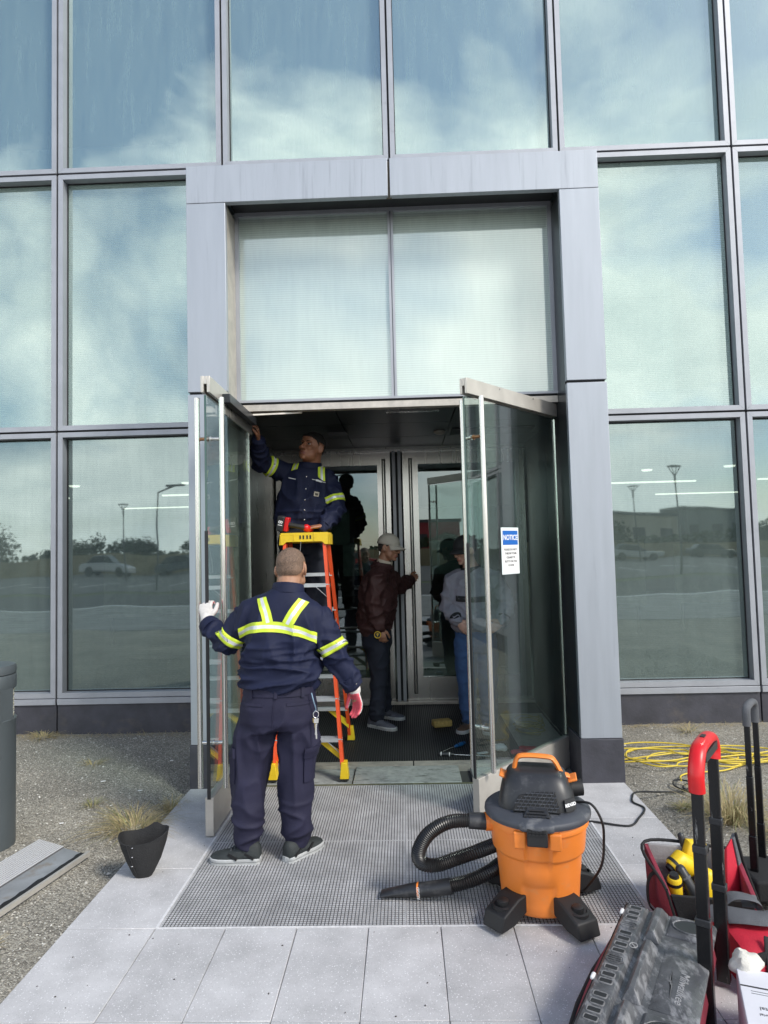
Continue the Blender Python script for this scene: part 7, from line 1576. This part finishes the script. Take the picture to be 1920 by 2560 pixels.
# ---------------------------------------------------------------- man in maroon jacket at the inner doors
def jacket_man():
    p = thing('person', (-0.28, 0.20, 0), 'person in dark maroon jacket and beige cap holding the inner door handle', 'person')
    H = Head((-0.178, 0.19, 1.655), (0.90, -0.38, -0.16), (0.16, 0, 1), 1.03)
    b = MB(); H.build(b, 1.02, 1.03, 1.1)
    b.limb([(-0.195, 0.20, 1.62), (-0.225, 0.205, 1.55), (-0.25, 0.21, 1.46)], [0.058, 0.060, 0.075], 14)
    f = V((0.90, -0.30, 0)).normalized(); s = V((0.30, 0.90, 0)).normalized()      # s = his left, away from the camera
    rings_loft(b, [((-0.32, 0.2, 0.85), .15, .10, 0), ((-0.31, 0.2, 1.1), .15, .11, 0), ((-0.28, 0.2, 1.35), .15, .10, 0), ((-0.25, 0.2, 1.47), .09, .07, 0)], s, 24)
    SA, EA, WA = V((-0.285, 0.015, 1.385)), V((-0.345, -0.02, 1.135)), V((-0.278, -0.005, 0.935))
    SB, EB, WB = V((-0.21, 0.385, 1.375)), V((-0.075, 0.56, 1.250)), V((0.015, 0.795, 1.318))
    b.limb([SA, EA, WA], [.045, .038, .027], 12); b.limb([SB, EB, WB], [.045, .038, .027], 12)
    hand(b, WA + V((0.005, 0, -0.02)), (0.16, -0.05, -0.98), (0.25, 0.95, 0), (0.95, -0.2, 0.1), 1.0, (0.4, 0.6, 0.5), 0.06)
    hand(b, WB + V((0.005, 0.02, 0.003)), (0.25, 0.95, 0.10), (0.8, -0.25, 0), (0.1, -0.1, 1), 0.98, (0.5, 0.8, 0.6))
    for hip, kn, an in (((-0.31, 0.12, 0.84), (-0.30, 0.12, 0.46), (-0.325, 0.05, 0.09)), ((-0.29, 0.30, 0.84), (-0.29, 0.32, 0.46), (-0.26, 0.40, 0.09))): b.limb([hip, kn, an], [.075, .052, .038], 12)
    bo_, co, fs, no = body_mesh(b, H, M['skin_olive'], M['lip'], p)
    hair_shell('short_hair', H, co, fs, no, 0.005, M['hair_grey'], bo_, back=-0.045, front=0.07, side=0.0)
    H.face_parts(bo_, 0.0, M['hair_grey'], 0.75); cap(p, H, M['beigecap'], None)
    b = MB()
    rings_loft(b, [((-0.325, 0.2, 0.865), .175, .125, 0), ((-0.325, 0.2, 0.90), .190, .142, 0), ((-0.32, 0.2, 1.0), .205, .165, 0), ((-0.305, 0.2, 1.12), .208, .172, 0), ((-0.295, 0.2, 1.25), .205, .160, 0), ((-0.285, 0.2, 1.36), .195, .138, 0), ((-0.270, 0.2, 1.43), .150, .115, 0), ((-0.252, 0.2, 1.49), .095, .090, 0), ((-0.245, 0.2, 1.515), .08, .08, 0)], s)
    b.limb([V((-0.275, 0.07, 1.40)), SA, lerp(SA, EA, .5), EA, lerp(EA, WA, .5), WA], [.078, .086, .084, .078, .072, .055], 18); b.limb([V((-0.24, 0.33, 1.40)), SB, lerp(SB, EB, .5), EB, lerp(EB, WB, .5), WB], [.078, .084, .080, .074, .066, .052], 18)
    jk, bv, jco, jfs = cloth('bomber_jacket', b, 0.009, 7, [((6, 6, 9), 0.016, None), ((14, 14, 14), 0.007, None)], 1.7, M['brownjacket'], p)
    collar_ring('shirt_collar', (-0.232, 0.198, 1.492), (0.30, -0.12, 1), 0.074, 0.072, 0.05, M['cream'], p); collar_ring('jacket_collar', (-0.250, 0.20, 1.475), (0.22, -0.1, 1), 0.090, 0.088, 0.045, M['brownjacket'], jk)
    for (E_, W2) in ((EA, WA), (EB, WB)):
        d = (W2 - E_).normalized(); c = MB(); c.tube([W2 - d * 0.03, W2, W2 + d * 0.028, W2 + d * 0.03], [0.056, 0.046, 0.044, 0.035], 18); c.build('knit_cuff', M['brownjacket'], jk, smooth=50)
    b = MB(); rings_loft(b, [((-0.325, 0.2, 0.83), .165, .122, 0), ((-0.325, 0.2, 0.868), .170, .130, 0), ((-0.325, 0.2, 0.895), .170, .130, 0)], s, 36); b.build('knit_hem', M['brownjacket'], jk, smooth=50)
    b = MB()
    rings_loft(b, [((-0.32, 0.2, 0.90), .160, .12, 0), ((-0.318, 0.2, 0.82), .168, .128, 0), ((-0.315, 0.2, 0.74), .17, .128, 0), ((-0.312, 0.2, 0.69), .14, .11, 0)], s)
    b.limb([(-0.312, 0.115, 0.78), (-0.308, 0.115, 0.62), (-0.302, 0.115, 0.44), (-0.312, 0.085, 0.28), (-0.328, 0.055, 0.10)], [.105, .104, .086, .076, .068], 18); b.limb([(-0.300, 0.29, 0.78), (-0.298, 0.31, 0.62), (-0.292, 0.33, 0.44), (-0.28, 0.37, 0.28), (-0.265, 0.40, 0.10)], [.105, .102, .086, .076, .068], 18)
    cloth('dark_jeans', b, 0.009, 7, [((7, 7, 9), 0.008, lambda q: 1), ((9, 9, 18), 0.010, lambda q: 1 - rng(0.15, 0.3, q[2]))], 4.4, M['darkjean'], p)
    shoe(p, (-0.405, 0.10), (-0.150, -0.085), M['shoe_grey'], M['sole'], w=1.1, h=1.05); shoe(p, (-0.325, 0.43), (-0.075, 0.285), M['shoe_grey'], M['sole'], w=1.1, h=1.05)
    t = thing('tape_measure', (-0.30, -0.04, 0.86), 'round yellow and black tape measure held in the lowered hand of the maroon jacket person', 'tape measure')
    c = V((-0.298, -0.055, 0.862)); b = MB(); b.lathe([(0.030, -0.014), (0.033, -0.010), (0.033, 0.010), (0.030, 0.014)], 24); b.v = [tuple(c + V((v[0], v[2], v[1]))) for v in b.v]; b.build('case', M['black'], t, smooth=40)
    b = MB(); b.tube([c + V((0.029 * math.cos(a), -0.0145, 0.029 * math.sin(a))) for a in np.linspace(0, 6.283, 25)[:-1]], 0.003, 6, closed=True); b.bar(c + V((-0.012, -0.015, 0.008)), c + V((0.012, -0.015, 0.008)), (0, 0, 1), 0.003, 0.001); b.bar(c + V((0, -0.015, -0.012)), c + V((0, -0.015, 0.014)), (1, 0, 0), 0.003, 0.001); b.build('emblem', M['yellow'], t)
jacket_man()

# ---------------------------------------------------------------- man behind the right glass door
def grey_man():
    p = thing('person', (0.58, -0.10, 0), 'person in grey pullover, blue jeans and dark cap standing behind the right glass door', 'person')
    H = Head((0.515, -0.13, 1.615), (-0.80, -0.52, -0.24), (-0.15, -0.1, 1), 1.03)
    b = MB(); H.build(b, 1.04, 1.06)
    b.limb([(0.53, -0.115, 1.57), (0.555, -0.10, 1.50), (0.58, -0.09, 1.42)], [0.060, 0.064, 0.08], 14)
    s = V((-0.62, 0.78, 0)).normalized()
    s = V((0.90, -0.25, 0)).normalized()
    rings_loft(b, [((0.59, -0.1, 0.86), .16, .11, 0), ((0.59, -0.1, 1.1), .16, .12, 0), ((0.59, -0.09, 1.32), .16, .11, 0), ((0.585, -0.09, 1.44), .09, .07, 0)], s, 24)
    SA, EA, WA = V((0.765, -0.14, 1.345)), V((0.875, -0.13, 1.120)), V((0.820, -0.245, 0.985)); SB, EB, WB = V((0.405, -0.06, 1.345)), V((0.355, -0.10, 1.10)), V((0.42, -0.26, 1.0))
    b.limb([SA, EA, WA], [.045, .040, .028], 12); b.limb([SB, EB, WB], [.045, .040, .028], 12)
    hand(b, WA + V((-0.01, -0.01, -0.008)), (-0.78, -0.45, -0.45), (-0.2, 0.9, -0.2), (-0.4, -0.2, 0.9), 1.0, (0.4, 0.6, 0.5)); hand(b, WB + V((0.005, -0.01, -0.01)), (0.55, -0.5, -0.65), (0.4, 0.8, 0), (0.6, 0, 0.8), 1.0, (0.4, 0.6, 0.5))
    for hip, kn, an in (((0.51, -0.1, 0.86), (0.50, -0.12, 0.46), (0.515, -0.08, 0.09)), ((0.68, -0.1, 0.86), (0.69, -0.12, 0.46), (0.69, -0.08, 0.09))): b.limb([hip, kn, an], [.075, .052, .038], 12)
    bo_, co, fs, no = body_mesh(b, H, M['skin_pale'], M['lip'], p)
    hair_shell('short_hair', H, co, fs, no, 0.005, M['hair_grey'], bo_, back=-0.04, front=0.07, side=0.0)
    H.face_parts(bo_, 0.0, M['hair_grey'], 0.8); cap(p, H, M['blackcloth'], None)
    b = MB()
    rings_loft(b, [((0.59, -0.1, 0.885), .185, .14, 0), ((0.59, -0.1, 0.92), .208, .165, 0), ((0.59, -0.105, 1.02), .215, .172, 0), ((0.59, -0.10, 1.15), .208, .165, 0), ((0.59, -0.095, 1.27), .205, .150, 0), ((0.588, -0.09, 1.36), .185, .13, 0), ((0.585, -0.09, 1.42), .13, .105, 0), ((0.582, -0.092, 1.455), .09, .085, 0)], s)
    b.limb([V((0.68, -0.12, 1.37)), SA, lerp(SA, EA, .5), EA, lerp(EA, WA, .5), WA], [.075, .086, .084, .078, .072, .052], 18); b.limb([V((0.48, -0.07, 1.37)), SB, lerp(SB, EB, .5), EB, lerp(EB, WB, .5), WB], [.075, .086, .084, .078, .072, .052], 18)
    pl, bv, pco, pfs = cloth('pullover', b, 0.009, 7, [((6, 6, 9), 0.013, None), ((14, 14, 14), 0.006, None)], 6.1, M['sweat'], p)
    collar_ring('collar', (0.572, -0.10, 1.425), (-0.15, -0.12, 1), 0.092, 0.088, 0.045, M['blackcloth'], pl)
    dv = V((-0.35, 0.93, 0)); g = [[V((0.56, -0.3, 0)) + V((0.93, 0.35, 0)) * (0.17 * (2 * i / 9 - 1)) + U_ * (1.175 + 0.024 * (2 * j / 3 - 1) + 0.010 * abs(2 * i / 9 - 1)) for i in range(10)] for j in range(4)]
    patch('black_chest_band', bv, g, (0.10, 0.99, 0), 0.005, M['blackcloth'], pl)
    for (E_, W2) in ((EA, WA), (EB, WB)):
        d = (W2 - E_).normalized(); c = MB(); c.tube([W2 - d * 0.04, W2 - d * 0.01, W2 + d * 0.012, W2 + d * 0.014], [0.060, 0.05, 0.046, 0.036], 18); c.build('cuff', M['blackcloth'], pl, smooth=50)
    b = MB()
    rings_loft(b, [((0.59, -0.1, 0.92), .175, .13, 0), ((0.59, -0.1, 0.84), .182, .14, 0), ((0.59, -0.1, 0.76), .184, .14, 0), ((0.59, -0.1, 0.70), .15, .11, 0)], s)
    b.limb([(0.505, -0.1, 0.80), (0.500, -0.105, 0.62), (0.498, -0.11, 0.44), (0.508, -0.09, 0.26), (0.515, -0.08, 0.10)], [.108, .102, .088, .080, .074], 18); b.limb([(0.680, -0.1, 0.80), (0.685, -0.105, 0.62), (0.690, -0.11, 0.44), (0.69, -0.09, 0.26), (0.69, -0.08, 0.10)], [.108, .102, .088, .080, .074], 18)
    cloth('blue_jeans', b, 0.009, 7, [((7, 7, 9), 0.008, None), ((9, 9, 18), 0.010, lambda q: 1 - rng(0.15, 0.3, q[2]))], 9.4, M['jean'], p)
    shoe(p, (0.545, -0.03), (0.405, -0.235), M['shoe_brown'], M['sole'], w=1.05); shoe(p, (0.70, -0.03), (0.655, -0.29), M['shoe_brown'], M['sole'], w=1.05)
grey_man()

# red-palmed gloves and a coil of yellow twine on the mat behind the right door
gl = thing('work_gloves', (0.83, -0.78, 0.003), 'pair of red work gloves lying on the mat behind the right glass door', 'gloves')
for (c, fd, mt) in (((0.78, -0.84, 0.022), (0.9, 0.35, 0), 'glove_pink'), ((0.86, -0.74, 0.024), (0.95, -0.1, 0), 'redcloth')):
    g = MB(); hand(g, c, fd, (0, 0, -1), (0.2, 0.9, 0), 0.9, (0.05, 0.1, 0.1), 0.08, 1.05); gc_, gf, gn = remesh(g, 0.005, 4); mesh_obj('glove', gc_, gf, M[mt], gl)
P_ = []
rnd = random.Random(11)
for k in range(9):
    for j in range(7):
        a = 6.283 * j / 7 + k; P_.append((1.02 + (0.11 + rnd.uniform(-.03, .03)) * math.cos(a), -0.25 + (0.13 + rnd.uniform(-.03, .03)) * math.sin(a), 0.02 + 0.012 * k + rnd.uniform(0, .02)))
b = MB(); b.tube(catmull(P_, 4), 0.0035, 6); o = b.build('twine_coil', mat('straw_twine', (0.40, 0.33, 0.12), 0.8), loc=(1.02, -0.25, 0.0), smooth=70); lab(o, 'tangled coil of straw yellow wire on the mat behind the right glass door', 'wire coil')

# parked cars, hedge and painted bays across the road (seen mirrored in the lower glass)
def car(x, y, colr, lbl):
    t = thing('parked_car', (x, y, -0.15), lbl, 'car', 'cars parked across the road'); z = -0.15; m_ = mat('car_paint', colr, 0.3, 0.2)
    b = MB(); b.prism([(x - 2.2, y - .85, z + .3), (x + 2.2, y - .85, z + .3), (x + 2.2, y - .85, z + .72), (x + 1.3, y - .85, z + .88), (x - 2.05, y - .85, z + .92), (x - 2.2, y - .85, z + .7)], (0, 1.7, 0)); b.build('body', m_, t, bevel=0.08, seg=3)
    b = MB(); b.prism([(x - 1.7, y - .72, z + .92), (x + 1.0, y - .72, z + .88), (x + .35, y - .72, z + 1.42), (x - 1.15, y - .72, z + 1.45)], (0, 1.44, 0)); b.build('cabin_glass', M['darkmetal'], t, bevel=0.08, seg=3)
    b = MB(); b.box(x - 1.1, x + .3, y - .66, y + .66, z + 1.44, z + 1.48); b.build('roof', m_, t, bevel=0.02)
    for dx in (-1.35, 1.4):
        for dy in (-.78, .78): b = MB(); b.tube([(x + dx, y + dy - .1, z + .33), (x + dx, y + dy + .1, z + .33)], 0.33, 16); b.build('wheel', M['rubber'], t, smooth=40)
for i, (x, y, c_, l_) in enumerate(((-27, -53, (0.4, 0.4, 0.42), 'silver parked car at the far left across the road'), (-20.5, -54, (0.05, 0.06, 0.08), 'dark parked car beyond the left lamp posts across the road'), (-14, -53, (0.4, 0.4, 0.4), 'white parked car across the road to the left'), (-4.5, -54, (0.30, 0.02, 0.02), 'dark red parked car straight across the road'), (12.5, -54, (0.08, 0.10, 0.16), 'blue grey parked car across the road to the right'), (20, -53, (0.35, 0.35, 0.35), 'pale parked car beyond the right lamp post across the road'), (27, -54, (0.06, 0.06, 0.06), 'black parked car at the far right across the road'))): car(x, y, c_, l_)
b = MB()
for k in range(-14, 15): b.box(k * 2.9 - .05, k * 2.9 + .05, -40, -34.5, -0.145, -0.140)
b.box(-120, 120, -15.2, -15.0, -0.15, 0.004)
struct('parking_lines', b, M['white'])
rn = random.Random(21); b = MB()
for i in range(9000):
    x = rn.uniform(-75, 75); hh = 2.2 + 1.6 * noise.noise(V((x * 0.11, 0, 0))) + 0.9 * noise.noise(V((x * 0.5, 3, 0))); p = V((x, -63 + rn.uniform(-1.5, 1.5), rn.uniform(0.2, max(0.6, hh)))); u = V((rn.gauss(0, 1), rn.gauss(0, 1), rn.gauss(0, 1))).normalized() * 0.30; v = u.orthogonal().normalized() * 0.22
    b.add([p - u, p + v, p + u, p - v], [(0, 1, 2, 3)])
o = b.build('far_shrubbery', M['leaf']); o['kind'] = 'stuff'; o['label'] = 'long ragged belt of shrubs beyond the boundary wall'; o['category'] = 'shrubs'
